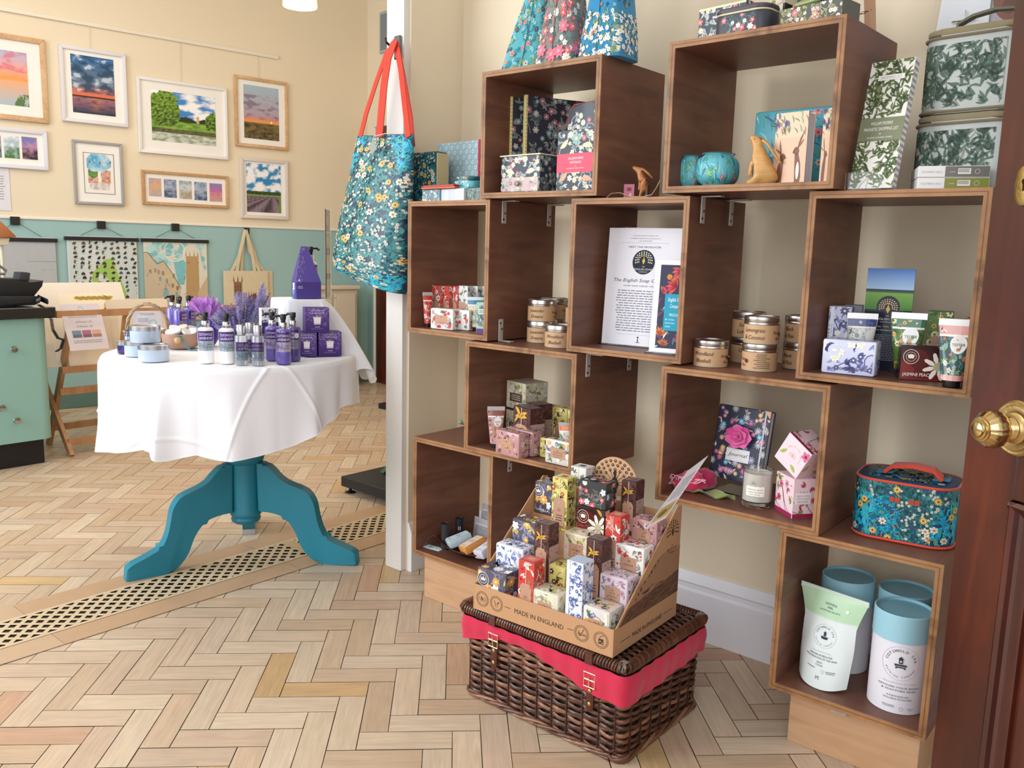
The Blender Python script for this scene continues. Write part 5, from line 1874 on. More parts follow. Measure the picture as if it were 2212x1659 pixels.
# x to the right, nose up to the left
skin('hare_body', [(.012, 0, .022, .026, .020), (.002, 0, .046, .022, .018), (-.004, 0, .068, .017, .015), (-.010, 0, .084, .012, .011), (-.016, 0, .096, .011, .009),
     (-.028, 0, .106, .0055, .005), (-.012, -.008, .010, .011, .009), (-.030, -.008, .006, .006, .006), (-.012, .009, .010, .011, .009), (-.030, .010, .006, .006, .006),
     (-.022, -.006, .044, .0055, .005), (-.024, -.007, .02, .004, .004), (.036, 0, .010, .008, .008), (-.009, 0, .100, .006, .006), (.010, -.004, .088, .006, .0035), (.026, -.006, .066, .0075, .003), (.040, -.006, .046, .003, .002)],
  [(0, 1), (1, 2), (2, 3), (3, 4), (4, 5), (0, 6), (6, 7), (0, 8), (8, 9), (2, 10), (10, 11), (0, 12), (4, 13), (13, 14), (14, 15), (15, 16)], BOXWOOD, '#ffffff', t)
b = MB('#3a2414')
b.M = Matrix.Translation((-.018, -.0085, .099))
b.lathe([(.0002, -.001), (.0013, -.0002), (.0002, .001)], 8)
b.build('eye', PLASTIC, t)
def harebook(I):
 I.rect(0, 0, I.w, I.h * .66, '#dfb898', 1)
 I.rect(0, I.h * .66, I.w, I.h, '#d7c3a4', 1)
 for _ in range(28):
  I.leaf(I.R.uniform(0, I.w), I.R.uniform(.66, 1.0) * I.h, PI / 2 + I.R.uniform(-.6, .6), .016, .003, I.R.choice(['#7a8a5a', '#b86a5a', '#9a9a78', '#5a5a78']), 3, .5)
 for _ in range(8):
  I.leaf(I.R.uniform(0, .4) * I.w, I.R.uniform(.68, .95) * I.h, 1.2, .014, .006, '#6a5f8c', 3, .5)
 br = '#7a4a34'
 for cx, sg, sc_ in ((.24, 1, .85), (.74, -1, 1.0)):
  x, y = I.w * cx, 0
  H_ = I.h * sc_
  I.add([(x - sg * I.w * .10, 0), (x + sg * I.w * .04, 0), (x + sg * I.w * .07, H_ * .28), (x + sg * I.w * .08, H_ * .42), (x - sg * I.w * .02, H_ * .44), (x - sg * I.w * .10, H_ * .3), (x - sg * I.w * .13, H_ * .12)], br, 4)
  I.disc(x + sg * I.w * .04, H_ * .47, I.w * .085, br, 4, 12, H_ * .055)
  I.add([(x + sg * I.w * .1, H_ * .5), (x + sg * I.w * .16, H_ * .45), (x + sg * I.w * .1, H_ * .43)], br, 4)
  I.leaf(x, H_ * .5, PI / 2 + sg * .25, H_ * .24, I.w * .05, br, 4, -.1)
  I.leaf(x + sg * I.w * .02, H_ * .5, PI / 2 + sg * .75, H_ * .16, I.w * .05, '#8d6048', 4, .1)
  I.disc(x + sg * I.w * .055, H_ * .485, I.w * .012, '#20140e', 5, 6)
  if sg < 0:
   I.disc(x + I.w * .03, H_ * .2, I.w * .05, '#efe3d6', 5, 14, H_ * .12)
for q, (x0, x1, n, lb) in enumerate(((1667, 1736, 1.80, 'peach notebook printed with two facing hares, the left one'), (1768, 1797, 1.79, 'peach hare notebook half hidden by the crate side, right of its twin'))):
 A, B = pr(2, x0, n + .01), pr(2, x1, n)
 wfull = .098
 dr_ = (B - A).normalized()
 t = thing('hare_notebook', lb, 'book', A, yaw_of(A, B), 'hare notebooks in the highest crate')
 w_ = (B - A).length if q == 0 else .04
 hh = .152
 b = MB('#d9b394')
 b.box(0, w_, 0, .0022, 0, hh, .0005)
 b.box(0, w_, .028, .0302, 0, hh, .0005)
 I = Ink(w_, hh, 4 + q)
 harebook(I)
 b.ink(I, flat((0, 0, 0), (1, 0, 0), (0, 0, 1)))
 b.build('cover', CARD, t)
 b = MB('#dcd8de')
 b.box(.002, w_ - .002, .0024, .0278, .003, hh - .004)
 b.build('pages', PAPER, t)
A, B = pr(2, 1620, 1.90), pr(2, 1800, 1.90)
w_ = (B - A).length
t = thing('teal_folder', 'large teal floral document wallet standing behind the hare books', 'folder', A, yaw_of(A, B))
b = MB('#4fa3b0')
b.box(0, w_, 0, .02, 0, .175, .006, 2)
I = Ink(w_ - .01, .163, 8)
for _ in range(90):
 I.leaf(I.R.uniform(0, I.w), I.R.uniform(0, I.h), PI / 2 + I.R.uniform(-.9, .9), .035, .004, I.R.choice(['#2f7f9a', '#2a6a86', '#7cc6c8', '#3f8f7a']), 2, .7)
I.floral(['#57a07a', '#2f5a6a'], ['#e0707a', '#b0563a', '#e8c0a8'], '#7a3a4a', .10, .016)
b.ink(I, flat((.005, -.0001, .006), (1, 0, 0), (0, 0, 1)))
b.build('cover', OILCLOTH, t)
# ---- on crate 4: leaping hare ornament with tag and cord
ZT4 = ctop(4) + .0004
P = ps(1385, ZT4, 1.80)
t = thing('hare_ornament', 'small brown wooden hare figure rearing up on the ledge between the two top crates', 'ornament', P, TH + .15)
skin('hare_body', [(.008, 0, .030, .012, .010), (.002, 0, .046, .010, .009), (-.006, 0, .060, .007, .007), (-.010, 0, .068, .0085, .007), (-.026, 0, .074, .0045, .004), (.012, .004, .015, .005, .005),
     (.012, .004, .003, .004, .004), (.0, -.004, .012, .004, .004), (-.002, -.004, .002, .0035, .0035), (-.004, -.004, .040, .004, .003), (-.004, -.005, .018, .003, .003),
     (.004, -.003, .068, .005, .003), (.020, -.005, .056, .006, .0025), (.030, -.006, .046, .002, .0015)],
  [(0, 1), (1, 2), (2, 3), (3, 4), (0, 5), (5, 6), (0, 7), (7, 8), (1, 9), (9, 10), (3, 11), (11, 12), (12, 13)], wood('hare_wood', '#8a5226', '#a86a34', '#bd8044', .4, (20, 20, 90)), '#ffffff', t)
b = MB('#3a3230')
b.lathe([(.0065, 0), (.006, .004), (.0055, .02), (.007, .03)], 12, c=(.013, .004, 0), sx=1, sy=1)
b.build('boot', LEATHER, t)
P = ps(1359, ZT4, 1.793)
b = MB('#b06a7a')
b.box(-.014, .012, -.0006, .0006, 0, .034, .0004)
b.C('#7a3a4a')
b.box(-.006, .004, -.0012, -.0006, .018, .026)
b.C('#d3a4a8')
b.box(.0, .006, -.0012, -.0006, .006, .012)
tag(b.build('swing_tag', PAPER, None, P, TH + .3), 'dusky pink swing tag standing left of the hare ornament', 'tag')
b = MB('#b9977c')
pts = [ps(1310, ZT4 + .001, 1.775), ps(1320, ZT4 + .012, 1.78), ps(1338, ZT4 + .014, 1.785), ps(1362, ZT4 + .004, 1.782), ps(1388, ZT4 + .0015, 1.77), ps(1408, ZT4 + .006, 1.77), ps(1418, ZT4 + .022, 1.775), ps(1426, ZT4 + .040, 1.785)]
b.tube(pts, .0011, 5)
tag(b.build('jute_string', FABRIC), 'loose tan string trailing along the ledge under the hare ornament', 'string')
# ---- on crate 1: three fabric doorstops
ZT1 = ctop(1) + .0006
def doorstop(label, P, rz, w_, d_, h, k, seamc, tagc, lean=0.0, fnk=None, bgc=None):
 t = thing('fabric_doorstop', label, 'doorstop', P, rz, 'floral fabric doorstops on the top left crate')
 b = MB(bgc or STY[k]['bg'])
 def body(u, v):
  # square base tapering to a ridge that runs front to back
  a = 2 * PI * u
  c, s_ = math.cos(a), math.sin(a)
  e = .45
  sx = math.copysign(abs(c) ** e, c)
  sy = math.copysign(abs(s_) ** e, s_)
  kx = (1 - v) ** .9 * (1 + .10 * math.sin(PI * v)) + .10 * v
  ky = 1 - .22 * v
  return (w_ / 2 * sx * kx + lean * v * h, d_ / 2 * sy * ky, h * v)
 b.grid(body, 40, 16, None, True)
 b.poly([body(i / 40, 0) for i in reversed(range(40))])
 b.poly([body(i / 40, 1) for i in range(40)])
 for face in ('f', 'r'):
  I = Ink(w_ if face == 'f' else d_, h * .96, 3 if face == 'f' else 5)
  (fnk or sprint(k))(I)
  def mp(x, y, face=face, I=I):
   v = y / h
   f_ = (x / I.w - .5) * 2 * .95
   ca = math.copysign(abs(f_) ** 2.2, f_)
   a0 = -math.acos(ca) if face == 'f' else math.asin(ca)
   q = Vector(body(a0 / 2 / PI, v))
   return q, (Vector((0, -1, .1)) if face == 'f' else Vector((1, 0, .5)).normalized())
  b.ink(I, mp, .0006)
 b.build('body', FABRIC, t, smooth=50)
 b = MB(seamc)
 b.tube([(lean * v * h, -d_ / 2 * (1 - .22 * v) - .0012, h * v) for v in [k_ / 12 for k_ in range(13)]], .0012, 5)
 b.build('seam', FABRIC, t)
 b = MB(tagc)
 b.box(lean * h - .012, lean * h + .012, -d_ / 2 * .82, d_ / 2 * .82, h - .002, h + .004, .001)
 hp = [(lean * h, -d_ * .36 + d_ * .72 * q / 12, h + .004 + .045 * math.sin(PI * q / 12)) for q in range(13)]
 b.strap(hp, .024, .003, (1, 0, 0))
 b.build('handle', FABRIC, t)
P = ps(1133, ZT1, 1.83)
doorstop('aqua doorstop with coral flowers, left of three on the top left crate', P, TH + .45, .118, .105, .30, 'teal', '#2f7f8a', '#e0c65a', .18)
P = ps(1213, ZT1, 1.815)
doorstop('pink and charcoal bird print doorstop, middle of three on the top left crate', P, TH + .10, .118, .105, .31, 'pinkfl', '#8a4a54', '#c9b95a', .06,
   lambda I: (sprint('pinkfl', 1.25)(I), [I.flower(I.w * fx, I.h * fy, .017, 7, '#dd7a8c', '#e9a0ac', 6) for fx, fy in ((.5, .08), (.2, .12), (.8, .3), (.35, .78), (.65, .78), (.7, .1))]), '#8d857e')
P = ps(1313, ZT1, 1.815)
def bluestop(I):
 sprint('darkteal', 1.0, .3)(I)
 I.floral(['#f0f0ea', '#6a8f6a'], ['#f2f2ee', '#ececea'], '#e3c25a', 1.0, .010, (0, I.h * .02, I.w, I.h * .34))
 for sg in (.3, .7):
  I.flower(I.w * sg, I.h * .52, .011, 7, '#e9dcc4', '#c98a6a', 6)
  I.ring(I.w * sg, I.h * .52, .013, .0145, '#d9c06a', 6)
 I.flower(I.w * .5, I.h * .78, .013, 8, '#eee6d2', '#d9b06a', 6)
doorstop('bright blue doorstop with white blossom, right of three on the top left crate', P, TH + .02, .130, .11, .31, 'darkteal', '#1f5f86', '#e0c65a', .04, bluestop, '#2d86b4')
# ---- on crate 2
ZT2 = ctop(2) + .0006
GT2 = 'dark floral boxes on the highest crate'
carton('keepsake_box', 'dark floral card chest with cream edges at the left end of the highest crate', 'box', ps(1506, ZT2, 1.83), ps(1608, ZT2, 1.815), .09, .088, '#343a46',
  {'f': lambda I: (morris(I, .012), I.rect(0, I.h * .94, I.w, I.h, '#d9d0a8', 5), I.rect(I.w * .3, I.h * .70, I.w * .6, I.h * .76, '#c3bfcc', 5)), 'r': lambda I: morris(I, .012)}, GT2)
A, B = ps(1536, ZT2, 1.765), ps(1652, ZT2, 1.755)
w_ = (B - A).length
t = thing('snack_tin', 'rounded dark floral snack tin with a cream zip line on the highest crate', 'tin', A, yaw_of(A, B), GT2)
b = MB('#3a3a44')
def rr(w0, d0, r, n=6):
 out = []
 for cx, cy, a0 in ((w0 - r, r, -PI / 2), (w0 - r, d0 - r, 0), (r, d0 - r, PI / 2), (r, r, PI)):
  for i in range(n + 1):
   a = a0 + PI / 2 * i / n
   out.append((cx + r * math.cos(a), cy + r * math.sin(a)))
 return out
b.prism(rr(w_, .075, .024), 0, .046, 'z', .005)
I = Ink(w_ - .04, .040, 4)
sprint('pinkfl', .8)(I)
b.ink(I, flat((.02, -.0002, .003), (1, 0, 0), (0, 0, 1)))
b.build('tin_body', CARD, t)
b = MB('#c9c39a')
b.prism([(x * 1.0, y) for x, y in rr(w_, .075, .024)], .0465, .050, 'z', .001)
b.build('rim', CARD, t)
b = MB('#4a3f48')
b.prism([(x, y) for x, y in rr(w_, .075, .024)], .0505, .060, 'z', .003)
b.build('lid', CARD, t)
def longbox(I):
 sprint('oleander', .7, 1.0, None, '#4a4a40')(I)
 I.floral(['#8a8a6a', '#6a6a54'], ['#e07a84', '#d8a08a'], '#f0d0a0', .3, .016)
carton('floral_box', 'long low box with pink blossoms at the front of the highest crate top', 'box', ps(1684, ZT2, 1.775), ps(1818, ZT2, 1.755), .07, .042, '#5a5a4e', {'f': longbox, 't': longbox}, GT2)
A, B = ps(1690, ZT2 + .0427, 1.80), ps(1800, ZT2 + .0427, 1.785)
t = thing('pen_gift_box', 'open black gift box with two floral pens lying on the long box', 'pen box', A, yaw_of(A, B))
b = MB('#17171b')
w_ = (B - A).length
b.box(0, w_, 0, .06, 0, .004)
for bx in ((0, w_, .055, .06, .004, .06), (0, .005, 0, .06, .004, .02), (w_ - .005, w_, 0, .06, .004, .02)):
 b.box(*bx)
b.build('tray', CARD, t)
for q in range(2):
 b = MB(['#8a9a5a', '#b0605a'][q])
 M = Matrix.Translation((w_ * .12, .015 + .02 * q, .012 + .010 * q)) @ Matrix.Rotation(PI / 2 - .08, 4, 'Y')
 b.M = M
 b.lathe([(.001, 0, '#c9a94a'), (.004, .006, '#c9a94a'), (.0055, .012), (.0055, w_ * .72), (.004, w_ * .76, '#c9a94a'), (.001, w_ * .77, '#c9a94a')], 14)
 b.build('pen', GLOSS, t)
carton('address_book', 'upright cream and pink floral notebook between the tin and the pen box', 'book', ps(1656, ZT2, 1.85), ps(1690, ZT2, 1.845), .06, .095, '#c9bfa0', {'f': lambda I: (sprint('oleander')(I), I.rect(I.w * .1, I.h * .3, I.w * .9, I.h * .5, '#e6e0d0', 5), I.text('ADDRESS', I.w * .5, I.h * .41, I.h * .05, '#8a6a5a', 6, fit=I.w * .6), I.text('BIRTHDAY', I.w * .5, I.h * .34, I.h * .05, '#8a6a5a', 6, fit=I.w * .6))}, GT2)
t = thing('table_easel', 'wooden easel stand at the right end of the highest crate, chain across its legs', 'easel', ps(1880, ZT2, 1.93), TH)
Tm = lambda P: Vector(P)
b = MB()
b.strap([(0, 0, 0), (-.006, .0, .06), (-.040, 0, .34)], .022, .008, (1, .2, 0))
b.build('leg', BEECH, t)
b = MB()
b.strap([(-.095, -.06, 0), (-.09, -.05, .06), (-.055, -.01, .33)], .022, .008, (1, .2, 0))
b.build('leg', BEECH, t)
b = MB('#8a7a4a')
for q in range(16):
 x = -.088 + .083 * q / 15
 z = .055 - .012 * math.sin(PI * q / 15)
 y = -.045 + .042 * q / 15
 b.M = Matrix.Translation((x, y, z)) @ Matrix.Rotation(PI / 2 * (q % 2), 4, 'X')
 b.tube([(.0038 * math.cos(a), .0022 * math.sin(a), 0) for a in [2 * PI * i / 8 for i in range(8)]], .0007, 4, True)
b.build('chain', OLDBRASS, t)
# ---- on crate 5
ZT5 = ctop(5) + .0006
def shoplist(I):
 willow(I, .013, None, 1.3)
 I.rect(I.w * .22, I.h * .845, I.w * .82, I.h * .885, '#e9e6de', 4)
 I.text('SHOPPING LIST', I.w * .52, I.h * .855, I.h * .028, '#a8a49a', 5, fit=I.w * .48)
 I.rect(0, I.h * .37, I.w, I.h * .55, '#7b8062', 5)
 I.text('WILLIAM MORRIS', I.w * .5, I.h * .495, I.h * .036, '#eceae0', 6, fit=I.w * .50)
 I.text('MAGNETIC SHOPPING LIST', I.w * .5, I.h * .45, I.h * .036, '#eceae0', 6, fit=I.w * .78)
 I.text('by', I.w * .5, I.h * .42, I.h * .02, '#eceae0', 6)
 I.text('THE GIFTED STATIONERY COMPANY', I.w * .5, I.h * .39, I.h * .018, '#eceae0', 6, fit=I.w * .58)
A, B = ps(1832, ZT5, 1.772), ps(1926, ZT5, 1.762)
w_ = (B - A).length
t = thing('shopping_list_pad', 'tall willow leaf printed shopping list pad leaning in a clear stand', 'notepad', A, yaw_of(A, B))
M = Matrix.Rotation(-.22, 4, 'X')
b = MB('#e3e0d6')
b.M = M
b.box(0, w_, 0, .018, .004, .262, .0006)
I = Ink(w_, .258, 4)
shoplist(I)
b.ink(I, flat((0, 0, .004), (1, 0, 0), (0, 0, 1)))
I = Ink(.018, .258, 4)
for i in range(22):
 I.rect(0, I.h * i / 22, I.w, I.h * (i + .5) / 22, '#a39ba4', 1)
b.ink(I, flat((w_, 0, .004), (0, 1, 0), (0, 0, 1)))
b.build('pad', CARD, t)
b = MB('#ffffff')
b.box(.004, w_ * .88, -.022, .06, 0, .0022)
b.box(.004, w_ * .88, -.024, -.0215, 0, .034)
b.M = M
b.box(.004, w_ * .88, .0185, .021, 0, .18)
b.build('acrylic_stand', ACRYL, t)
def leafbag(label, A, B, d_, h, handle, n):
 w_ = (B - A).length
 t = thing('willow_case', label, 'case', A, yaw_of(A, B), 'willow leaf cases beside the door')
 b = MB('#b3b7b2')
 b.prism(rr(w_, d_, .035, 7), 0, h, 'z', .008, 2)
 I = Ink(w_ - .06, h - .03, n)
 willow(I, .017, STY['willowgrey']['lf'], 1.9)
 b.ink(I, flat((.03, -.0003, .012), (1, 0, 0), (0, 0, 1)))
 I = Ink(.05, h - .03, n + 1)
 willow(I, .017, STY['willowgrey']['lf'], 1.9)
 b.ink(I, lambda x, y: (Vector((.035 - .035 * math.sin(.03 + x / .05 * 1.45), .035 - .035 * math.cos(.03 + x / .05 * 1.45), .012 + y)), Vector((-math.sin(x / .05 * 1.45), -math.cos(x / .05 * 1.45), 0))), .0005)
 b.build('case_body', OILCLOTH, t, smooth=40)
 q = rr(w_ + .004, d_ + .004, .037, 7)
 for z in (.004, h - .005):
  b = MB('#7c6f56')
  b.tube([(x - .002, y - .002, z) for x, y in q], .003, 6, True)
  b.build('binding', FABRIC, t)
 b = MB('#8d8062')
 b.prism([(x, y) for x, y in rr(w_ - .006, d_ - .006, .033, 7)], h + .0005, h + .012, 'z', .004)
 b.build('top', FABRIC, t)
 if handle:
  b = MB('#5d5a44')
  b.strap([(w_ * .25, d_ * .35, h + .012), (w_ * .26, d_ * .35, h + .028), (w_ * .4, d_ * .35, h + .040), (w_ * .62, d_ * .35, h + .046), (w_ * .82, d_ * .35, h + .042), (w_ * .84, d_ * .35, h + .012)], .02, .005, (0, 1, 0))
  b.build('handle', LEATHER, t)
A, B = ps(1958, ZT5, 1.86), ps(2175, ZT5, 1.845)
leafbag('lower willow leaf case of the stack next to the door', A, B, .15, .136, False, 12)
leafbag('upper willow leaf case with a dark handle, on top of its twin by the door', A + Vector((.004, .0, .1505)), B + Vector((.004, 0, .1505)), .15, .148, True, 15)
for q in (0, 1):
 A, B = ps(1980 + 2 * q, ZT5 + .0215 * q, 1.755), ps(2136 + 2 * q, ZT5 + .0215 * q, 1.80)
 c1 = ['#7f8234', '#6d6862'][q]
 def ff(I, c1=c1):
  I.rect(I.w * .38, 0, I.w, I.h, c1, 2)
  I.text('THE ECO-FRIENDLY CARD CO.', I.w * .19, I.h * .36, I.h * .28, '#a9a6a0', 3, fit=I.w * .30)
  I.rect(I.w * .56, I.h * .25, I.w * .74, I.h * .8, '#dedbd2', 3)
  for k in range(14):
   I.rect(I.w * (.57 + .011 * k), I.h * .4, I.w * (.574 + .011 * k), I.h * .75, '#33332e', 4)
  I.text('CARDS', I.w * .48, I.h * .4, I.h * .18, '#c9c6b4', 3)
  I.ring(I.w * .83, I.h * .5, I.h * .2, I.h * .24, '#c9c6b4', 3, 12)
 carton('card_box', ['flat card box with an olive end, lower of the pair on the right crate', 'flat card box with a dark grey end, upper of the pair on the right crate'][q], 'card box', A, B, .11, .0208, '#dad7d3', {'f': ff}, 'flat boxes of cards beside the shopping list')
# wall mounted clear sign and white die-cut card (behind the cases)
P0, P1 = onn(2088, 112, 2.108), onn(2250, 90, 2.108)
wS = DV.dot(P1 - P0)
def creator(I):
 w_, h = I.w, I.h
 I.text('theartofcreation.com', w_ * .5, h * .86, h * .017, '#8a8690', 3, fit=w_ * .34)
 I.text('hello@theartofcreation.com', w_ * .5, h * .83, h * .017, '#8a8690', 3, fit=w_ * .40)
 I.rect(w_ * .05, h * .755, w_ * .95, h * .757, '#a09ca6', 3)
 I.text('MEET THE CREATOR', w_ * .46, h * .665, h * .045, '#5f5a64', 3, fit=w_ * .66)
 I.disc(w_ * .46, h * .40, w_ * .24, '#9a6a58', 3, 40)
 for fx, fy, r, c in ((.36, .47, .10, '#c4584a'), (.55, .48, .10, '#54685e'), (.46, .44, .08, '#5f8a5a'), (.58, .36, .09, '#b85a44'), (.38, .35, .09, '#7d5a50'), (.49, .33, .08, '#c08a68')):
  I.disc(w_ * fx, h * fy, w_ * r * .9, c, 4, 16)
 I.text('Ruby & co', w_ * .4, h * .13, h * .06, '#8a858e', 3, shear=.35, fit=w_ * .5)
t = thing('creator_sign', 'clear wall sign headed Meet the Creator with a round picture, top right beside the door', 'sign', W3(DV.dot(P0), 2.106, P0.z - .02), TH)
b = MB('#cbc4c6')
b.box(0, .2, -.004, -.003, 0, .29)
I = Ink(.2, .29, 3)
creator(I)
b.ink(I, flat((0, -.0041, 0), (1, 0, 0), (0, 0, 1)), .0001)
b.build('printed_sheet', PAPER, t, smooth=0)
b = MB('#ffffff')
b.box(-.006, .206, -.008, -.005, -.006, .296, .0006)
b.build('acrylic_front', ACRYL, t)
P0 = onn(2018, 152, 2.10)
t = thing('white_hang_card', 'white die-cut display card with a round hole and a hook, left of the creator sign', 'display card', W3(DV.dot(P0), 2.098, P0.z), TH)
sc_ = .10
ol = [(.006, 0), (.10, 0), (.10, .35), (.012, .35), (.004, .16), (-.004, .075), (.006, .070)]
b = MB('#e9ebee')
b.prism(ol, -.003, 0, 'y', .0004)
b.C('#b9b4a6')
b.disc_ = None
I = Ink(.1, .35, 2)
I.disc(.045, .190, .012, '#c9bfa6', 2, 24)
I.rect(.026, 0, .044, .03, '#c9c4c0', 2)
b.ink(I, flat((0, -.003, 0), (1, 0, 0), (0, 0, 1)), .0003)
b.build('card', PAPER, t)
b = MB('#dfe8ee')
b.tube([(.03, -.01, .095), (.075, -.01, .095)], .0028, 8)
b.tube([(.054, -.008, .115), (.054, -.012, .09), (.052, -.02, .062), (.046, -.022, .050), (.040, -.02, .052)], .003, 8)
b.tube([(.020, -.008, .085), (.036, -.016, .060), (.052, -.02, .034)], .0022, 6)
b.build('hook', CHROME, t)
# ---- on crate 3: notebook, boxes and second floral bag
ZT3 = ctop(3) + .0006
A, B = ps(944, ZT3, 1.965), ps(1046, ZT3, 1.95)
w_ = (B - A).length
t = thing('notebook', 'pale blue patterned notebook with a red elastic band, standing on the left crate', 'book', A, yaw_of(A, B))
b = MB('#9fbfc6')
b.box(0, w_, 0, .016, 0, .192, .001)
I = Ink(w_, .192, 4)
for iy in range(13):
 for ix in range(9):
  x, y = (ix + .5 * (iy % 2)) * I.w / 8, iy * I.h / 12
  I.flower(x, y, .0078, 6, '#c3d9dc', '#86a9b2', 2, ix)
  I.ring(x, y, .0085, .0092, '#86a9b2', 3, 10)
I.rect(0, 0, I.w, I.h * .30, '#46525a', 4)
I.floral(['#7f8a86', '#5f7274'], ['#c9c6c0', '#b06a70'], '#e0d0a0', 1.2, .010, (0, 0, I.w, I.h * .30))
b.ink(I, flat((0, 0, 0), (1, 0, 0), (0, 0, 1)))
b.build('cover', CARD, t)
b = MB('#b8324a')
b.box(w_ * .87, w_ * .91, -.003, -.0018, 0, .193)
b.build('elastic_band', FABRIC, t)
GB = 'small stationery boxes on the left crate'
carton('floral_box', 'small blue and red floral box under two thin red books', 'box', ps(912, ZT3, 1.80), ps(950, ZT3, 1.795), .06, .036, '#5f8a96', {'f': sprint('morrislite', .8)}, GB)
A, B = ps(951, ZT3, 1.80), ps(1002, ZT3, 1.79)
def cards(I):
 for i in range(26):
  I.rect(I.w * i / 26, 0, I.w * (i + .7) / 26, I.h, I.R.choice(['#dfe3ea', '#cfd6e0', '#e6dcd8', '#c9d8de', '#d8d3de']), 1)
carton('card_tray', 'open clear tray packed with pale gift cards on the left crate', 'box', A, B, .06, .036, '#c9cdd4', {'f': cards, 't': cards}, GB)
carton('patterned_tin', 'grey green patterned tin at the right end of the left crate top', 'tin', ps(1003, ZT3, 1.80), ps(1050, ZT3, 1.79), .06, .036, '#6d7f7c', {'f': lambda I: I.floral(['#8a9a94', '#5a6c6a'], ['#93a6a0'], '#7d8f8a', 1, .007)}, GB)
for q in range(2):
 A, B = ps(910 + 3 * q, ZT3 + .037 + .0055 * q, 1.792), ps(982 - 2 * q, ZT3 + .037 + .0055 * q, 1.785)
 carton('thin_book', ['thin orange red booklet, lower of two lying on the floral box', 'thin crimson booklet, upper of two lying on the floral box'][q], 'book', A, B, .07, .005, ['#c8603a', '#b03a34'][q], {'t': lambda I: I.rect(0, 0, I.w, I.h, '#7a2f34', 1)}, bev=.0004)
P = ps(1012, ZT3 + .037, 1.83)
t = thing('glasses_case', 'teal floral glasses case with a dark flap lying on the patterned tin', 'case', P, TH)
b = MB('#5fa9b4')
b.prism([(x - .042, y - .025) for x, y in rr(.084, .05, .022, 6)], 0, .022, 'z', .006)
I = Ink(.06, .018, 4)
I.floral(['#3d7f92', '#8ccfd0'], ['#d9d0a8', '#2f6a7a'], '#e0c46a', 1, .007)
b.ink(I, flat((-.03, -.0252, .002), (1, 0, 0), (0, 0, 1)))
b.build('case_body', OILCLOTH, t)
b = MB('#2f5f66')
b.prism([(x - .040, y - .023) for x, y in rr(.080, .046, .02, 6)], .0225, .034, 'z', .006)
I = Ink(.056, .008, 4)
I.floral(['#7fb0a0'], ['#d9a05a', '#cfd8c0'], '#8a4a3a', 1, .007)
b.ink(I, flat((-.028, -.0232, .025), (1, 0, 0), (0, 0, 1)))
b.build('flap', OILCLOTH, t)
# ================================================================= hanging floral totes
def daisyprint(I, k=1.0):
 """dense leaf and daisy print in teal, yellow and rust on navy"""
 R = I.R
 lf = ['#2a6c74', '#36807f', '#235866', '#458c86', '#1f8fae', '#2aa7c4']
 for _ in range(int(5 * k)):
  x = R.uniform(0, I.w)
  y, a = 0, PI / 2
  pts = [(x, 0)]
  while y < I.h and len(pts) < 70:
   a = PI / 2 + .8 * math.sin(len(pts) * .6 + x * 90)
   x += math.cos(a) * .008
   y += math.sin(a) * .008
   pts.append((min(max(x, 0), I.w), y))
  I.line(pts, .0016, '#9a8f52', 2)
 for _ in range(int(I.w * I.h * 17000 * k)):
  x, y, a = R.uniform(0, I.w), R.uniform(0, I.h), PI / 2 + R.uniform(-1.4, 1.4)
  zone = math.sin(x * 38 + 1.2) * math.cos(y * 17) + math.sin(y * 11 + 2)
  c = R.choice(['#1aa0c6', '#2ab4d0', '#168ab0', '#2fa6a0']) if zone > .35 else R.choice(lf[:4])
  L0 = R.uniform(.010, .018)
  I.leaf(x, y, a, L0, L0 * .33, c, 2.5, R.uniform(-.9, .9))
  I.leaf(x, y, a + .7, L0 * .7, L0 * .25, c, 2.5, R.uniform(-.9, .9))
 for _ in range(int(I.w * I.h * 4600 * k)):
  x, y = R.uniform(0, I.w), R.uniform(0, I.h)
  if math.sin(x * 38 + 1.2) * math.cos(y * 17) + math.sin(y * 11 + 2) < .3:
   I.flower(x, y, R.uniform(.0026, .0036), 5, '#cfccc0', '#a88c4a', 4, R.uniform(0, 6))
 for _ in range(int(I.w * I.h * 300 * k)):
  x, y = R.uniform(0, I.w), R.uniform(0, I.h)
  I.flower(x, y, .0080, 11, '#dcb75c', '#8f4a34', 6, R.uniform(0, 6), .22)
 for _ in range(int(I.w * I.h * 200 * k)):
  x, y = R.uniform(0, I.w), R.uniform(0, I.h)
  I.flower(x, y, .008, 6, '#d3cdb8', '#b4625a', 6, R.uniform(0, 6))
t = thing('floral_tote_bag', 'large turquoise and navy floral oilcloth tote hanging by red straps from the white post', 'tote bag', W3(-2.08, 1.80, 0))
Ti = Matrix.Translation(-Vector(t.location))
NB = 1.790
rows = [(773, 893, 292), (766, 893, 330), (758, 891, 380), (749, 889, 430), (739, 886, 480), (732, 882, 530), (728, 880, 565), (730, 879, 588), (740, 876, 600)]
def rowat(v):
 f_ = v * (len(rows) - 1)
 i = min(int(f_), len(rows) - 2)
 g = f_ - i
 return [rows[i][k] * (1 - g) + rows[i + 1][k] * g for k in range(3)]
def bagpt(u, v, back=False):
 """u 0..1 across, v 0 top .. 1 bottom"""
 xl, xr, y = rowat(v)
 x = xl + (xr - xl) * u
 yy = y + (u - .35) * 52 * v ** 2.2 + (math.sin(u * 5 + v * 3) * 2.0)
 P = onn(x, yy, NB)
 s_ = math.sqrt(max(0, 1 - (2 * u - 1) ** 2))
 dpt = (.018 + .050 * math.sin(min(1, v * 1.05) * PI * .62)) * s_
 fold = .004 * math.sin(u * 17 + v * 4) * s_ * (1 - v * .3)
 return P + NV * ((dpt * .55 if back else -dpt) + (0 if back else fold))
b = MB('#26384c')
b.M = Ti
b.grid(lambda u, v: bagpt(u, v), 30, 36)
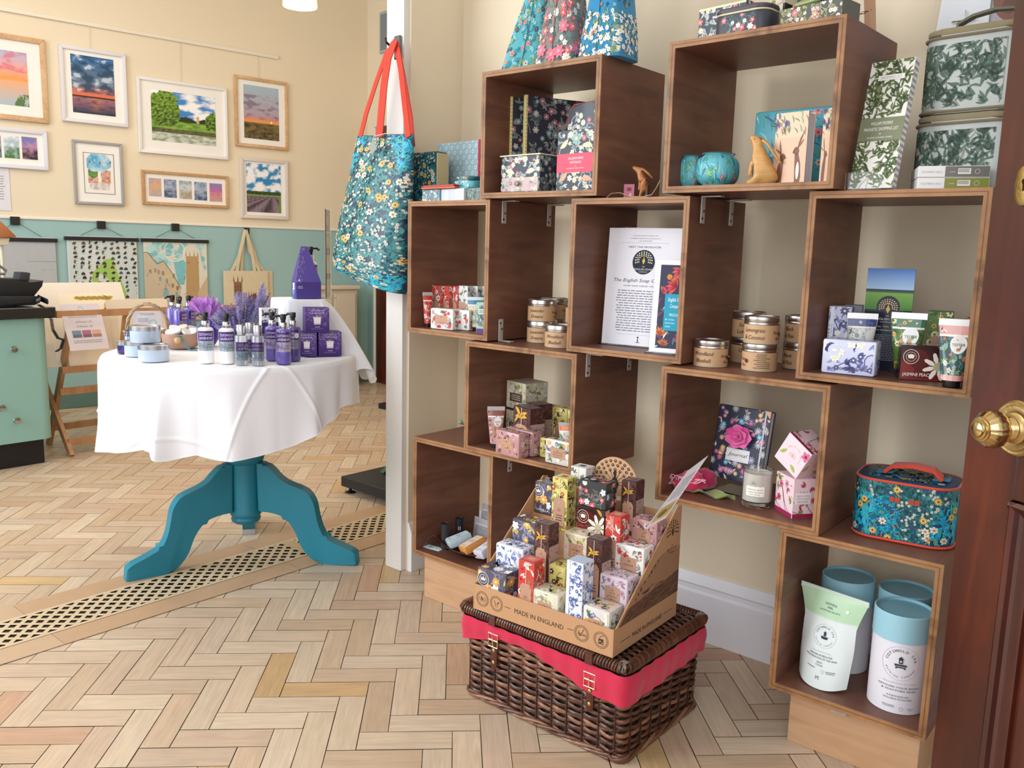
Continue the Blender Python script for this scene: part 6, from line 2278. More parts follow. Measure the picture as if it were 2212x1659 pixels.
b.grid(lambda u, v: bagpt(1 - u, v, True), 30, 20)
b.grid(lambda u, v: bagpt(u, 1) * (1 - v) + bagpt(u, 1, True) * v, 30, 3)
I = Ink(.215, .44, 21)
daisyprint(I, 1.35)
def bm_(x, y):
 u, v = .015 + 1.13 * x / I.w, .995 - .99 * y / I.h
 if u > 1:
  return bagpt(2 - u, v, True), NV
 p_ = bagpt(u, v)
 a = bagpt(min(u + .02, 1), v) - bagpt(max(u - .02, 0), v)
 c = bagpt(u, max(v - .02, 0)) - bagpt(u, min(v + .02, 1))
 n = a.cross(c).normalized()
 return p_, n
b.ink(I, bm_, .0004)
b.build('bag_body', OILCLOTH, t, smooth=60)
def px3(x, y, n):
 return onn(x, y, n)
hk = px3(853, 92, 1.828)
for nm, P_, wd in (('left', [(852, 96, 1.835), (836, 112, 1.82), (812, 180, 1.80), (791, 245, 1.785), (778, 296, 1.782)], .018),
     ('mid', [(850, 94, 1.822), (838, 128, 1.81), (830, 180, 1.795), (824, 240, 1.775), (819, 296, 1.762)], .030),
     ('right', [(856, 96, 1.83), (866, 150, 1.81), (873, 215, 1.80), (882, 296, 1.775)], .020),
     ('rear', [(858, 100, 1.84), (872, 170, 1.83), (886, 250, 1.82), (892, 318, 1.81)], .018)):
 b = MB('#cf3d26')
 b.M = Ti
 pts = [px3(*p) for p in P_]
 # rounded over the hook
 b.strap([hk + Vector((0, 0, .006))] + pts, [wd * .8] + [wd] * len(pts), .003, DV)
 b.build('strap', FABRIC, t)
b = MB('#9a9a94')
b.M = Ti
q = px3(804, 335, 1.722)
e1, e2 = DV * .022 + Vector((0, 0, .018)), -DV * .016 + Vector((0, 0, .026))
for off in (0, .001):
 b.poly([q - NV * off, q + e1 - NV * off, q + e1 + e2 - NV * off, q + e2 - NV * off] if off else [q, q + e2, q + e1 + e2, q + e1])
b.C('#d9d6cc')
b.tube([q + (e1 + e2) * .9, q + Vector((0, 0, .055)) + DV * .008, px3(818, 292, 1.73), px3(835, 288, 1.735)], .0012, 5)
b.build('swing_tag', PAPER, t)
b = MB('#4a4640')
b.M = SNM
sp = DV.dot(px3(860, 92, 1.862))
zp = px3(860, 92, 1.862).z
b.box(sp - .015, sp + .017, 1.855, 1.8635, zp - .05, zp + .02, .004)
b.tube([(sp - .002, 1.857, zp - .012), (sp - .006, 1.835, zp - .014), (sp - .006, 1.818, zp - .006), (sp - .006, 1.815, zp + .006)], .004, 8)
tag(b.build('wall_hook', METAL), 'dark metal hook plate on the white post carrying the floral tote', 'hook')
# small cupboard latch on the far side of the post
b = MB('#4a4038')
b.M = SNM
q = px3(811, 208, 1.95)
b.box(-2.142, -2.122, 1.90, 1.915, q.z - .012, q.z + .012, .003)
tag(b.build('post_catch', METAL), 'small dark metal catch on the edge of the white post', 'catch')
A, B = ps(876, ZT3, 1.865), ps(941, ZT3, 1.86)
w_ = (B - A).length
t = thing('floral_tote_bag', 'smaller navy daisy print bag standing on the crate behind the large tote', 'tote bag', A, yaw_of(A, B))
b = MB('#26384c')
b.box(0, w_, 0, .05, 0, .155, .006, 2)
I = Ink(w_, .153, 31)
daisyprint(I, 1.2)
b.ink(I, flat((0, -.0003, 0), (1, 0, 0), (0, 0, 1)), .0003)
b.build('bag_body', OILCLOTH, t)
b = MB('#c9b98a')
b.box(w_, w_ + .003, .002, .05, 0, .15, .0005)
b.build('side_piping', FABRIC, t)
# ---- vanity case on crate 9
ZT9 = ctop(9) + .0006
A, B = ps(1832, ZT9, 1.80), ps(2052, ZT9, 1.822)
w_ = (B - A).length
H = .128
t = thing('vanity_case', 'navy floral vanity case with orange piping and an orange handle on the right crate', 'case', A, yaw_of(A, B))
b = MB('#234a66')
oc = rr(w_, .15, .045, 8)
b.prism(oc, .002, H, 'z', .004, 2)
I = Ink(w_ - .075, H - .012, 41)
daisyprint(I, 1.3)
for sg in (.35, .43, .66, .74):
 I.disc(I.w * sg, I.h * .72, .006, '#a8432f', 7, 10)
b.ink(I, flat((.0375, -.0003, .008), (1, 0, 0), (0, 0, 1)), .0003)
I2 = Ink(.068, H - .012, 42)
daisyprint(I2, 1.3)
def cor(x, y):
 a = x / .068 * 1.5 + .04
 return Vector((.045 - .0453 * math.sin(a), .045 - .0453 * math.cos(a), .008 + y)), Vector((-math.sin(a), -math.cos(a), 0))
b.ink(I2, cor, .0004)
b.ink(I2, lambda x, y: (lambda q: (Vector((w_ - q[0].x, q[0].y, q[0].z)), Vector((-q[1].x, q[1].y, 0))))(cor(.068 - x, y)), .0004)
I = Ink(w_ - .05, .10, 43)
daisyprint(I, .8)
b.ink(I, flat((.025, .025, H), (1, 0, 0), (0, 1, 0)), .0003)
b.build('case_body', OILCLOTH, t, smooth=40)
for z in (.004, H - .002):
 b = MB('#d8452c')
 b.tube([(x, y, z) for x, y in rr(w_, .15, .045, 8)], .0028, 6, True)
 b.build('piping', FABRIC, t)
for x0, x1 in ((w_ * .18, w_ * .34), (w_ * .74, w_ * .9)):
 b = MB('#2f6f94')
 b.strap([(x0, .07, H + .002), (x1, .07, H + .006)], .03, .003, (0, 1, 0))
 b.build('handle_mount', FABRIC, t)
b = MB('#d8452c')
b.strap([(w_ * .26, .068, H + .006), (w_ * .34, .066, H + .020), (w_ * .54, .064, H + .026), (w_ * .74, .064, H + .022), (w_ * .82, .068, H + .006)], .034, .007, (0, 1, 0))
b.build('handle', FABRIC, t)
# ================================================================= wicker hamper
HO = Vector((.040, 1.962, 0))
HRZ = math.radians(-43.8)
HW, HD, HB, HT = .452, .332, .196, .236
t = thing('wicker_hamper', 'dark stained wicker hamper with a crimson cloth lining and leather straps, on the floor', 'hamper', HO, HRZ)
hamper = t
def perim(n, flare=0.0, r=.02):
 """n points round the hamper wall, anticlockwise from the front left corner"""
 pts = []
 W0, D0 = HW + flare * 2, HD + flare * 2
 for x, y in rr(W0, D0, r, 4):
  pts.append(Vector((x - flare, y - flare)))
 pts.append(pts[0])
 seg = [(pts[i + 1] - pts[i]).length for i in range(len(pts) - 1)]
 L_ = sum(seg)
 out = []
 for k in range(n):
  d = L_ * k / n
  for i, s_ in enumerate(seg):
   if d <= s_ or i == len(seg) - 1:
    a = pts[i].lerp(pts[i + 1], d / s_ if s_ else 0)
    tn = (pts[i + 1] - pts[i]).normalized()
    out.append((a, Vector((tn.y, -tn.x))))
    break
   d -= s_
 return out
NST = 36
pm0 = perim(NST * 4)
b = MB('#4a2c1e')
R = random.Random(2)
rows_ = 23
for k in range(rows_):
 z = .014 + (HB - .016) * k / (rows_ - 1)
 tp = -.008 * (1 - k / rows_)
 ph = (k % 2) * PI
 tw = 2 if 2 < k < 20 else 1
 col = R.choice(['#5a3524', '#6b4230', '#4a2a1c', '#7a4e38', '#523020', '#84583f'])
 b.C(col)
 pts = []
 for i, (p, nn) in enumerate(pm0):
  a = .0058 * math.sin(2 * PI * i / 8 + ph)
  jz = .0016 * math.sin(i * .9 + k * 1.7) + .0012 * math.sin(2 * PI * i / 8 + ph + 1.5)
  q = p + nn * (a + tp)
  pts.append((q.x, q.y, z + jz))
 b.tube(pts, .0047, 6, True)
for k in range(3):
 b.C(['#6b4430', '#8a6046', '#5a3828'][k])
 pts = []
 for i, (p, nn) in enumerate(pm0):
  a = 2 * PI * i / 14 + k * 2 * PI / 3
  q = p + nn * (.004 * math.cos(a) + .001)
  pts.append((q.x, q.y, .0085 + .0045 * math.sin(a)))
 b.tube(pts, .0042, 6, True)
b.build('woven_body', WICKER, t, smooth=60)
b = MB('#3a2418')
for i in range(0, NST * 4, 4):
 p, nn = pm0[i]
 b.tube([(p.x, p.y, .004), (p.x, p.y, HB)], .0018, 5)
b.box(.006, HW - .006, .006, HD - .006, .003, .008)
b.build('stakes', WICKER, t, smooth=60)
b = MB('#201410')
b.box(.012, HW - .012, .012, HD - .012, .009, HB - .002)
b.build('inner_core', FABRIC, t)
# crimson lining folded over the rim
pmL = perim(160, .0125)
def hang(u):
 """depth the cloth hangs down, by position round the rim (metres along: front 0..HW)"""
 p, nn = pmL[int(u) % 160]
 if nn.y < -.5:            # front
  f_ = (p.x) / HW
  if f_ < .26:
   return .048 - .028 * (f_ / .26)
  if f_ < .50:
   return .014
  return .014 + .042 * min(1, (f_ - .50) / .36) ** .8
 if nn.x > .5:
  return .055 - .010 * p.y / HD
 return .05
b = MB('#c62444')
nL = 160
def cl(u, v):
 i = u * nL
 i0 = int(i) % nL
 p, nn = pmL[i0]
 h = hang(i0)
 r_ = .002 * math.sin(i0 * .55) * v + .0016 * math.sin(i0 * 1.3 + 1)
 bul = .004 * math.sin(PI * min(1, v * 1.3))
 q = p + nn * (r_ + bul + .001 * v)
 return (q.x, q.y, HB + .012 - (h + .012) * v)
b.grid(cl, nL, 7, None, True)
b.build('cloth_lining', LINEN if False else mat('crimson_cotton', .85, var=.04, bump=.2, bscale=120, sheen=.2), t, smooth=60)
# woven lid with a coiled border
LZ = HT - .014
b = MB('#47291c')
x0, x1, y0, y1 = -.006, HW + .006, -.010, HD + .004
nx_ = 34
for k in range(nx_):
 y = y0 + .012 + (y1 - y0 - .024) * k / (nx_ - 1)
 b.C(R.choice(['#3f2418', '#4a2b1d', '#56352a', '#382015', '#5f3d30']))
 ph = (k % 2) * PI
 b.tube([(x0 + .01 + (x1 - x0 - .02) * i / 60, y, LZ + .006 + .004 * math.sin(2 * PI * i / 6 + ph)) for i in range(61)], .0040, 6)
for k in range(20):
 x = x0 + .012 + (x1 - x0 - .024) * k / 19
 b.C('#3a2217')
 b.tube([(x, y0 + .006, LZ + .006), (x, y1 - .006, LZ + .006)], .0032, 5)
b.build('woven_lid', WICKER, t, smooth=60)
b = MB('#56321f')
lp = []
for x, y in rr(x1 - x0, y1 - y0, .012, 3):
 lp.append(Vector((x + x0, y + y0, LZ + .003)))
tot = 0
loop = lp + [lp[0]]
step = .0074
acc = 0
for i in range(len(loop) - 1):
 a, c_ = loop[i], loop[i + 1]
 L_ = (c_ - a).length
 if L_ < 1e-6:
  continue
 d = (c_ - a) / L_
 s_ = acc
 while s_ < L_:
  c0 = a + d * s_
  side = Vector((d.y, -d.x, 0))
  b.C(R.choice(['#5c3623', '#52301f', '#653e2a', '#4a2a1b']))
  b.tube([c0 + d * (.0022 * math.sin(q_)) + side * (.0105 * math.cos(q_)) + Vector((0, 0, .0105 * math.sin(q_) + .001)) for q_ in [2 * PI * m / 9 for m in range(9)]], .0034, 5, True)
  s_ += step
 acc = s_ - L_
b.build('coiled_border', WICKER, t, smooth=60)
FPL = NV.dot(Vector((.046, 1.958, 0)))
for q, (px, py, lb) in enumerate(((1075, 1385, ''), (1282, 1478, ''))):
 # position along the front, from the picture column
 P = onp(px, py, Vector((-math.sin(HRZ), math.cos(HRZ), 0)), Vector((-math.sin(HRZ), math.cos(HRZ), 0)).dot(HO))
 x = (P - HO).dot(Vector((math.cos(HRZ), math.sin(HRZ), 0)))
 b = MB('#4e2416')
 out = [(x - .0095, .108), (x - .0095, .180), (x + .0095, .180), (x + .0095, .108), (x + .006, .102), (x, .0995), (x - .006, .102)]
 b.prism(out, -.0135, -.0105, 'y', .0008)
 st = b.build('leather_strap', LEATHER, t)
 b = MB('#d9b46a')
 for z in (.118, .148):
  b.M = Matrix.Translation((x, -.0136, z)) @ Matrix.Rotation(PI / 2, 4, 'X')
  b.lathe([(.0045, 0), (.0042, .0012), (.0025, .0022), (.0002, .0026)], 16)
 b.M = None
 b.build('rivet', BRASS, st)
 b = MB('#e6d3a0')
 fr = [(x - .014, -.0165, .158), (x + .014, -.0165, .158), (x + .014, -.0165, .190), (x - .014, -.0165, .190)]
 b.tube(fr, .0019, 8, True)
 b.tube([(x, -.0175, .160), (x, -.019, .182)], .0016, 6)
 b.tube([(x - .014, -.0165, .174), (x + .014, -.0165, .174)], .0016, 6)
 b.build('buckle', BRASS, st)
 b = MB('#54281a')
 b.box(x - .0105, x + .0105, -.024, -.0215, LZ - .010, LZ + .014, .002)
 b.box(x - .0105, x + .0105, -.024, .03, LZ + .0145, LZ + .017, .001)
 b.build('lid_strap', LEATHER, t)
# grey twine at the lid corners
for cx, cy in ((x1 - .004, y0 + .006), (x1 - .002, y1 - .008)):
 b = MB('#8d8580')
 for q in range(4):
  b.tube([(cx + .004 * q - .008 + .012 * math.cos(a) * .3, cy + .013 * math.cos(a), LZ + .004 + .013 * math.sin(a)) for a in [2 * PI * m / 10 for m in range(10)]], .0013, 5, True)
 b.build('twine', FABRIC, t)
# ================================================================= cardboard soap display
TRZ = math.radians(-41.6)
TO = Vector((.052, 1.913, HT + .0045))
TX = Vector((math.cos(TRZ), math.sin(TRZ), 0))
TY = Vector((-math.sin(TRZ), math.cos(TRZ), 0))
TW, TD = .384, .286
t = thing('display_tray', 'brown cardboard counter display tray with a printed bird backboard, standing on the hamper', 'display tray', TO, TRZ)
KC = '#bd9069'
prof = [(0, 0), (TD, 0), (TD, .268), (TD - .02, .272), (.012, .062), (0, .062)]
for x0_ in (0, TW - .003):
 b = MB(KC)
 b.prism(prof, x0_, x0_ + .003, 'x', .0005)
 if x0_ > 0:
  I = Ink(TD, .27, 5)
  # landscape photo print on the side
  hz = [(0, .0)]
  top = lambda y: .062 + (y - .012) / (TD - .032) * .21 if y > .012 else .062
  n = 30
  for i in range(n):
   y0_, y1_ = .02 + (TD - .02) * i / n, .02 + (TD - .02) * (i + 1) / n
   hh0 = min(top(y0_) - .006, .150 + .010 * math.sin(y0_ * 40) + .25 * (y0_ - .15))
   hh1 = min(top(y1_) - .006, .150 + .010 * math.sin(y1_ * 40) + .25 * (y1_ - .15))
   I.add([(y0_, .060), (y1_, .060), (y1_, max(.061, hh1)), (y0_, max(.061, hh0))], '#a3795a', 1)
   lo0, lo1 = min(hh0 - .003, .095 + .1 * (y0_ - .1)), min(hh1 - .003, .095 + .1 * (y1_ - .1))
   I.add([(y0_, .060), (y1_, .060), (y1_, max(.061, lo1)), (y0_, max(.061, lo0))], '#6b4a36', 2)
  for _ in range(90):
   y_ = I.R.uniform(.05, TD - .005)
   z_ = I.R.uniform(.062, min(top(y_) - .02, .11))
   I.line([(y_, z_), (y_ + I.R.uniform(.01, .03), z_ + I.R.uniform(.0, .008))], .0016, I.R.choice(['#4a3224', '#5a3e2c', '#8a684c']), 3)
  for _ in range(14):
   y_ = I.R.uniform(.06, .19)
   z_ = .150 + .010 * math.sin(y_ * 40) + .25 * (y_ - .15)
   I.disc(y_, min(z_, top(y_) - .02) - .003, .0022, '#5a4130', 3, 7, .004)
  peacock(I, .245, .215, .026, '#4a3226', 4)
  I.text('THE', .245, .180, .005, '#4a3226', 4)
  I.text('ENGLISH SOAP', .245, .172, .0085, '#4a3226', 4, fit=.048)
  I.text('COMPANY', .245, .164, .005, '#4a3226', 4)
  I.rect(.03, .024, .07, .0252, '#3f2c22', 4)
  I.text('MADE IN ENGLAND', .145, .019, .0145, '#3f2c22', 4, fit=.135)
  I.rect(.22, .024, .26, .0252, '#3f2c22', 4)
  b.ink(I, flat((TW + .0001, 0, 0), (0, 1, 0), (0, 0, 1)), .00015)
 b.build('side_wall', KRAFT, t, smooth=0)
b = MB(KC)
b.box(.003, TW - .003, 0, .003, 0, .062, .0004)
I = Ink(TW, .062, 5)
def roundel(x, z, r):
 I.ring(x, z, r, r * 1.05, '#4a3526', 2, 26)
 I.ring(x, z, r * .80, r * .85, '#4a3526', 2, 26)
 for q in range(20):
  a = 2 * PI * q / 20
  I.rect(x + r * .92 * math.cos(a) - .0005, z + r * .92 * math.sin(a) - .0005, x + r * .92 * math.cos(a) + .0005, z + r * .92 * math.sin(a) + .0005, '#4a3526', 2)
for x, kind in ((.028, 0), (.070, 1), (.305, 2), (.354, 3)):
 roundel(x, .031, .0175)
 if kind == 0:
  for dx in (-.007, .007):
   I.ring(x + dx, .032, .003, .0037, '#4a3526', 3, 10)
   I.line([(x + dx, .029), (x + dx * .6, .023)], .0007, '#4a3526', 3)
  I.leaf(x, .026, PI / 2, .011, .004, '#4a3526', 3)
 elif kind == 1:
  I.ring(x, .027, .0035, .0042, '#4a3526', 3, 10)
  I.line([(x - .003, .03), (x - .006, .038)], .001, '#4a3526', 3)
  I.line([(x + .003, .03), (x + .007, .037)], .001, '#4a3526', 3)
  I.disc(x + .005, .034, .002, '#4a3526', 3, 8)
 elif kind == 2:
  I.text('VEGAN', x + .001, .026, .0075, '#4a3526', 3, fit=.022)
  I.line([(x - .008, .036), (x - .004, .024), (x + .006, .042)], .0013, '#4a3526', 3)
 else:
  I.rect(x - .006, .022, x + .006, .034, '#4a3526', 3)
  I.line([(x - .004, .036), (x, .040), (x + .007, .043)], .001, '#4a3526', 3)
  I.disc(x - .002, .028, .002, KC, 4, 8)
  I.disc(x + .003, .025, .0015, KC, 4, 8)
I.rect(.094, .0305, .112, .0318, '#3f2c22', 2)
I.text('MADE IN ENGLAND', .190, .0245, .0155, '#3f2c22', 2, fit=.136)
I.rect(.268, .0305, .284, .0318, '#3f2c22', 2)
b.ink(I, flat((0, -.0001, 0), (1, 0, 0), (0, 0, 1)), .00015)
b.build('front_lip', KRAFT, t, smooth=0)
b = MB(KC)
b.box(.003, TW - .003, .003, TD, 0, .003)
tiers = [(.003, .014), (.062, .070), (.118, .120), (.172, .172), (.226, .184)]
for q in range(1, 5):
 b.box(.003, TW - .003, tiers[q][0], (tiers[q + 1][0] if q < 4 else TD - .003), .003, tiers[q][1])
b.build('stepped_insert', KRAFT, t, smooth=0)
b = MB(KC)
b.box(.003, TW - .003, TD - .003, TD, 0, .245, .0004)
b.build('back_wall', KRAFT, t, smooth=0)
b = MB(mixc(KC, '#e0b890', .3))
cx, cz, rad = .205, .288, .064
b.prism([(cx + rad * math.cos(a), cz + rad * 1.0 * math.sin(a)) for a in [-.5 + (PI + 1.0) * i / 30 for i in range(31)]], TD - .006, TD - .0032, 'y', .0004)
I = Ink(.14, .14, 4)
for j, (rr_, n_) in enumerate(((.52, 9), (.70, 12), (.86, 15))):
 for i in range(n_):
  a = -.15 + (PI + .3) * i / (n_ - 1)
  x_, z_ = .07 + rad * rr_ * math.cos(a), .062 + rad * rr_ * math.sin(a)
  I.disc(x_, z_, rad * .062, '#3f2c20', 2, 10)
  I.disc(x_ + rad * .012 * math.cos(a), z_ + rad * .012 * math.sin(a), rad * .026, KC, 3, 8)
  if j == 0:
   I.line([(.07 + rad * .2 * math.cos(a), .062 + rad * .2 * math.sin(a)), (.07 + rad * .46 * math.cos(a), .062 + rad * .46 * math.sin(a))], .0012, '#3f2c20', 2)
I.add([(.07, .062 + rad * .52), (.07 + rad * .07, .062 + rad * .46), (.07 + rad * .05, .062 + rad * .25), (.07 + rad * .2, .062), (.07 + rad * .1, .062 - rad * .25), (.07, .062 - rad * .4), (.07 - rad * .1, .062 - rad * .25), (.07 - rad * .2, .062), (.07 - rad * .03, .062 + rad * .25), (.07 - rad * .08, .062 + rad * .4)], '#2c1f18', 4)
b.ink(I, flat((cx - .07, TD - .0062, cz - .062), (1, 0, 0), (0, 0, 1)), .0002)
b.build('bird_backboard', KRAFT, t, smooth=0)
def tp_(x, j, dy=.004, dz=0.0):
 """point on step j of the display in picture column x"""
 z = TO.z + tiers[j][1] + .0006 + dz
 return ps(x, z, TY.dot(TO) + tiers[j][0] + dy, TX, TY)
def SB(label, a, bpt, dep, h, *ar, **kw):
 return soapbar(label, a, a + (bpt - a) * 1.2, dep * 1.12, h * 1.2, *ar, **kw)
def TBX(label, a, bpt, dep, h, *ar, **kw):
 return tallbox(label, a, a + (bpt - a) * 1.12, dep * 1.1, h * 1.16, *ar, **kw)
G = 'boxed soaps in the cardboard display'
TS = 'wrapped soap bars in the cardboard display'
SB('dark vanilla soap box with white lily at the front left corner of the display', tp_(1027, 0), tp_(1078, 0), .048, .074, 'vanilla', None, TS, 'WHITE LILY & VANILLA', .002, crown=True)
TBX('tall red carton with kraft tag in the front row of the display', tp_(1117, 0), tp_(1147, 0), .036, .118, 'red', G, lower='#a81f2c')
SB('cream and green soap bar with kraft label, middle of the front row', tp_(1141, 0, .004), tp_(1196, 0, .004), .045, .068, 'cream', 'MEDITERRANEAN|JASMINE', TS) if False else None
SB('cream and green wrapped soap with kraft label, second bar in the display front row', tp_(1148, 0), tp_(1194, 0), .046, .066, 'cream', 'ALMANDINE', TS)
def bluetall(I):
 sprint('blue')(I)
carton('gift_carton', 'tall blue and white floral hand cream carton at the front of the display', 'cream box', tp_(1219, 0), tp_(1254, 0), .042, .168, '#e3e5ee',
  {'f': lambda I: (sprint('blue')(I), I.rect(0, 0, I.w * .2, I.h, '#dfe1ec', 5)), 'r': bluetall, 't': lambda I: I.rect(0, 0, I.w, I.h, '#b9c8de', 1)}, G)
SB('soap bar with oranges and leaves, front right of the display', tp_(1256, 0), tp_(1304, 0), .052, .066, 'orange', 'ORANGE|BLOSSOM', TS)
SB('white and blue leaf soap bar in the second row at the left of the display', tp_(1069, 1, .006), tp_(1118, 1, .006), .044, .064, 'blue', None, TS)
TBX('tall brown carton with a gold bird, left one in the display', tp_(1151, 1, .012), tp_(1179, 1, .012), .036, .128, 'brown', G, bird=True)
SB('yellow floral soap bar in the second row behind the cream bar', tp_(1183, 1, .006), tp_(1213, 1, .006), .044, .052, 'yellow', None, TS)
TBX('tall brown carton with a gold bird, middle one in the display', tp_(1262, 1, .012), tp_(1292, 1, .012), .036, .125, 'brown', G, bird=True)
SB('pale lilac soap bar with kraft label at the right of the second row', tp_(1292, 1, .006), tp_(1342, 1, .006), .048, .064, 'lilac', 'ROSE|& PEONY', TS)
SB('dark vanilla soap box in the third row at the left edge', tp_(1105, 2, .006), tp_(1150, 2, .006), .044, .062, 'vanilla', None, TS, None, .002)
SB('cream and pink floral soap with kraft label in the middle of the display', tp_(1215, 2, .006), tp_(1262, 2, .006), .044, .064, 'oleander', 'OLEANDER|& FIG', TS)
TBX('tall red carton with kraft tag behind the middle of the display', tp_(1303, 2, .010), tp_(1332, 2, .010), .036, .120, 'red', G)
SB('grey and red blossom soap with kraft label at the right of the third row', tp_(1326, 2, .006), tp_(1378, 2, .006), .045, .068, 'redw', 'GARDENIA', TS)
TBX('tall yellow carton with kraft tag in the upper left of the display', tp_(1190, 3, .010), tp_(1219, 3, .010), .036, .112, 'yellow', G)
P0, P1 = tp_(1246, 3, .006), tp_(1304, 3, .006)
carton('wrapped_soap', 'dark red soap box lettered Jasmine Peach inside the cardboard display', 'soap', P0, P1, .046, .076, '#3a2020', {'f': peachbox, 'r': sprint('peach')}, TS, m=GLOSS)
SB('pink and white flowered soap box lying on the dark peach box', P0 + Vector((0, 0, .0765)), P0 + (P1 - P0) * .85 + Vector((0, 0, .0765)), .042, .052, 'pinkfl', None, TS, None, .002)
SB('dusky pink soap bar with kraft label, top right of the display', tp_(1362, 3, .006), tp_(1408, 3, .006), .044, .064, 'pinkb', 'CEDAR|& AMBER', TS)
SB('dark vanilla soap box in the top row, left one of two', tp_(1147, 4, .004), tp_(1176, 4, .004), .046, .068, 'vanilla', None, TS, 'VANILLA', .002, crown=True)
SB('dark vanilla soap box in the top row, right one of two', tp_(1180, 4, .004), tp_(1208, 4, .004), .046, .066, 'vanilla', None, TS, None, .002)
TBX('white and grey green carton with kraft tag in the top row by the backboard', tp_(1229, 4, .010), tp_(1258, 4, .010), .036, .118, 'whitegreen', G)
TBX('tall brown carton with a gold bird, top right beside the backboard', tp_(1338, 4, .008), tp_(1366, 4, .008), .036, .112, 'brown', G, bird=True)
for o in bpy.data.objects:
 if o.get('group') in (G, TS):
  xs = [(TX.dot(o.matrix_basis @ Vector(c) - TO), TY.dot(o.matrix_basis @ Vector(c) - TO)) for c in o.bound_box]
  lo, hi = min(x for x, y in xs), max(x for x, y in xs)
  # keep every box inside the two side walls
  if lo < .0045:
   o.location += TX * (.0045 - lo)
  elif hi > TW - .0045:
   o.location -= TX * (hi - TW + .0045)
  yh = max(y for x, y in xs)
  if yh > TD - .007:
   o.location -= TY * (yh - TD + .007)
# white leaflet propped up at the right of the display
tY = TY.dot(TO)
q = [onp(1394, 1143, TY, tY + .12), onp(1438, 1119, TY, tY + .16), onp(1530, 984, TY, tY + .215), onp(1486, 1017, TY, tY + .175)]
e1, e2 = q[1] - q[0], q[3] - q[0]
nn = e1.cross(e2).normalized()
b = MB('#e9e6ea')
for off, rev in ((0, False), (-.0006, True)):
 c4 = [p + nn * off for p in q]
 b.poly(list(reversed(c4)) if rev else c4)
I = Ink(1, 1, 5)
for i in range(6):
 I.rect(.10, .06 + .045 * i, .9, .06 + .045 * (i + 1), mixc('#b89a5e', '#d9c08a', abs(i - 3) / 3), 1)
I.disc(.45, .18, .2, '#8f7038', 2, 12, .07)
I.greek(.12, .9, .78, .05, 8, '#9a97a2', 1, .2)
def lf(x, y):
 return q[0] * (1 - x) * (1 - y) + q[1] * x * (1 - y) + q[2] * x * y + q[3] * (1 - x) * y, nn
b.ink(I, lf, .0003)
tag(b.build('leaflet', PAPER, smooth=0), 'white leaflet with a small gold picture propped at the right of the soap display', 'leaflet')
# ================================================================= round table with lavender goods
def zat(x, y, P):
 """height seen at picture point x,y above the floor position of P"""
 r = ray(x, y)
 t_ = math.hypot(P.x, P.y) / math.hypot(r.x, r.y)
 return CAMPOS.z + r.z * t_
TC = Vector((-.714, 2.90, 0))
CC = Vector((-.738, 2.875, 0))
TR, TZ = .400, .719
t = thing('pedestal_table', 'round pedestal table painted turquoise, under the white cloth with lavender goods', 'table', TC)
TQ = '#1f7d92'
b = MB(TQ)
b.lathe([(.0002, .128), (.040, .128), (.047, .134), (.050, .142), (.046, .150), (.052, .158), (.0525, .168), (.048, .178), (.0485, .330), (.050, .338), (.062, .348), (.067, .362), (.064, .378), (.052, .390), (.050, .400), (.056, .50), (.060, .60), (.075, .66), (.075, TZ - .030)], 44)
b.build('column', CHALK, t)
b = MB('#2a8598')
b.lathe([(TR - .02, TZ - .028), (TR - .014, TZ - .022), (TR - .014, TZ - .008), (TR - .018, TZ - .003), (.0002, TZ - .003)], 60, c=(CC.x - TC.x, CC.y - TC.y, 0))
b.build('tabletop', CHALK, t)
fd = (at(283, 1252, 0) - TC)
fd.z = 0
fd.normalize()
pn = Vector((-fd.y, fd.x, 0))
outl = [(500, 1003), (480, 1008), (465, 1020), (448, 1040), (429, 1054), (400, 1068), (383, 1080), (370, 1103), (365, 1130), (358, 1160), (345, 1184), (318, 1202), (284, 1221), (271, 1233), (270, 1256), (305, 1250), (345, 1243), (374, 1232), (401, 1200), (418, 1158), (440, 1128), (469, 1114), (500, 1107)]
prof = []
for (x, y) in outl:
 P = onp(x, y, pn, pn.dot(TC))
 prof.append(((P - TC).dot(fd), P.z))
def crom(pts, k=4):
 out, n_ = [], len(pts)
 for i in range(n_ - 1):
  p0, p1, p2, p3 = pts[max(i - 1, 0)], pts[i], pts[i + 1], pts[min(i + 2, n_ - 1)]
  for j in range(k):
   u = j / k
   out.append(tuple(.5 * (2 * p1[c] + (p2[c] - p0[c]) * u + (2 * p0[c] - 5 * p1[c] + 4 * p2[c] - p3[c]) * u * u + (3 * p1[c] - p0[c] - 3 * p2[c] + p3[c]) * u ** 3) for c in (0, 1)))
 return out + [pts[-1]]
prof = crom(prof[:14]) + crom(prof[14:])
zmin = min(p[1] for p in prof)
rmax = max(p[0] for p in prof)
prof = [(max(.03, p[0] * .40 / rmax), max(.0005, (p[1] - zmin) * 1.0)) for p in prof]
for q, ang in enumerate((0, 1, 2)):
 if q == 0:
  d = fd
 elif q == 1:
  d = (at(752, 1217, 0) - TC)
  d.z = 0
  d.normalize()
 else:
  d = -(fd + d).normalized()
 a = math.atan2(d.y, d.x)
 b = MB(TQ)
 b.M = Matrix.Rotation(a, 4, 'Z')
 b.prism(prof, -.022, .022, 'y', .008, 3)
 b.build('leg', CHALK, t, smooth=50)
b = MB('#b9bcc0')
dd_ = d
b.M = Matrix.Rotation(math.atan2(dd_.y, dd_.x), 4, 'Z')
rin = min(p_[0] for p_ in prof if p_[1] < .02)
b.box(rin - .005, .402, -.0240, .0240, .0004, .05, .001)
b.build('metal_foot_cap', METAL, t)
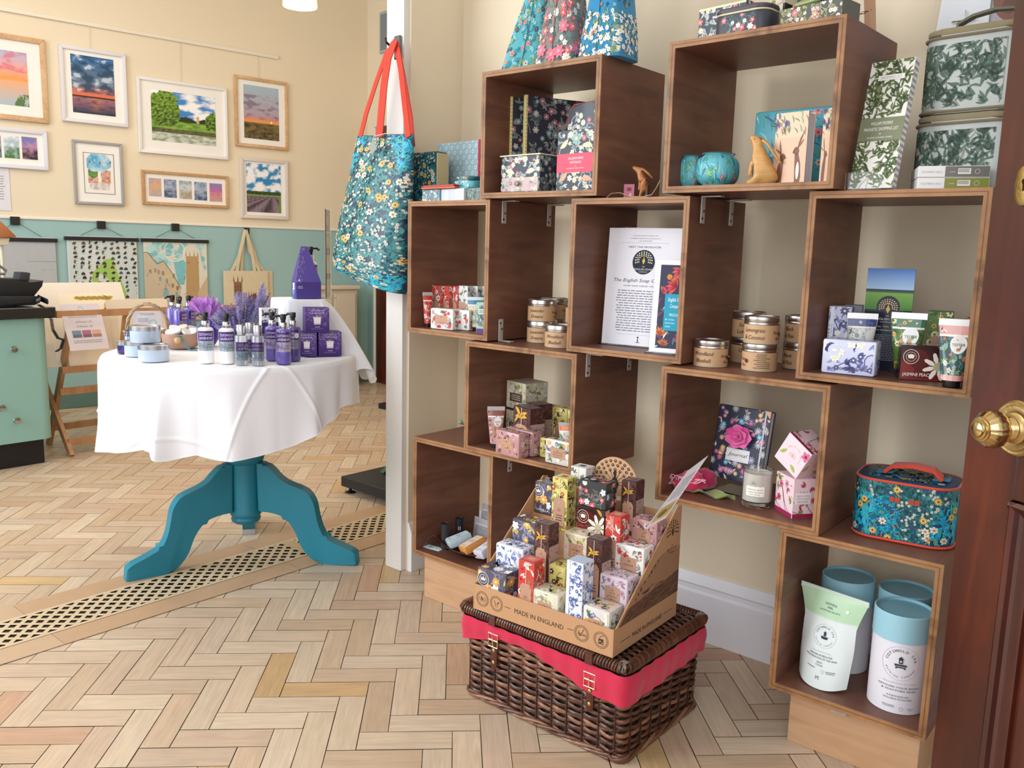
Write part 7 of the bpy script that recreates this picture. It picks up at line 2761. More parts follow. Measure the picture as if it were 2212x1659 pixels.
def cyl_hit(x, y, R_):
 r = ray(x, y)
 ox, oy = CAMPOS.x - CC.x, CAMPOS.y - CC.y
 A, B_, C_ = r.x ** 2 + r.y ** 2, 2 * (ox * r.x + oy * r.y), ox * ox + oy * oy - R_ * R_
 D_ = B_ * B_ - 4 * A * C_
 t_ = (-B_ - math.sqrt(max(0, D_))) / (2 * A)
 P = CAMPOS + r * t_
 return math.atan2(P.y - CC.y, P.x - CC.x), P.z
hem = []
for (x, y) in ((212, 950), (222, 966), (245, 978), (290, 975), (330, 975), (352, 990), (365, 993), (420, 984), (440, 989), (470, 994), (500, 994), (560, 986), (640, 962), (690, 930), (730, 900), (758, 874)):
 hem.append(cyl_hit(x, y, TR + .022))
hem.sort()
hem = [(-PI, .46)] + hem + [(hem[-1][0] + .25, .56), (PI, .46)]
hem = sorted(set(hem))
def hemz(a):
 a = (a + PI) % (2 * PI) - PI
 for i in range(len(hem) - 1):
  if hem[i][0] <= a <= hem[i + 1][0]:
   f_ = (a - hem[i][0]) / max(1e-6, hem[i + 1][0] - hem[i][0])
   return hem[i][1] * (1 - f_) + hem[i + 1][1] * f_
 return .46
folds = [(cyl_hit(242, 900, TR)[0], .030, .075), (cyl_hit(355, 920, TR)[0], .034, .085), (cyl_hit(300, 900, TR)[0], -.020, .08), (cyl_hit(430, 900, TR)[0], -.008, .1),
   (cyl_hit(225, 900, TR)[0], -.012, .04), (cyl_hit(500, 900, TR)[0], .012, .14), (cyl_hit(600, 900, TR)[0], -.006, .12), (cyl_hit(670, 900, TR)[0], .014, .10), (cyl_hit(735, 880, TR)[0], -.012, .09)]
rsn = random.Random(4)
for q in range(8):
 folds.append((.4 + q * .31, .022 * (1 if q % 2 else -1), .1))
def cloth_pt(a, rho):
 """rho: distance along the cloth from its centre"""
 drop = TZ + .001 - hemz(a)
 rho_max = TR + drop
 rho = rho * rho_max
 cr = 0
 # pressed-in creases from folding
 cx_, cy_ = rho * math.cos(a + .22), rho * math.sin(a + .22)
 for w0 in (-.52, -.13, .26, .60):
  cr += .0042 * math.exp(-((cx_ - w0) / .006) ** 2)
 for w0 in (-.60, -.26, .13):
  cr += .0042 * math.exp(-((cy_ - w0) / .006) ** 2)
 if rho <= TR - .01:
  return Vector((CC.x + rho * math.cos(a), CC.y + rho * math.sin(a), TZ + .001 + cr * .7))
 s_ = rho - (TR - .01)
 # quarter round over the rim then down
 q = min(1, s_ / .025)
 rr_ = TR - .01 + .014 * math.sin(q * PI / 2)
 z = TZ + .001 - max(0, s_ - .008)
 dn = max(0, s_ - .02) / max(.05, drop)
 off = .010 * dn
 for fa, am, wd in folds:
  da = (a - fa + PI) % (2 * PI) - PI
  off += 1.35 * am * math.exp(-abs(da / (wd * .8)) ** 1.5) * dn ** .8
 off += .0025 * math.sin(a * 23) * dn + .004 * noise.noise(Vector((a * 3, z * 5, 1.7))) * dn
 rr_ += off + cr
 return Vector((CC.x + rr_ * math.cos(a), CC.y + rr_ * math.sin(a), z))
b = MB('#eeeef2')
NA = 640
def radial(v):
 return v * .62 / .9 if v < .9 * .3 else None
def vmap(v):
 # few rings on top, many on the drape
 return .60 * (v / .25) if v < .25 else .60 + .40 * (v - .25) / .75
b.grid(lambda u, v: cloth_pt(2 * PI * u - PI, max(.001, vmap(v))), NA, 96, None, True)
b.tube([cloth_pt(2 * PI * i / 360 - PI, 1.0) for i in range(360)], .0013, 5, True)
tag(b.build('tablecloth', LINEN, smooth=60), 'large white cotton cloth with pressed creases draped over the round turquoise table', 'tablecloth')
# riser box under a second cloth at the back right
ZT = TZ + .0035
rA, rB = at(624, 772, ZT), at(724, 768, ZT)
rz = yaw_of(rA, rB)
rw, rdp, rh = (rB - rA).length, .15, .178
rO = rA + Vector((-math.sin(rz), math.cos(rz), 0)) * .085
b = MB('#b89a78')
b.box(.022, rw - .022, .022, rdp - .022, 0, rh - .004)
o = b.build('riser_box', KRAFT, None, rO, rz)
tag(o, 'box standing on the round table, hidden under the smaller white cloth', 'box')
b = MB('#ededf1')
def c2(u, v):
 a = 2 * PI * u
 c, s_ = math.cos(a), math.sin(a)
 e = .5
 bx, by = rw / 2 + .004, rdp / 2 + .004
 sx, sy = math.copysign(abs(c) ** e, c), math.copysign(abs(s_) ** e, s_)
 right = max(0, c) ** 1.5
 if v < .3:
  k = v / .3
  return (rw / 2 + sx * bx * k, rdp / 2 + sy * by * k, rh + .001)
 k = (v - .3) / .7
 ruf = math.sin(a * 22 + 1) * .9 + math.sin(a * 9) * .6
 drop = rh - .004 + right * (.10 + .025 * math.sin(a * 13))
 fl = .010 + .165 * right + .010 * abs(min(0, s_))
 out = fl * (k ** .85) + .016 * ruf * k * (right + .12)
 if right > .3:
  z = rh - drop * (k ** 1.12)
 else:
  z = rh - drop * k
 return (rw / 2 + sx * bx + out * c, rdp / 2 + sy * by + out * s_, max(z, .003 if right < .35 else -1))
b.grid(c2, 220, 44, None, True)
o = b.build('riser_cloth', LINEN, None, rO, rz, smooth=60)
tag(o, 'smaller white cloth draped over the raised box at the right of the table, spilling down', 'cloth')
# ---------------------------------------------------------------- bottles and jars
def tb(x, y, dz=0.0):
 return at(x, y, ZT) + Vector((0, 0, dz + .0004))
PUR = '#4a2a78'
def cotslabel(I, sub='Body Lotion', band='#9aa3ae', fl='#7f8a96'):
 I.rect(0, I.h * .5, I.w, I.h, PUR, 1, 8)
 I.rect(0, 0, I.w, I.h * .5, band, 1, 8)
 for _ in range(16):
  I.leaf(I.R.uniform(0, .6) * I.w, I.R.uniform(0, .25) * I.h, PI / 2 + I.R.uniform(-.5, .5), I.h * .28, I.h * .05, fl, 2, .3)
 I.text('COTSWOLD', I.w * .5, I.h * .77, I.h * .17, '#efeaf4', 3, fit=I.w * .72)
 I.text('LAVENDER', I.w * .5, I.h * .58, I.h * .17, '#efeaf4', 3, fit=I.w * .72)
 for q, s_ in enumerate(sub.split()):
  I.text(s_, I.w * .68, I.h * (.30 - .13 * q), I.h * .10, '#3c3c4c', 3)
def pump(label, P, r, h, col, m, group=None, sub='Body Lotion', band='#9aa3ae', ang=0.0, fl='#7f8a96', nozzle=0.6, badge=False):
 """h: whole height"""
 t = thing('pump_bottle', label, 'bottle', P, facecam(P, ang), group)
 hb = h * .70
 b = MB(col)
 b.lathe([(.0002, .002), (r * .85, 0), (r * .97, .002), (r, .006), (r, hb - .008), (r * .94, hb - .003), (r * .78, hb), (r * .45, hb + .002)], 36)
 I = Ink(r * 2.5, hb * .56, 3)
 cotslabel(I, sub, band, fl)
 if badge:
  I.disc(I.w * .9, I.h * .72, I.h * .14, '#e8e4ee', 4, 16)
 b.ink(I, wrapz(0, 0, r, hb * .36, -PI / 2 - 1.25), .0004)
 b.build('bottle_body', m, t)
 b = MB('#d3d1d6')
 b.lathe([(r * .52, hb), (r * .54, hb + .001), (r * .54, hb + h * .125), (r * .50, hb + h * .135)], 30)
 b.build('collar', CHROME, t)
 b = MB('#141418')
 z1 = hb + h * .135
 b.lathe([(r * .30, z1), (r * .30, z1 + h * .05), (r * .40, z1 + h * .07), (r * .40, h - .002), (r * .36, h)], 22)
 M0 = b.M
 b.M = Matrix.Rotation(nozzle, 4, 'Z')
 b.tube([(0, 0, h - .006), (r * .9, 0, h - .005), (r * 1.35, 0, h - .012)], [.0042, .0038, .003], 8)
 b.build('pump_head', BLACKP, t)
LO = 'white lotion pump bottles'
pump('white body lotion pump bottle, left one of the pair on the table', tb(446, 784), .0225, .152, '#f2f0ee', PLASTIC, LO, nozzle=2.6)
pump('white body lotion pump bottle, right one of the pair on the table', tb(491, 785), .0225, .150, '#f2f0ee', PLASTIC, LO, nozzle=1.2)
HWG = 'purple hand wash pump bottles at the front'
pump('purple hand wash pump bottle in front of the candle boxes, front one', tb(613, 786), .0225, .150, '#6a5bb0', GEL, HWG, 'Hand Wash', '#a9a3b8', fl='#8f6fb0', nozzle=2.9)
pump('purple hand wash pump bottle left of the front one, next to the patterned carton', tb(589, 778), .0225, .150, '#6f5fb4', GEL, HWG, 'Hand Wash', '#a9a3b8', fl='#8f6fb0', nozzle=2.8)
pump('purple hand wash pump bottle right of the front one, beside the candle boxes', tb(634, 779), .0225, .150, '#54488c', GEL, HWG, 'Hand Wash', '#8f8b9c', ang=-.5, nozzle=2.9, badge=True)
BWG = 'purple pump bottles behind the basket'
for q, (x, y, lb) in enumerate(((375, 728, 'purple pump bottle at the back behind the wicker basket, leftmost of three'), (390, 733, 'purple pump bottle at the back behind the bowl, middle of three'), (410, 729, 'purple pump bottle at the back behind the bowl, rightmost of three'))):
 pump(lb, tb(x, y), .024, .158, '#6a5bb0', GEL, BWG, 'Hand Wash', '#6f62a8', ang=1.2, nozzle=2.6 + q)
CBG = 'clear lavender mist bottles'
for q, (x, y, lb) in enumerate(((522, 788, 'clear bottle with silver cap, left one of the front clear pair'), (541, 781, 'clear bottle with silver cap standing behind the front clear pair'), (558, 789, 'clear bottle with silver cap, right one of the front clear pair'))):
 P = tb(x, y)
 t = thing('clear_bottle', lb, 'bottle', P, facecam(P, (.35, 0, -.15)[q]), CBG)
 r, h = .0185, .120
 hb = h * .74
 b = MB('#dfe2e8')
 b.lathe([(.0002, .001), (r * .9, 0), (r, .003), (r, hb - .006), (r * .9, hb - .001), (r * .5, hb)], 32)
 I = Ink(r * 2.5, hb * .62, 3)
 cotslabel(I, 'Pillow Mist', '#a9b6c2', '#8f97a6')
 if q == 0:
  I.rect(0, 0, I.w, I.h * .5, '#a7c3d4', 2.5, 6)
  I.disc(I.w * .72, I.h * .72, I.h * .16, '#ece9f0', 4, 16)
 b.ink(I, wrapz(0, 0, r, hb * .16, -PI / 2 - 1.25), .0004)
 b.build('bottle_body', mat('pale_liquid', .08, trans=.75, var=.02, coat=.4), t)
 b = MB('#cfcdd2')
 b.lathe([(r * .70, hb), (r * .74, hb + .001), (r * .74, h - .004), (r * .70, h - .001), (r * .2, h)], 30)
 b.build('cap', CHROME, t)
def jar(label, P, r, h, body, lid='#bfbcc0', group=None, m=None):
 t = thing('screw_jar', label, 'jar', P, 0, group)
 b = MB(body)
 b.lathe([(.0002, .001), (r * .95, 0), (r * .985, .003), (r * .985, h * .70), (r * .95, h * .72)], 44)
 b.build('jar_body', m or GEL, t)
 b = MB(lid)
 b.lathe([(r * .985, h * .70), (r, h * .71), (r, h * .78), (r * .985, h * .79), (r, h * .80), (r, h * .86), (r * .985, h * .87), (r, h * .88), (r, h * .985), (r * .97, h), (r * .90, h - .001), (r * .88, h - .003), (.0002, h - .003)], 44, cap=False)
 b.build('jar_lid', METAL, t)
JG = 'pale blue bath salt jars with silver lids'
jar('wide pale blue jar with silver lid, lower right of the stacked jars', tb(333, 779), .045, .050, '#b9c8da', group=JG)
jar('wide pale blue jar with silver lid, lower left of the stacked jars', tb(300, 768), .042, .048, '#b9c8da', group=JG)
Pj = (tb(333, 779) + tb(300, 768)) / 2 + Vector((-.002, .004, .0505))
jar('wide pale blue jar with silver lid, on top of the two lower jars', Pj, .045, .050, '#b9c8da', group=JG)
jar('small dark purple jar with silver lid at the left edge of the table', tb(269, 763), .021, .038, '#3a2a6a')
P = tb(280, 752)
b = MB('#7f9ac0')
b.lathe([(.014, 0), (.0145, .002), (.0145, .040), (.010, .048, '#2a2450'), (.010, .062, '#2a2450'), (.0002, .063, '#2a2450')], 24)
tag(b.build('roller_bottle', GEL, None, P), 'small blue bottle with dark cap behind the stacked jars', 'bottle')
# wicker basket with a high handle, card inside
P = tb(321, 746)
t = thing('handled_basket', 'rough wicker basket with a tall twisted handle, behind the pale blue jars', 'basket', P, facecam(P))
b = MB('#a08768')
R = random.Random(9)
for k in range(9):
 rx, ry = .060 + .002 * k, .040 + .0015 * k
 b.C(R.choice(['#a58c6c', '#8f765a', '#b59c7c', '#7f6a52']))
 b.tube([((rx + .003 * math.sin(i * PI / 2 + k * PI)) * math.cos(2 * PI * i / 60), (ry + .003 * math.sin(i * PI / 2 + k * PI)) * math.sin(2 * PI * i / 60), .003 + .0058 * k) for i in range(60)], .0031, 5, True)
b.lathe([(.0002, .002), (1, .002)], 30, sx=.058, sy=.038, cap=False)
b.build('basket_body', RAWWICK, t, smooth=60)
b = MB('#b39c80')
for q in range(3):
 pts = []
 for i in range(41):
  a = PI * i / 40
  ph = a * 7 + q * 2 * PI / 3
  x = -.066 * math.cos(a)
  z = .045 + .098 * math.sin(a) ** .85
  pts.append((x + .0035 * math.cos(ph), .0035 * math.sin(ph) - .0, z + .0025 * math.sin(ph)))
 b.C(['#b39c80', '#9a8266', '#a58d70'][q])
 b.tube(pts, .0038, 6)
b.build('handle', RAWWICK, t, smooth=60)
b = MB('#dcd6da')
b.M = Matrix.Translation((0, .012, 0)) @ Matrix.Rotation(-.18, 4, 'X')
b.box(-.046, .046, 0, .0012, .030, .118, .0003)
I = Ink(.09, .086, 3)
I.greek(.018, .07, .078, .005, 2, '#8f8a92', 1)
I.ring(.062, .045, .009, .0125, '#9ac9c6', 1, 20)
I.rect(.010, .006, .044, .034, '#7a5a50', 1)
I.disc(.027, .019, .010, '#c9a48c', 2, 14)
I.greek(.012, .050, .060, .005, 3, '#9a959c', 1)
b.ink(I, flat((-.045, -.0002, .031), (1, 0, 0), (0, 0, 1)), .0002)
c_ = b.build('card', PAPER, t, smooth=0)
b = MB('#cfcdd0')
R = random.Random(3)
for q in range(5):
 a = q * 1.25
 b.C(R.choice(['#d8d6d8', '#b98a58', '#cfc9c4', '#e6e4e6']))
 b.M = Matrix.Translation((-.03 + .016 * q, -.012 + .01 * (q % 2), .046)) @ Matrix.Rotation(.5 * (-1) ** q, 4, 'X') @ Matrix.Rotation(.4, 4, 'Y')
 b.lathe([(.0002, 0), (.015, 0), (.016, .002), (.016, .010), (.0155, .012), (.0002, .012)], 20)
o = b.build('small_tins', METAL, t)
# carved wooden bowl with salve tins heaped in it
P = tb(392, 752)
t = thing('wooden_bowl', 'thick pale wooden bowl with a rough stub handle and a teal cord', 'bowl', P, facecam(P))
b = MB('#b08a74')
b.lathe([(.0002, 0), (.040, 0), (.052, .008), (.059, .025), (.061, .046), (.060, .051), (.056, .051), (.052, .030), (.035, .012), (.0002, .011)], 44, rib=lambda a, p: 1 + .03 * math.sin(a * 2 + 1) + .012 * math.sin(a * 5))
b.build('bowl_body', mat('pale_driftwood', .6, var=.2, vscale=14, bump=.2, bscale=60), t, smooth=50)
skin('stub_handle', [(-.005, -.054, .034, .014, .013), (-.012, -.066, .033, .013, .012), (-.020, -.070, .030, .010, .009)], [(0, 1), (1, 2)], mat('pale_driftwood'), '#cda576', t)
b = MB('#3f8f96')
b.tube([(-.004, -.060, .048), (.004, -.068, .036), (.006, -.072, .020), (.016, -.078, .008), (.030, -.084, .0015), (.05, -.086, .0012)], .0013, 5)
b.tube([(-.002, -.061, .046), (.012, -.070, .030), (.018, -.076, .014), (.030, -.080, .0015), (.044, -.094, .0012), (.024, -.094, .0012)], .0012, 5)
b.tube([(-.016, -.062, .044), (-.006, -.067, .049), (.002, -.060, .046)], .0013, 5)
b.build('teal_cord', FABRIC, t)
R = random.Random(6)
SG = 'small salve tins heaped in the wooden bowl'
for q, (x, y, z, rx, ry, c) in enumerate(((-.036, -.012, .046, .5, .3, '#dcdadc'), (-.012, -.020, .052, .35, -.3, '#e2e0de'), (.014, -.022, .050, .4, .4, '#2f7a64'), (.036, -.012, .050, .5, -.2, '#2f7a64'), (-.022, .014, .060, .3, .2, '#e6e4e2'), (.008, .010, .062, .3, -.2, '#d9cdb4'), (.034, .016, .058, .2, .3, '#dfdde0'))):
 s2 = thing('salve_tin', ['white salve tin at the left rim of the wooden bowl', 'white salve tin leaning at the front of the wooden bowl', 'green sided salve tin at the front of the wooden bowl', 'green sided salve tin at the right front of the bowl', 'white salve tin on top at the left of the heap', 'cream lidded salve tin on top of the heap', 'pale salve tin at the back right of the heap'][q], 'tin',
    (0, 0, 0), 0, SG)
 s2.matrix_world = Matrix.Translation(P) @ Matrix.Rotation(facecam(P), 4, 'Z') @ Matrix.Translation((x, y, z - .004)) @ Matrix.Rotation(rx, 4, 'X') @ Matrix.Rotation(ry, 4, 'Y')
 b = MB(c if c == '#2f7a64' else '#c9c7ca')
 b.lathe([(.0002, 0), (.0165, 0), (.017, .001), (.017, .009)], 26)
 b.build('tin_body', METAL if c != '#2f7a64' else PLASTIC, s2)
 b = MB('#e3e1e0' if c == '#2f7a64' else c)
 b.lathe([(.0175, .009), (.0178, .010), (.0178, .0155), (.017, .0165), (.0002, .0165)], 26, cap=False)
 b.build('tin_lid', PLASTIC, s2)
# purple tulle gift bag
P = tb(450, 748)
t = thing('tulle_gift_bag', 'purple tulle gift bag tied with frilled magenta net, behind the lotion bottles', 'gift bag', P, facecam(P))
b = MB('#4a3296')
def bagf(u, v):
 a = 2 * PI * u
 k = math.sin(PI * min(.93, .12 + .83 * v)) ** .7
 r = .036 * k * (1 + .06 * math.sin(a * 6))
 return (r * math.cos(a), r * .8 * math.sin(a), .092 * v)
b.grid(bagf, 30, 12, None, True)
b.build('filled_pouch', mat('violet_net', .5, var=.2, vscale=60), t, smooth=60)
b = MB('#b04fc6')
R = random.Random(12)
for q in range(14):
 a0 = R.uniform(0, 2 * PI)
 tl = R.uniform(.1, .8)
 L0 = R.uniform(.060, .092)
 def fr(u, v, a0=a0, tl=tl, L0=L0):
  s_ = (u - .5) * .055 * (.25 + v)
  rr_ = L0 * v
  q_ = Vector((math.cos(a0), math.sin(a0) * .6, 0))
  sd = Vector((-math.sin(a0), math.cos(a0), 0))
  p_ = q_ * rr_ * tl + sd * s_ + Vector((0, 0, .090 + rr_ * (1.15 - tl * .5) + .007 * math.sin(u * 16) * v))
  return p_
 b.C(R.choice(['#cf92e0', '#c07fd6', '#d9a0e6', '#b873ce']))
 b.grid(fr, 14, 6)
b.build('net_frill', TULLE, t, smooth=60)
b = MB('#5a2f9a')
b.tube([(.012 * math.cos(a), .010 * math.sin(a), .090) for a in [2 * PI * i / 12 for i in range(12)]], .0025, 6, True)
b.tube([(-.010, -.01, .090), (-.030, -.016, .107), (-.044, -.014, .103), (-.036, -.01, .113), (-.022, -.012, .117)], .0016, 5)
b.build('ribbon', FABRIC, t)
# lavender bunch in a low dark pot
P = tb(524, 752)
t = thing('lavender_bunch', 'big bunch of lavender sprigs standing behind the bottles', 'lavender', P, facecam(P))
b = MB('#3a3042')
b.lathe([(.0002, 0), (.028, 0), (.034, .004), (.038, .05), (.036, .05), (.03, .01), (.0002, .008)], 28)
b.build('pot', PLASTIC, t)
R = random.Random(15)
bs, bf = MB('#6f7f6a'), MB('#8f7fc0')
tips = []
for q in range(110):
 dx, dy = R.uniform(-.105, .105), R.uniform(-.05, .045)
 hh = R.uniform(.085, .150) + (.045 if abs(dx - .03) < .05 and R.random() < .6 else 0) + (.04 if dx > .07 else 0)
 hh *= 1 - .9 * max(0, -dx - .05) * 3
 tips.append((dx, dy, hh))
for dx, dy, hh in tips:
 p0 = Vector((dx * .25, dy * .4, .02))
 p2 = Vector((dx, dy, hh))
 p1 = p0.lerp(p2, .5) + Vector((0, 0, .012))
 pts = [p0.lerp(p1, k / 4).lerp(p1.lerp(p2, k / 4), k / 4) for k in range(5)]
 bs.C(R.choice(['#7d8a72', '#6a7a66', '#8b9280']))
 bs.tube(pts, .0009, 4)
 d = (p2 - p1).normalized()
 sd = d.cross(Vector((0, 1, 0))).normalized()
 up = d.cross(sd)
 ln = R.uniform(.038, .060)
 for k in range(11):
  c0 = p2 - d * (ln * (k / 11))
  rad = .0064 * math.sin(PI * (k + 1.2) / 13) + .0012
  for m_ in range(5):
   a = m_ * 2 * PI / 5 + k * .6
   v_ = (sd * math.cos(a) + up * math.sin(a)) * rad
   e_ = c0 + v_ * 1.5 + d * .0035
   bf.C(R.choice(['#8f7cc4', '#a08fd0', '#7a68b4', '#b3a4dc', '#8473b8']))
   w_ = d.cross(v_).normalized() * .0022
   bf.poly([c0 + w_ * .6, c0 + v_ + w_, e_, c0 + v_ - w_, c0 - w_ * .6])
bs.build('stems', FABRIC, t, smooth=0)
fl = bf.build('flower_spikes', PETAL, t, smooth=0)
fl['kind'] = 'stuff'
A = tb(545, 745)
b = MB('#b9b3c6')
b.box(-.013, .013, 0, .001, .06, .150, .0003)
b.C('#dcd8e4')
b.box(-.0008, .0008, -.0006, .0016, 0, .06)
tag(b.build('marker_card', PAPER, None, A, facecam(A) + .3), 'narrow pale lilac card on a stick standing in front of the lavender', 'card')
# tall patterned carton
A, B = tb(566, 772), tb(603, 771)
def swirl(I):
 I.rect(0, 0, I.w, I.h, '#dcd9e0', .5)
 for _ in range(150):
  I.leaf(I.R.uniform(0, I.w), I.R.uniform(0, I.h), I.R.uniform(0, 6), .010, .0035, I.R.choice(['#2b2740', '#3a3458', '#4a3f70']), 2, 1.2)
 I.rect(0, I.h * .48, I.w, I.h * .72, '#35265e', 3)
 for q in range(5):
  I.leaf(I.w * .5, I.h * .6, q * 1.26, .018, .005, '#9a7ac8', 4, .8)
carton('reed_diffuser_box', 'tall black and white patterned carton with a purple band, left of the riser cloth', 'box', A, B, .05, .155, '#dcd9e0', {'f': swirl, 'r': swirl, 't': lambda I: I.rect(I.w * .08, I.h * .08, I.w * .92, I.h * .92, '#cfc6bc', 1)})
def lavcandle(I):
 for i in range(6):
  I.rect(0, I.h * i / 6, I.w, I.h * (i + 1) / 6, mixc('#3f1d6e', '#5b3a86', i / 5), 1)
 for _ in range(130):
  x, y = I.R.uniform(0, I.w), I.h * (.55 + .45 * I.R.random() ** .6)
  I.leaf(x, y, PI / 2 + I.R.uniform(-.9, .9), .006, .0016, I.R.choice(['#8f76b4', '#b3a0cc', '#6d5296']), 2, .4)
 for _ in range(26):
  x = I.R.choice([I.R.uniform(0, .3), I.R.uniform(.7, 1)]) * I.w
  I.leaf(x, I.R.uniform(.4, .7) * I.h, PI / 2 + I.R.uniform(-.6, .6), .009, .0016, '#7d64a4', 2, .4)
 I.text('COTSWOLD', I.w * .5, I.h * .87, I.h * .085, '#d9cfe6', 3, fit=I.w * .58)
 I.text('LAVENDER', I.w * .5, I.h * .77, I.h * .085, '#d9cfe6', 3, fit=I.w * .62)
 x, y = I.w * .5, I.h * .48
 I.add([(x - I.w * .14, y - I.h * .16), (x + I.w * .14, y - I.h * .16), (x + I.w * .17, y + I.h * .16), (x - I.w * .17, y + I.h * .16)], '#cfc0c6', 3)
 I.add([(x - I.w * .12, y - I.h * .10), (x + I.w * .12, y - I.h * .10), (x + I.w * .14, y + I.h * .13), (x - I.w * .14, y + I.h * .13)], '#efe6e4', 4)
 I.leaf(x, y + I.h * .13, PI / 2, I.h * .1, I.w * .03, '#f4e4b0', 5, 0)
 I.text('Candle', x, I.h * .20, I.h * .07, '#e3dcec', 3, shear=.15)
 I.text('with pure lavender oil', x, I.h * .13, I.h * .035, '#c9bfd8', 3, fit=I.w * .5)
 I.disc(I.w * .82, I.h * .34, I.w * .09, '#6a4c94', 3, 20)
LG = 'purple lavender candle boxes'
A, B = tb(641, 771), tb(685, 771)
zz = Vector((0, 0, .0795))
carton('candle_box', 'purple lavender candle box, bottom left of the stack by the white cloth', 'candle box', A, B, .062, .079, '#43206f', {'f': lavcandle}, LG)
A2, B2 = tb(688, 770), tb(738, 769)
carton('candle_box', 'purple lavender candle box, bottom right of the stack by the white cloth', 'candle box', A2, B2, .062, .079, '#43206f', {'f': lavcandle}, LG)
A3, B3 = tb(660, 772) + zz, tb(712, 771) + zz
carton('candle_box', 'purple lavender candle box on top of the other two', 'candle box', A3, B3, .062, .079, '#43206f', {'f': lavcandle}, LG)
# on the riser
zr_ = ZT + rh + .0025
rn = Vector((-math.sin(rz), math.cos(rz), 0))
rx_ = Vector((math.cos(rz), math.sin(rz), 0))
def rp(x, dy):
 return ps(x, zr_, rn.dot(rO) + dy, rx_, rn)
A, B = rp(640, .02), rp(694, .02)
w_ = (B - A).length
t = thing('gable_box', 'tall purple gable shaped gift box standing on the smaller white cloth', 'gift box', A, yaw_of(A, B))
h = .172
b = MB('#4b3a86')
b.box(0, w_, 0, .055, 0, h * .32, .0006)
b.poly([(0, 0, h * .32), (w_, 0, h * .32), (w_ * .56, .026, h), (w_ * .30, .026, h)], '#5b4a9a')
b.poly([(w_, .055, h * .32), (0, .055, h * .32), (w_ * .30, .029, h), (w_ * .56, .029, h)])
b.poly([(0, .055, h * .32), (0, 0, h * .32), (w_ * .30, .026, h), (w_ * .30, .029, h)])
b.poly([(w_, 0, h * .32), (w_, .055, h * .32), (w_ * .56, .029, h), (w_ * .56, .026, h)])
b.poly([(w_ * .30, .026, h), (w_ * .56, .026, h), (w_ * .56, .029, h), (w_ * .30, .029, h)])
I = Ink(w_ * .32, h * .98, 5)
for _ in range(90):
 I.leaf(I.R.uniform(0, I.w), I.R.uniform(.3, 1) * I.h, PI / 2 + I.R.uniform(-.8, .8), .010, .002, I.R.choice(['#8f7cc0', '#a898d0', '#6a58a6']), 2, .3)
I.greek(I.w * .15, I.w * .85, I.h * .24, I.h * .02, 3, '#d9d2ea', 3)
I.disc(I.w * .35, I.h * .36, I.w * .10, '#e6e0f0', 3, 12, I.w * .16)
def gm(x, y):
 hh = y
 k = max(0, (hh - h * .32) / (h * .68))
 return Vector((x * (1 - k * .55) + w_ * .30 * k, .026 * k, hh)), Vector((0, -1, .2))
b.ink(I, gm, .0005)
b.build('printed_card', CARD, t, smooth=0)
P = rp(672, .10)
pump('white pump bottle with purple label behind the gable box', P, .022, .172, '#ecebe6', PLASTIC, None, 'Body Lotion', '#d9d6dc', ang=.4, nozzle=-.3)
P = rp(637, .045)
b = MB('#4a6a9a')
b.lathe([(.0075, 0), (.008, .002), (.008, .030), (.0055, .036, '#e8e6e4'), (.0065, .038, '#e8e6e4'), (.0065, .052, '#e8e6e4'), (.0002, .053, '#e8e6e4')], 20)
tag(b.build('oil_bottle', GEL, None, P), 'tiny blue oil bottle with a white cap left of the gable box', 'bottle')
A, B = rp(704, .02), rp(712, .055)
t = thing('card_stand', 'tall narrow clear stand of small grey pictures seen nearly edge on, right of gable box', 'display stand', A, yaw_of(A, B))
w_ = .052
b = MB('#8a8480')
b.box(0, w_, 0, .002, .004, .295, .0004)
I = Ink(w_, .29, 3)
R = random.Random(2)
y = .0
for q, (hh, c) in enumerate(((.060, '#a79a96'), (.018, '#57524f'), (.062, '#b3a6a0'), (.024, '#4f4a48'), (.05, '#9a9590'), (.004, '#d9d6d2'), (.070, '#8f8884'))):
 I.rect(.003, y + .002, w_ - .003, y + hh, c, 1)
 I.rect(.008, y + hh * .3, w_ * .6, y + hh * .7, mixc(c, '#ffffff', .15), 2)
 y += hh
b.ink(I, flat((0, 0, .004), (1, 0, 0), (0, 0, 1)), .0002)
b.build('picture_strip', PAPER, t, smooth=0)
b = MB('#ffffff')
b.box(-.002, w_ + .002, -.003, -.001, 0, .298, .0004)
b.box(-.002, w_ + .002, -.03, .03, 0, .0022, .0004)
b.build('acrylic_holder', ACRYL, t)
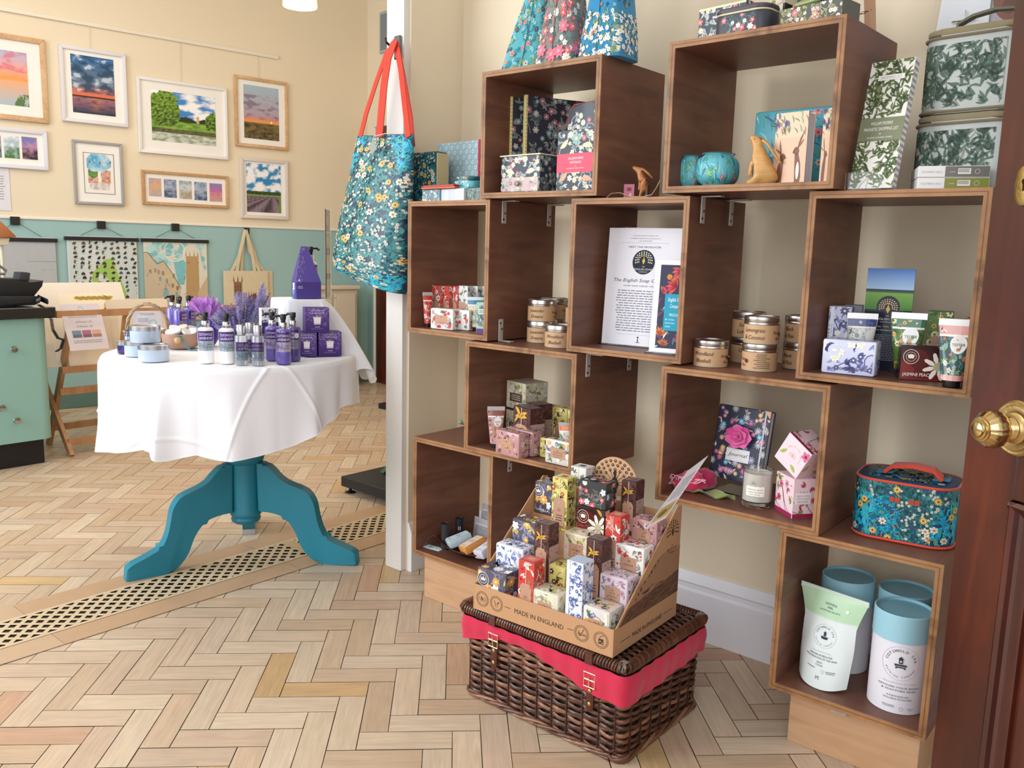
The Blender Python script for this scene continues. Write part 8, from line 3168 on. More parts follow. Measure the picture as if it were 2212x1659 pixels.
# ================================================================= gallery room
FM = Matrix(((UV_.x, -MV.x * -1, 0, 0), (UV_.y, MV.y, 0, 0), (0, 0, 1, 0), (0, 0, 0, 1)))
FRZ = FA
def farloc(px):
 pts = [far(*p) for p in px]
 us = [UV_.dot(p) for p in pts]
 return (us[0] + us[3]) / 2, (us[1] + us[2]) / 2, (pts[2].z + pts[3].z) / 2, (pts[0].z + pts[1].z) / 2, pts
def N3(x, y, z=0.0):
 return noise.fractal(Vector((x, y, z)), 1.0, 2.0, 4)
def clampc(c):
 return tuple(max(0, min(1, v)) for v in c[:3]) + (1,)
def addc(c, k):
 return clampc([v * (1 + k) for v in c[:3]])
def a_sunset(u, v):
 hz = .30
 if v > hz:
  t_ = (v - hz) / (1 - hz)
  c = mixc('#e8763e', '#7f6f80', min(1, t_ * 4)) if t_ < .25 else mixc('#6f7f92', '#2f6aa0', (t_ - .25) / .75)
  n = N3(u * 4, v * 9, 1)
  if t_ > .10:
   c = mixc(c, '#27405a', max(0, min(.85, n * 1.6 + .3)))
   if n < -.25:
    c = mixc(c, '#c9d4de', min(.8, (-n - .25) * 3))
  return c
 if v > hz - .02:
  return lin('#3a2a30')
 t_ = v / hz
 c = mixc('#1f3a52', '#a8707a', t_)
 if abs(u - .55) < .2:
  c = mixc(c, '#e08a4e', .6 * t_ * (1 - abs(u - .55) / .2))
 return mixc(c, '#16283a', max(0, N3(u * 5, v * 30, 2)) * .9)
def a_pinksky(u, v):
 hz = .47
 if v > hz:
  t_ = (v - hz) / (1 - hz)
  c = mixc('#f2a04a', '#e9a59a', min(1, t_ * 2.5)) if t_ < .4 else mixc('#e9a59a', '#a9b6d6', (t_ - .4) / .6)
  return mixc(c, '#d8687e', max(0, min(.7, N3(u * 4, v * 8, 4) * 1.8)))
 if v > hz - .012:
  return lin('#6a4a40')
 c = mixc('#a9bcc9', '#e9a878', v / hz)
 if u > .7 and v < .22 and N3(u * 30, v * 6, 1) > -.1 and (u - .7) > v * .6:
  return lin('#5a7a4a')
 return c
def a_park(u, v):
 tree = ((u - .19) / .25) ** 2 + ((v - .62) / .38) ** 2 < 1 + .35 * N3(u * 9, v * 9, 3)
 tr2 = ((u - .96) / .13) ** 2 + ((v - .46) / .21) ** 2 < 1 + .4 * N3(u * 12, v * 12, 5)
 if v > .42 and not tree and not tr2:
  n = N3(u * 3.5, v * 6, 8)
  c = mixc('#f4f4f6', '#3f86c9', max(0, min(1, n * 2.2 + .35)))
  if abs(u - .71) < .02 and v < .56:
   return lin('#c9a884')
  if v < .46 + .07 * abs(math.sin(u * 9)) and u > .38 and u < .9:
   return lin('#2f3a26')
  return c
 if tree or tr2:
  if v > .3:
   n = N3(u * 26, v * 26, 9)
   return mixc('#2f4a1e', '#86a83a', max(0, min(1, .45 + n * 1.5 + (v - .6) * .8)))
 if v > .26:
  return mixc('#5f8a2e', '#8fb04a', .5 + N3(u * 8, v * 20, 4))
 if v > .18:
  return mixc('#4a4a2e', '#6b6b44', .5 + N3(u * 20, v * 30, 4))
 return mixc('#8f9a7a', '#cfd3cc', max(0, min(1, .5 + N3(u * 9, v * 22, 6) * 1.4)))
def a_field(u, v):
 if v > .30:
  t_ = (v - .30) / .70
  c = mixc('#f09a3a', '#b58a98', min(1, t_ * 5)) if t_ < .2 else mixc('#b09aa8', '#a4bccb', (t_ - .2) / .8)
  if t_ > .12 and t_ < .75:
   c = mixc(c, '#7a6478', max(0, min(.75, N3(u * 3, v * 13, 12) * 2)))
  if (u - .78) ** 2 + (v - .335) ** 2 < .0006:
   c = lin('#fbe08a')
  return c
 return mixc('#3f3420', '#7a6a3e', max(0, min(1, .4 + v + N3(u * 6, v * 14, 3))))
def a_street(u, v):
 if v > .55 and abs(u - .5) < .42 and v > .55 + abs(u - .45) * .5 - .1 and ((u - .5) / .45) ** 2 + ((v - .75) / .3) ** 2 < 1:
  c = mixc('#cfe3ea', '#4aa6cf', max(0, min(1, .6 + N3(u * 3, v * 3, 2))))
  return c
 if ((u - .28) / .17) ** 2 + ((v - .52) / .15) ** 2 < 1:
  return mixc('#3f6a44', '#7fa85a', .5 + N3(u * 30, v * 30, 1))
 if abs(u - .5) < .4 and .25 < v < .6 and (u > .55 + (.5 - v) * .1 or u < .45):
  return mixc('#d9b09a', '#b06a5a', max(0, min(1, .3 + N3(u * 14, v * 14, 6) * 1.6)))
 if v < .3 and abs(u - .5) < .35 and v > .08:
  return mixc('#e3dcd8', '#bfb4b4', max(0, min(1, .5 + N3(u * 7, v * 7, 6))))
 return lin('#ece8e2')
def a_lavfield(u, v):
 if v > .43:
  n = N3(u * 4, v * 7, 21)
  return mixc('#f2f2f4', '#2f86bf', max(0, min(1, n * 2.4 + .35)))
 if v > .37:
  return mixc('#26331f', '#3f5a2e', .5 + N3(u * 20, v * 20))
 if v > .34:
  return lin('#7f9a4a')
 x = (u - .75) / max(.03, (.36 - v))
 s_ = math.sin(x * 3.2)
 if u > .93:
  return lin('#6a8a3e')
 return mixc('#4a3a44', '#8d7a86', max(0, min(1, .5 + .5 * s_ + .4 * N3(u * 20, v * 20, 7))))
def mini(seed, a, b_, c):
 def f(u, v):
  n = N3(u * 3 + seed, v * 5, seed)
  if v > .5:
   return mixc(a, b_, max(0, min(1, (v - .5) * 1.6 + n)))
  return mixc(c, a, max(0, min(1, v * 1.2 + n * .8)))
 return f
def picture(label, px, fw, fcol, fmat, inners, mountc='#eeebe6', depth=.022, fbev=.003, group='framed paintings on the gallery wall', inner_line=None, extra=None):
 u0, u1, z0, z1, _ = farloc(px)
 W_, H_ = u1 - u0, z1 - z0
 cu, cz = (u0 + u1) / 2, (z0 + z1) / 2
 # slight tilt as hung
 P = UV_ * cu + MV * (KFAR - .002) + Vector((0, 0, cz))
 pts = [far(*p) for p in px]
 t = thing('framed_picture', label, 'framed picture', P, FRZ, group)
 top = pts[1] - pts[0]
 til = math.atan2(top.z, UV_.dot(top))
 if abs(til) < .2:
  pass
 w2, h2 = W_ / 2, H_ / 2
 b = MB(fcol)
 for q in range(4):
  cs = [(-w2, -h2), (w2, -h2), (w2, h2), (-w2, h2)]
  ci = [(-w2 + fw, -h2 + fw), (w2 - fw, -h2 + fw), (w2 - fw, h2 - fw), (-w2 + fw, h2 - fw)]
  r_ = (q + 1) % 4
  b.prism([cs[q], cs[r_], ci[r_], ci[q]], -depth, 0, 'y', fbev)
 b.build('frame', fmat, t, smooth=30)
 b = MB(mountc)
 b.box(-w2 + fw * .9, w2 - fw * .9, -depth * .45, -.001, -h2 + fw * .9, h2 - fw * .9)
 b.build('mount', PAPER, t, smooth=0)
 for (bx, fn) in inners:
  q = [far(*p) for p in bx]
  x0, x1 = UV_.dot((q[0] + q[3]) / 2) - cu, UV_.dot((q[1] + q[2]) / 2) - cu
  y0, y1 = (q[2].z + q[3].z) / 2 - cz, (q[0].z + q[1].z) / 2 - cz
  b = MB()
  nu, nv = (70, 70) if (x1 - x0) > .12 else (22, 26)
  b.grid(lambda u, v: (x0 + (x1 - x0) * u, -depth * .45 - .0012, y0 + (y1 - y0) * v), nu, nv, fn)
  if extra:
   I = Ink(x1 - x0, y1 - y0, 2)
   extra(I)
   b.ink(I, flat((x0, -depth * .45 - .0013, y0), (1, 0, 0), (0, 0, 1)), .0002)
  b.build('painting', PAPER, t, smooth=0)
  if inner_line:
   b = MB(inner_line)
   g = .006
   for q4 in ((x0 - g, x1 + g, y0 - g, y0 - g + .003), (x0 - g, x1 + g, y1 + g - .003, y1 + g), (x0 - g, x0 - g + .003, y0 - g, y1 + g), (x1 + g - .003, x1 + g, y0 - g, y1 + g)):
    b.box(q4[0], q4[1], -depth * .45 - .0012, -depth * .45, q4[2], q4[3])
   b.build('mount_line', PAPER, t)
 return t
WPF = '#dcdae0'
picture('large wooden framed pink sunset painting cut by the left edge of the photo', [(-86, 62), (95, 84), (104, 267), (-80, 250)], .030, '#ffffff', OAKF, [([(-58, 102), (56, 113), (62, 229), (-54, 222)], a_pinksky)])
picture('white framed painting of a dark blue cloudy sunset over water', [(128, 97), (269, 117), (275, 276), (131, 261)], .022, WPF, PAINT, [([(150, 116), (243, 130), (249, 253), (157, 242)], a_sunset)])
picture('large white framed painting of a green tree by a river under blue sky', [(293, 164), (488, 192), (490, 345), (299, 330)], .020, '#e6e4e4', PAINT, [([(323, 194), (463, 211), (465, 316), (328, 303)], a_park)])
picture('small oak framed painting of an orange sunset over a brown field', [(502, 163), (619, 178), (620, 325), (508, 316)], .022, '#ffffff', OAKF, [([(524, 182), (600, 193), (601, 305), (526, 298)], a_field)])
def bunting(I):
 for q in range(5):
  x, y = I.w * (.14 + .18 * q), I.h * (.82 + .05 * math.sin(q * 1.7))
  I.add([(x, y), (x + I.w * .08, y - I.h * .02), (x + I.w * .03, y - I.h * .08)], ['#6a5f8a', '#d9d6de'][q % 2], 3)
 I.line([(I.w * .05, I.h * .86), (I.w * .45, I.h * .83), (I.w * .9, I.h * .76)], .0012, '#5a5a66', 3)
picture('grey framed watercolour of a street with bunting and a round tree', [(153, 302), (262, 311), (266, 445), (162, 440)], .016, '#a3a09e', PAINT, [([(180, 331), (242, 336), (246, 419), (184, 415)], a_street)], inner_line='#6f6f72', extra=bunting)
five = []
for q, (cols) in enumerate((('#e0a878', '#9aa6bc', '#b4a8a4'), ('#aab2c4', '#6f7fa6', '#4a5a7a'), ('#c9cdd0', '#8fa3ae', '#a89880'), ('#aab4c6', '#5f7fa8', '#3f5a7c'), ('#c86a9a', '#8f7ab4', '#c99a8a'))):
 x = 320 + q * 32.8
 y = 384 + q * 2.9
 five.append(([(x, y), (x + 27, y + 2.2), (x + 27, y + 41), (x, y + 39)], mini(q * 3.1, *cols)))
picture('long wooden framed set of five small seascapes in one mount', [(304, 366), (492, 382), (491, 452), (306, 440)], .020, (.86, .80, .72, 1), OAKF, five)
picture('pale framed painting of lavender rows under a cloudy blue sky', [(516, 338), (620, 348), (620, 475), (519, 471)], .026, '#d9cfc8', PAINT, [([(531, 352), (605, 358), (605, 461), (531, 457)], a_lavfield)])
sm = []
for q, cols in enumerate((('#9aa6bc', '#6f7fa6', '#4a5a5a'), ('#a9bcc9', '#e8ecee', '#4f7a36'), ('#b98aa8', '#7a78b0', '#3a3238'))):
 x = -32 + q * 39
 sm.append(([(x, 290 + q * 2.6), (x + 33, 293 + q * 2.6), (x + 34, 341 + q * 2.6), (x + 1, 338 + q * 2.6)], mini(q * 5.3 + 2, *cols)))
picture('white framed set of small landscapes at the left edge under the pink sunset', [(-70, 268), (100, 283), (103, 369), (-66, 357)], .024, '#dcdbe4', PAINT, sm)
# thin hanging wires
for x0, y0, y1, lb in ((193, 60, 108, 'thin nylon wire above the blue sunset painting'), (389, 92, 176, 'thin nylon wire above the green tree painting'), (557, 118, 170, 'thin nylon wire above the small oak framed sunset')):
 b = MB('#cfc4ae')
 b.tube([far(x0, y0, .006), far(x0 + 2, y1, .006)], .0011, 5)
 tag(b.build('hanging_wire', PLASTIC), lb, 'wire', 'nylon picture wires')
u0, u1, z0, z1, _ = farloc([(-40, 360), (20, 365), (23, 456), (-38, 452)])
b = MB('#dddbe2')
b.M = Matrix.Translation(UV_ * u0 + MV * KFAR + Vector((0, 0, z0))) @ Matrix.Rotation(FA, 4, 'Z')
b.box(0, u1 - u0, -.004, -.0015, 0, z1 - z0)
I = Ink(u1 - u0, z1 - z0, 3)
I.greek(.02, I.w - .02, I.h * .8, I.h * .06, 10, '#9a98a2', 1, .3)
b.ink(I, flat((0, -.0041, 0), (1, 0, 0), (0, 0, 1)), .0002)
tag(b.build('notice', PAPER, smooth=0), 'white paper notice on the wall at the left edge, below the small landscapes', 'notice')
# ---- hanging cloth charts
def chart(label, bar, sheet_b, hook, face, bg_):
 pl, pr_ = far(*bar[0], .02), far(*bar[1], .02)
 W_ = UV_.dot(pr_ - pl)
 zt = (pl.z + pr_.z) / 2
 zb_ = far(*sheet_b, .02).z
 H_ = zt - zb_
 t = thing('cloth_wall_chart', label, 'wall hanging', UV_ * UV_.dot(pl) + MV * (KFAR - .02) + Vector((0, 0, zb_)), FRZ, 'cloth charts on black wooden hangers')
 b = MB(bg_)
 m_ = W_ * .03
 def sh(u, v):
  return (m_ + (W_ - 2 * m_) * u, .003 * math.sin(u * 7 + v * 3) * (1 - v), H_ * v)
 b.grid(sh, 20, 20)
 I = Ink(W_ - 2 * m_, H_, 5)
 face(I)
 b.ink(I, lambda x, y: (Vector(sh(x / I.w, y / I.h)), (0, -1, 0)), .0004)
 b.build('cloth', FABRIC, t, smooth=60)
 b = MB('#1d1d22')
 b.box(0, W_, -.012, .010, H_ - .018, H_ + .004, .002)
 b.build('top_bar', BLACKP, t)
 b = MB('#b9c3c4')
 b.box(m_, W_ - m_, -.004, .004, H_ + .0045, H_ + .012, .001)
 b.build('folded_top', FABRIC, t)
 hp = far(*hook, .012)
 hx = UV_.dot(hp) - UV_.dot(pl)
 hz = hp.z - zb_
 b = MB('#3c4a4c')
 b.tube([(W_ * .18, 0, H_ + .004), (hx, 0, hz), (W_ * .82, 0, H_ + .004)], .0016, 5)
 b.build('cord', FABRIC, t)
 b = MB('#1d1e22')
 b.box(hx - .026, hx + .026, -.006, .010, hz - .022, hz + .028, .003)
 b.build('hook_block', BLACKP, t)
def mapface(I):
 R = I.R
 I.rect(I.w * .03, 0, I.w * .97, I.h * .97, '#c9d2d0', 1)
 for fx, fy, rx in ((.55, .55, .22), (.68, .42, .2), (.45, .38, .2), (.6, .66, .16), (.5, .2, .18)):
  I.disc(I.w * fx, I.h * fy, I.w * rx, '#9fc45e', 1.5, 22, I.h * rx * .7)
 for iy in range(17):
  for ix in range(9):
   x, y = I.w * (.08 + .105 * ix + R.uniform(-.02, .02)), I.h * (.05 + .055 * iy + R.uniform(-.01, .01))
   c = R.choice(['#2e3328', '#3a3f34', '#4a3a2a', '#555a4c', '#6a4a30'])
   k = R.random()
   if k < .4:
    I.rect(x, y, x + I.w * .055, y + I.h * .018, c, 3)
    I.add([(x, y + I.h * .018), (x + I.w * .055, y + I.h * .018), (x + I.w * .028, y + I.h * .035)], c, 3)
   elif k < .7:
    I.leaf(x, y + I.h * .015, R.uniform(-.4, .4), I.w * .06, I.h * .03, c, 3, .5)
   else:
    I.rect(x + I.w * .01, y, x + I.w * .03, y + I.h * .038, c, 3)
    I.line([(x, y + I.h * .01), (x + I.w * .05, y + I.h * .03)], I.w * .008, c, 3)
   I.rect(x, y - I.h * .006, x + I.w * .06, y - I.h * .003, '#8a9088', 2)
def townface(I):
 w_, h = I.w, I.h
 I.rect(0, 0, w_, h, '#dcd8c8', 1)
 R = I.R
 for _ in range(60):
  x, y = R.uniform(.08, .92), R.uniform(.6, .97)
  I.disc(w_ * x, h * y, w_ * .07, R.choice(['#8cc6c8', '#a6d0d0', '#b9d8d6', '#7fbcc2']), 1.5, 12, h * .04)
 I.add([(w_ * .52, h * .45), (w_ * .62, h * .45), (w_ * .66, h * .75), (w_ * .45, h * .75)], '#7fbfc8', 1.6)
 I.ring(w_ * .48, h * .86, w_ * .155, w_ * .17, '#e8e6dc', 2, 30)
 I.line([(w_ * .42, h * .83), (w_ * .48, h * .805), (w_ * .55, h * .83)], w_ * .012, '#e8e6dc', 3)
 I.line([(w_ * .42, h * .885), (w_ * .45, h * .88)], w_ * .008, '#e8e6dc', 3)
 I.line([(w_ * .51, h * .885), (w_ * .54, h * .88)], w_ * .008, '#e8e6dc', 3)
 tan, ink = '#c9b79c', '#6a5a4c'
 I.add([(0, 0), (w_ * .5, 0), (w_ * .56, h * .40), (w_ * .42, h * .60), (w_ * .30, h * .74), (w_ * .2, h * .70), (w_ * .06, h * .84), (0, h * .84)], tan, 2)
 I.add([(w_ * .30, h * .55), (w_ * .42, h * .60), (w_ * .50, h * .46), (w_ * .50, 0), (w_ * .30, 0)], '#d3bd92', 2.5)
 tw = '#b99868'
 I.add([(w_ * .64, h * .2), (w_ * .86, h * .2), (w_ * .86, h * .80), (w_ * .66, h * .80)], tw, 3)
 for fx in (.66, .72, .79, .85):
  I.add([(w_ * (fx - .012), h * .80), (w_ * (fx + .012), h * .80), (w_ * fx, h * .875)], tw, 3)
 for fy in (.72, .62, .52, .40):
  I.rect(w_ * .655, h * fy, w_ * .865, h * (fy + .006), ink, 4)
  for fx in (.69, .77):
   I.rect(w_ * fx, h * (fy - .07), w_ * (fx + .04), h * (fy - .015), '#8a7050', 4)
 I.add([(w_ * .86, 0), (w_, 0), (w_, h * .55), (w_ * .8, h * .30), (w_ * .62, h * .22), (w_ * .62, 0)], '#cbb391', 3.5)
 for _ in range(46):
  x, y = R.uniform(.02, .5), R.uniform(.04, .6)
  I.rect(w_ * x, h * y, w_ * (x + .035), h * (y + .05), R.choice(['#a3947e', '#8d8474', '#7fa6ac']), 4)
 for _ in range(40):
  x, y = R.uniform(.0, .95), R.uniform(.02, .62)
  I.line([(w_ * x, h * y), (w_ * (x + R.uniform(-.03, .1)), h * (y + R.uniform(-.04, .08)))], w_ * .004, ink, 5)
 I.line([(0, h * .84), (w_ * .06, h * .84), (w_ * .2, h * .70), (w_ * .30, h * .74), (w_ * .42, h * .60), (w_ * .56, h * .40)], w_ * .008, ink, 5)
 I.rect(w_ * .28, h * .30, w_ * .36, h * .38, '#7fb3bc', 5)
chart('cloth wall chart crowded with small drawings on green countryside, second from left', [(138, 510), (299, 518)], (300, 705), (218, 487), mapface, '#d3d8d6')
chart('cloth wall chart with a drawn street and church tower, beside the canvas bag', [(304, 515), (450, 521)], (440, 690), (378, 492), townface, '#dcd8c8')
chart('plain grey cloth wall chart on a black hanger above the till, leftmost', [(-46, 508), (124, 522)], (118, 690), (32, 478), lambda I: (I.rect(0, 0, I.w, I.h, '#b3b5b8', 1), I.rect(0, I.h * .72, I.w, I.h * .727, '#8f9194', 2), I.rect(0, I.h * .62, I.w, I.h * .625, '#a0a2a6', 2)), '#b3b5b8')
# canvas tote hanging on the far wall
for q, (dx, off, lb) in enumerate(((0, .030, 'natural canvas tote printed with a brown church tower, hanging on the green wall'), (10, .012, 'second natural canvas tote hanging directly behind the church print one'))):
 P = far(484 + dx, 668, off)
 Pr = far(580 + dx, 668, off)
 zt, zb_ = far(530, 585, off).z, far(530, 700, off).z
 W_ = UV_.dot(Pr - P)
 t = thing('canvas_tote_bag', lb, 'tote bag', UV_ * UV_.dot(P) + MV * (KFAR - off) + Vector((0, 0, zb_)), FRZ)
 H_ = zt - zb_
 b = MB('#d9c9a8')
 b.grid(lambda u, v: (W_ * u, -.006 * math.sin(PI * u), H_ * v), 12, 10)
 b.grid(lambda u, v: (W_ * (1 - u), .006 * math.sin(PI * u), H_ * v), 12, 10)
 if q == 0:
  I = Ink(W_, H_, 2)
  br = '#6a4a38'
  I.rect(I.w * .22, I.h * .50, I.w * .40, I.h * .80, '#9a7858', 2)
  for fx in (.22, .31, .40):
   I.add([(I.w * (fx - .012), I.h * .8), (I.w * (fx + .012), I.h * .8), (I.w * fx, I.h * .92)], br, 3)
  for k in range(5):
   I.rect(I.w * .23, I.h * (.52 + .06 * k), I.w * .39, I.h * (.53 + .06 * k), br, 3)
  for k in range(3):
   I.rect(I.w * (.25 + .05 * k), I.h * .55, I.w * (.27 + .05 * k), I.h * .75, br, 4)
  I.add([(I.w * .40, I.h * .1), (I.w * .78, I.h * .1), (I.w * .74, I.h * .5), (I.w * .70, I.h * .58), (I.w * .48, I.h * .5)], '#6f4c36', 3)
  for k in range(6):
   I.add([(I.w * (.42 + .055 * k), I.h * .48), (I.w * (.45 + .055 * k), I.h * .48), (I.w * (.435 + .055 * k), I.h * .62)], br, 3)
  b.ink(I, lambda x, y: (Vector((x, -.006 * math.sin(PI * x / W_) - .001, y)), (0, -1, 0)), .0004)
 b.build('bag_body', FABRIC, t, smooth=60)
 hp = far(531, 497, .035)
 hx, hz = UV_.dot(hp) - UV_.dot(P), hp.z - zb_
 b = MB('#d9c9a8')
 for x0, x1 in ((.30, -.012), (.70, .012)):
  b.strap([(W_ * x0, -.002, H_ - .01), (W_ * x0 * .6 + .4 * (hx + x1), -.004, H_ + (hz - H_) * .45), (hx + x1 * .4, -.004, hz), (hx + x1 * .4 + (x1 * 2), .002, H_ + (hz - H_) * .5), (W_ * (x0 + .12 * (1 if x1 > 0 else -1)), .004, H_ - .01)], .022, .002, (1, 0, 0))
 b.build('handle', FABRIC, t)
b = MB('#1d1d22')
hp = far(532, 497, 0)
b.M = Matrix.Translation(hp) @ Matrix.Rotation(FA, 4, 'Z')
b.box(-.020, .020, -.008, -.0065, -.03, .022, .002)
b.tube([(0, -.008, 0), (0, -.045, -.004), (0, -.052, .010)], .004, 6)
tag(b.build('wall_hook', BLACKP), 'black hook below the dado rail holding the canvas totes', 'hook')
# ---- counter with till
ZK = 0
cor_ = at(97, 999, 0)
cs, cn = DV.dot(cor_), NV.dot(cor_)
zb1 = zat(105, 946, W3(cs + .045, cn + .035, 0))
zt1 = zat(120, 686, W3(cs + .05, cn + .05, 0))
zt2 = zat(126, 662, W3(cs + .05, cn + .06, 0))
t = thing('shop_counter', 'sage green shop counter with a dark granite top and black plinth at the left edge', 'counter', W3(cs, cn, 0), TH)
b = MB('#17171a')
b.box(-.5, 0, -1.5, 0, 0, zb1 - .001)
b.build('plinth', BLACKP, t)
b = MB('#8ab5ae')
b.prism([(-.52, -1.5), (.045, -1.5)] + [(.045 - .05 + .05 * math.cos(a), .035 - .05 + .05 * math.sin(a)) for a in [PI / 2 * i / 8 for i in range(9)]] + [(-.52, .035)], zb1, zt1, 'z')
b.build('cabinet', PAINT, t, smooth=40)
b = MB('#1c1d20')
b.box(-.56, .075, -1.55, .062, zt1 + .0005, zt2, .004)
b.build('granite_top', STONE, t)
for q, (x, y) in enumerate(((27, 754), (33, 907), (1, 880))):
 P = onp(x, y, DV, cs + .045)
 n_ = NV.dot(P) - cn
 b = MB('#b9bdc0')
 b.M = Matrix.Translation((.045, n_, P.z)) @ Matrix.Rotation(PI / 2, 4, 'Y')
 b.lathe([(.006, 0), (.006, .010), (.014, .016), (.016, .021), (.013, .026), (.0002, .027)], 20)
 b.build('knob', CHROME, t)
# till
ct = zt2 + .0006
A = ps(78, ct, DV.dot(W3(cs + .03, 0, 0)), NV, DV)
an = NV.dot(A)
t = thing('cash_till', 'black electronic cash till with a raised display box on the granite counter', 'till', W3(cs - .02, an, ct), TH)
def tl(px, s_off, n0=None):
 """picture outline -> (along counter, height) on a plane s_off behind the cabinet front"""
 out = []
 for (x, y) in px:
  P = onp(x, y, DV, cs + s_off)
  out.append((NV.dot(P) - an, P.z - ct))
 return out
def plate(b, px, s0, s1, bev=.004):
 q = tl(px, s0)
 b.prism([(y, max(.0005, z)) for y, z in q], s0 + .02, s1 + .02, 'x', bev)
b = MB('#202228')
plate(b, [(-90, 662), (78, 659), (82, 640), (-90, 640)], 0, -.30)
b.build('till_body', BLACKP, t, smooth=30)
b = MB('#1c1e24')
plate(b, [(-90, 641), (74, 640), (92, 618), (94, 606), (62, 612), (60, 603), (-90, 598)], -.03, -.22)
b.build('display_hood', BLACKP, t, smooth=30)
b = MB('#30333c')
plate(b, [(41, 604), (64, 606), (66, 590), (58, 588), (44, 588)], -.02, -.10, .003)
b.build('rear_display', BLACKP, t)
b = MB('#121317')
plate(b, [(18, 659), (66, 657), (66, 650), (18, 652)], .004, -.01, .001)
b.build('front_slot', BLACKP, t)
b = MB('#8c939c')
q = tl([(-20, 560), (14, 585), (10, 592), (-20, 590)], -.05)
b.tube([(-.03, y, z) for y, z in q], .006, 8)
b.build('arm', METAL, t)
b = MB('#16171b')
for q in range(44):
 a = q / 44
 c0 = Vector((.0, .02, .0)) + Vector((.035 * math.sin(a * 7), -.01 + .055 * a, .018 + .02 * math.sin(a * PI)))
 b.tube([c0 + Vector((.008 * math.cos(k), 0, .012 * math.sin(k))) for k in [2 * PI * m / 8 for m in range(8)]], .0022, 4, True)
b.build('coiled_cable', BLACKP, t)
b = MB('#16171b')
pts = [(.082, .0, .01), (.088, .03, -.01), (.086, .05, -.06), (.086, .055, -.11), (.086, .075, -.15), (.088, .10, -.16), (.09, .085, -.20), (.088, .062, -.215)]
for i in range(len(pts) - 1):
 p0, p1 = Vector(pts[i]), Vector(pts[i + 1])
 for m in range(7):
  c0 = p0.lerp(p1, m / 7)
  b.tube([c0 + Vector((.007 * math.cos(k), .007 * math.sin(k), .001 * math.sin(k))) for k in [2 * PI * j / 8 for j in range(8)]], .002, 4, True)
b.build('hanging_cable', BLACKP, t)
# ornament at the very left edge
P = ps(8, ct + .16, DV.dot(W3(cs - .15, 0, 0)), NV, DV)
b = MB('#a8744e')
Pl = W3(cs - .16, NV.dot(P), ct)
b = MB('#d9d0bc')
zz0, zz1 = zat(10, 530, Pl) - ct, zat(10, 492, Pl) - ct
b.lathe([(.05, 0), (.05, .008), (.008, .012), (.008, zz0)], 20)
b.prism([(-.04, zz0), (.02, zz0), (.03, zz0 + .035), (-.05, zz0 + .035)], -.03, .03, 'y', .004)
b.C('#a8683e')
b.prism([(-.07, zz0 + .030), (.055, zz0 + .040), (.045, zz0 + .052), (-.01, zz1 + .03), (-.07, zz0 + .06)], -.045, .045, 'y', .004)
tag(b.build('bird_house', CARD, None, Pl, TH + PI / 2), 'small bird house with a copper brown roof on a stand, at the far left edge', 'bird house')
# ---- print browser rack with mounted prints
f1, f2 = at(155, 986, 0), at(110, 960, 0)
s1, n1 = DV.dot(f1), NV.dot(f1)
s2 = DV.dot(f2)
LR = .95
zt_ = zat(140, 678, W3(s1 + .02, n1, 0))
t = thing('print_rack', 'folding beech print browser with crossed legs, between the counter and the round table', 'print rack', W3(s1, n1, 0), TH)
wR = s1 - s2
def stick(b, p, q, w_=.030, th=.018, side=(0, 1, 0)):
 b.strap([p, q], w_, th, side)
zc = zt_
for y in (.0, LR):
 b = MB()
 stick(b, (0, y, 0), (-wR - .02, y, zc * .60), .034, .020, (1, 0, 0))
 b.build('leg', BEECH, t, smooth=0)
 b = MB()
 stick(b, (-wR, y + .024, 0), (.03, y + .024, zc - .01), .034, .020, (1, 0, 0))
 b.build('leg', BEECH, t, smooth=0)
for nm, p, q in (('top_rail', (.035, -.05, zc), (.035, LR + .05, zc)), ('lower_rail', (-.06, .0, zc * .60), (-.06, LR, zc * .60)), ('lower_rail', (-.10, .0, zc * .44), (-.10, LR, zc * .44)),
     ('lower_rail', (-wR * .98, .0, .09), (-wR * .98, LR, .09)), ('lower_rail', (-.04, .0, .065), (-.04, LR, .065)), ('lower_rail', (-wR - .02, 0, zc * .60), (-wR - .02, LR, zc * .60))):
 b = MB()
 b.strap([p, q], .034, .020, (0, 0, 1))
 b.build(nm, BEECH, t, smooth=0)
for y in (.30, .62):
 b = MB()
 stick(b, (.02, y, zc - .01), (-.06, y, zc * .60), .034, .016, (0, 1, 0))
 b.build('upright_slat', BEECH, t, smooth=0)
def mounted(label, s0, z0, s1_, z1_, y0, y1, face=None, col='#e9dfd2'):
 """large mounted print leaning in the rack; (s0,z0) bottom, (s1_,z1_) top, y along the rack"""
 P0 = W3(s1 + s0, n1 + y0, z0)
 Lh = math.hypot(s1_ - s0, z1_ - z0)
 lean = math.atan2(s0 - s1_, z1_ - z0)
 t2 = thing('mounted_print', label, 'print', P0, TH + PI / 2, 'mounted prints in the browser rack')
 t2.rotation_euler = (-lean, 0, TH + PI / 2)
 W_ = y1 - y0
 b = MB(col)
 b.box(0, W_, 0, .003, 0, Lh, .0005)
 b.build('mount', GLOSS, t2)
 if face:
  b = MB('#f0e6d0')
  I = Ink(W_, Lh, 3)
  face(I)
  b.ink(I, flat((0, -.0002, 0), (1, 0, 0), (0, 0, 1)), .0002)
  b.build('artwork', PAPER, t2, smooth=0)
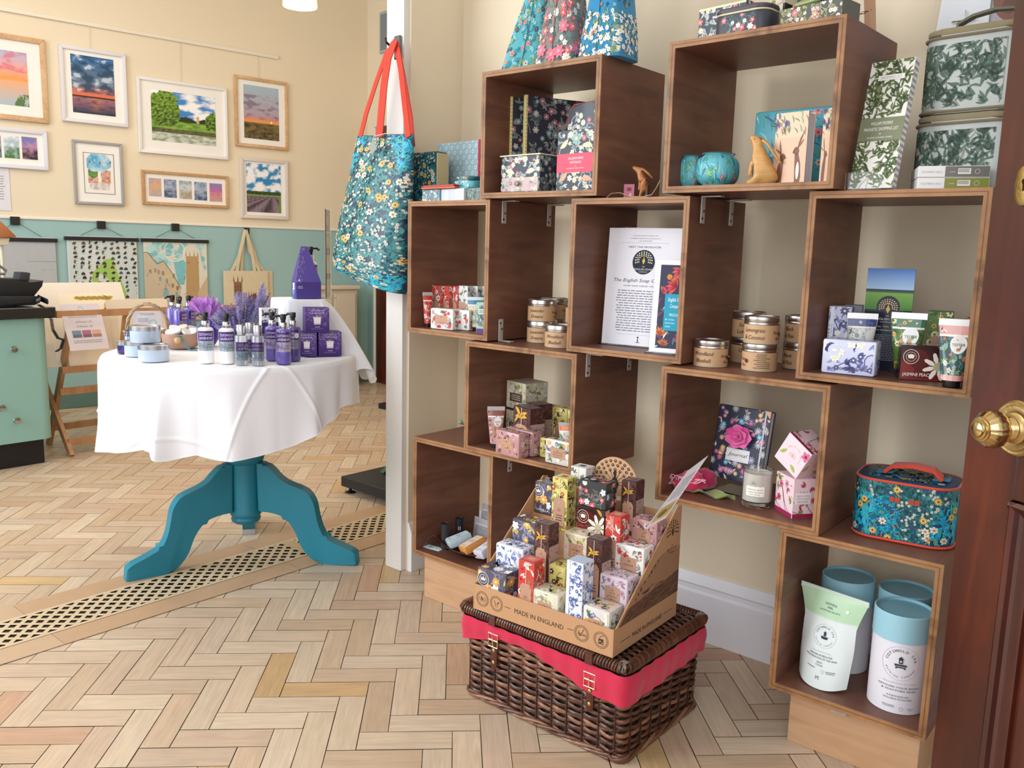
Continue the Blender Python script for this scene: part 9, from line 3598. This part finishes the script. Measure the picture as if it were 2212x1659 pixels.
def flowers(I):
 w_, h = I.w, I.h
 I.rect(w_ * .26, h * .1, w_ * .86, h * .86, '#efe3cc', 1)
 for k in range(40):
  I.disc(w_ * (.45 + .011 * k * .9), h * (.80 + .01 * math.sin(k)), w_ * .03, '#ecd27a', 2, 10, h * .02)
 for k in range(40):
  I.disc(w_ * (.78 + .02 * math.sin(k * .7)), h * (.80 - .016 * k), w_ * .03, '#ead080', 2, 10, h * .03)
 I.flower(w_ * .80, h * .72, w_ * .035, 8, '#b0506e', '#c98a6a', 4)
 I.flower(w_ * .76, h * .64, w_ * .045, 10, '#8f4a72', '#b86a7a', 4)
 I.line([(w_ * .80, h * .74), (w_ * .78, h * .82), (w_ * .74, h * .84)], .002, '#7a5a3a', 4)
ztop = zat(180, 610, W3(s1 - .30, n1 + .3, 0))
mounted('cream mounted print with yellow wreath and two plum flowers, at the rack back', -.11, zc * .62, -.33, ztop, -.03, .44, flowers)
mounted('cream mounted print in a clear sleeve, in front of the flower print', -.090, zc * .62, -.24, ztop - .13, -.06, .24, lambda I: I.rect(I.w * .2, I.h * .1, I.w * .8, I.h * .8, '#eee4d4', 1))
mounted('tall cream mounted print reaching the right end of the rack', -.100, zc * .62, -.17, zc + .05, .28, .62, lambda I: I.rect(I.w * .15, I.h * .1, I.w * .85, I.h * .85, '#ecdfc8', 1), '#e6d8c6')
mounted('front cream mounted print standing against the rack slats', -.062, zc * .62, -.12, zc - .02, .04, .27, None, '#e3d3c0')
# curled price list hanging over the top rail
P = W3(s1 + .064, n1 + .08, zc + .02)
b = MB('#dcd3d9')
Wp, Hp = .19, .225
def pp(u, v):
 x = -.04 * (1 - abs(v - .5)) + .05 * (1 - v) ** 2
 return (.012 + x * .6 + .02 * math.sin(PI * v), Wp * u + .03 * (1 - v), .035 - Hp * (1 - v) + .0)
b.M = Matrix.Identity(4)
b.grid(pp, 10, 16)
I = Ink(Wp, Hp, 3)
I.text('PRICE LIST', I.w * .5, I.h * .80, .016, '#9a929c', 2, fit=I.w * .42)
I.ring(I.w * .5, I.h * .90, .010, .013, '#a9cfcc', 2, 16)
I.greek(I.w * .12, I.w * .88, I.h * .74, I.h * .03, 2, '#b3abb6', 2, .1)
for q in range(2):
 I.text(['A4 Mounted - £18', 'A3 Mounted - £28'][q], I.w * .5, I.h * (.60 - .10 * q), .011, '#8a8490', 2, fit=I.w * .40)
for q, (x0, c) in enumerate(((.15, '#7f8fa4'), (.40, '#b0708a'), (.65, '#dba890'))):
 I.rect(I.w * x0, I.h * .28, I.w * (x0 + .22), I.h * .43, c, 2)
 I.rect(I.w * x0, I.h * .28, I.w * (x0 + .22), I.h * .34, mixc(c, '#3a4250', .5), 3)
I.greek(I.w * .12, I.w * .88, I.h * .2, I.h * .04, 2, '#a39cab', 2, .1)
b.ink(I, lambda x, y: (Vector(pp(x / I.w, y / I.h)), Vector((1, 0, 0))), .0006)
o = b.build('price_sheet', PAPER, None, W3(s1 + .035, n1 - .035, zc + .012), TH, smooth=60)
tag(o, 'curled white price list sheet taped over the top rail of the print rack', 'price list')
# ---- low beige sideboard against the far wall
C0 = at(772, 834, 0)
cu, ck = UV_.dot(C0), MV.dot(C0)
zt_ = zat(770, 617, C0)
t = thing('sideboard', 'low beige painted sideboard against the gallery wall, right of the raised cloth', 'sideboard', C0, FA)
b = MB('#c9bda8')
dp = KFAR - ck - .012
b.box(-.42, 0, 0, dp, 0, zt_ - .03, .002)
b.build('carcass', PAINT, t)
b = MB('#d3c8b4')
b.box(-.44, .02, -.02, dp, zt_ - .029, zt_, .006)
b.build('top', PAINT, t)
for q in range(2):
 b = MB('#cfc4b0')
 b.box(-.40 + .2 * q, -.22 + .2 * q, -.012, -.0005, .08, zt_ - .06, .003)
 b.build('door', PAINT, t)
# ---- black display stand base with green folded banner, behind the post
C0 = at(743, 1064, 0)
c_s, c_n = DV.dot(C0), NV.dot(C0)
t = thing('display_stand', 'black metal stand base with dark green folded panels, half hidden by the white post', 'display stand', W3(c_s, c_n, 0), TH)
b = MB('#1b1c20')
b.box(-.01, .60, -.01, .42, .030, .075, .004)
b.build('base', BLACKP, t)
for q, (x, y) in enumerate(((.02, .02), (.55, .02), (.02, .38))):
 b = MB('#15161a')
 b.lathe([(.022, 0), (.022, .006), (.008, .010), (.008, .030)], 18, c=(x, y, 0))
 b.build('foot', BLACKP, t)
b = MB('#2c3c30')
b.prism([(.07, .0755), (.62, .0755), (.62, .50), (.45, .42)], .16, .30, 'y', .003)
b.C('#4f6a48')
b.prism([(.06, .0755), (.085, .0755), (.455, .41), (.445, .43)], .155, .17, 'y')
b.C('#1f2a24')
b.prism([(.20, .12), (.60, .10), (.60, .26), (.30, .22)], .15, .1595, 'y')
b.build('folded_panel', OILCLOTH, t)
b = MB('#1b1c20')
P = at(817, 882, 0)
b.box(0, .4, 0, .10, 0, .035, .003)
tag(b.build('stand_foot', BLACKP, None, P, TH), 'end of a black metal stand foot on the floor further back beside the post', 'stand foot')
# ---- framed item on the side wall by the post
b = MB('#8f959a')
P1_, P2_ = None, None
k_ = UV_.dot(UM(3.606, 0, 0))
p_a, p_b = onp(822, 28, UV_, 3.600), onp(838, 112, UV_, 3.600)
t = thing('framed_print', 'narrow grey framed print on the side wall, just left of the white post', 'framed picture', UV_ * 3.604 + MV * MV.dot(p_a) + Vector((0, 0, p_b.z)), FA + PI / 2)
ww = .5
b = MB('#a9adb0')
hh = p_a.z - p_b.z
b.box(-ww, 0, 0.001, .015, 0, hh, .002)
b.build('frame', PAINT, t)
b = MB('#7d868d')
b.box(-ww + .02, -.02, .0155, .017, .02, hh - .02)
b.build('print', PAPER, t)
# ---- pendant lamp
r_ = ray(648, 8)
LP = CAMPOS + r_ * (3.6 / r_.dot(CF))
t = thing('pendant_lamp', 'small glowing glass pendant lamp hanging at the top of the photo', 'pendant lamp', LP)
b = MB('#fff0c8')
rl = .069
b.lathe([(rl, -.01), (rl + .002, -.012), (rl + .002, 0), (rl * .98, .05), (rl * .9, .10), (rl * .5, .13), (.02, .135)], 40, cap=False)
b.lathe([(rl - .002, -.010), (rl * .98 - .002, .05), (rl * .9 - .002, .098), (.02, .130)], 40, cap=False)
b.build('glass_shade', mat('amber_glass', .12, trans=.85, var=.05), t)
em = bpy.data.materials.new('lamp_glow')
em.use_nodes = True
p_ = em.node_tree.nodes['Principled BSDF']
p_.inputs['Emission Color'].default_value = (1.0, .78, .42, 1)
p_.inputs['Emission Strength'].default_value = 14
b = MB('#ffffff')
b.lathe([(.0005, .0), (.018, .006), (.030, .022), (.033, .040), (.026, .060), (.014, .080), (.013, .10)], 28)
b.build('bulb', em, t)
b = MB('#8a7a5a')
b.lathe([(.016, .095), (.018, .10), (.018, .14), (.006, .15)], 20)
b.tube([(0, 0, .145), (0, 0, ZC - LP.z)], .003, 6)
b.build('cord', OLDBRASS, t)
pl_ = bpy.data.lights.new('pendant_light', 'POINT')
pl_.energy = 9
pl_.color = (1.0, .76, .46)
pl_.shadow_soft_size = .05
po = bpy.data.objects.new('pendant_light', pl_)
COL.objects.link(po)
po.location = LP + Vector((0, 0, -.03))
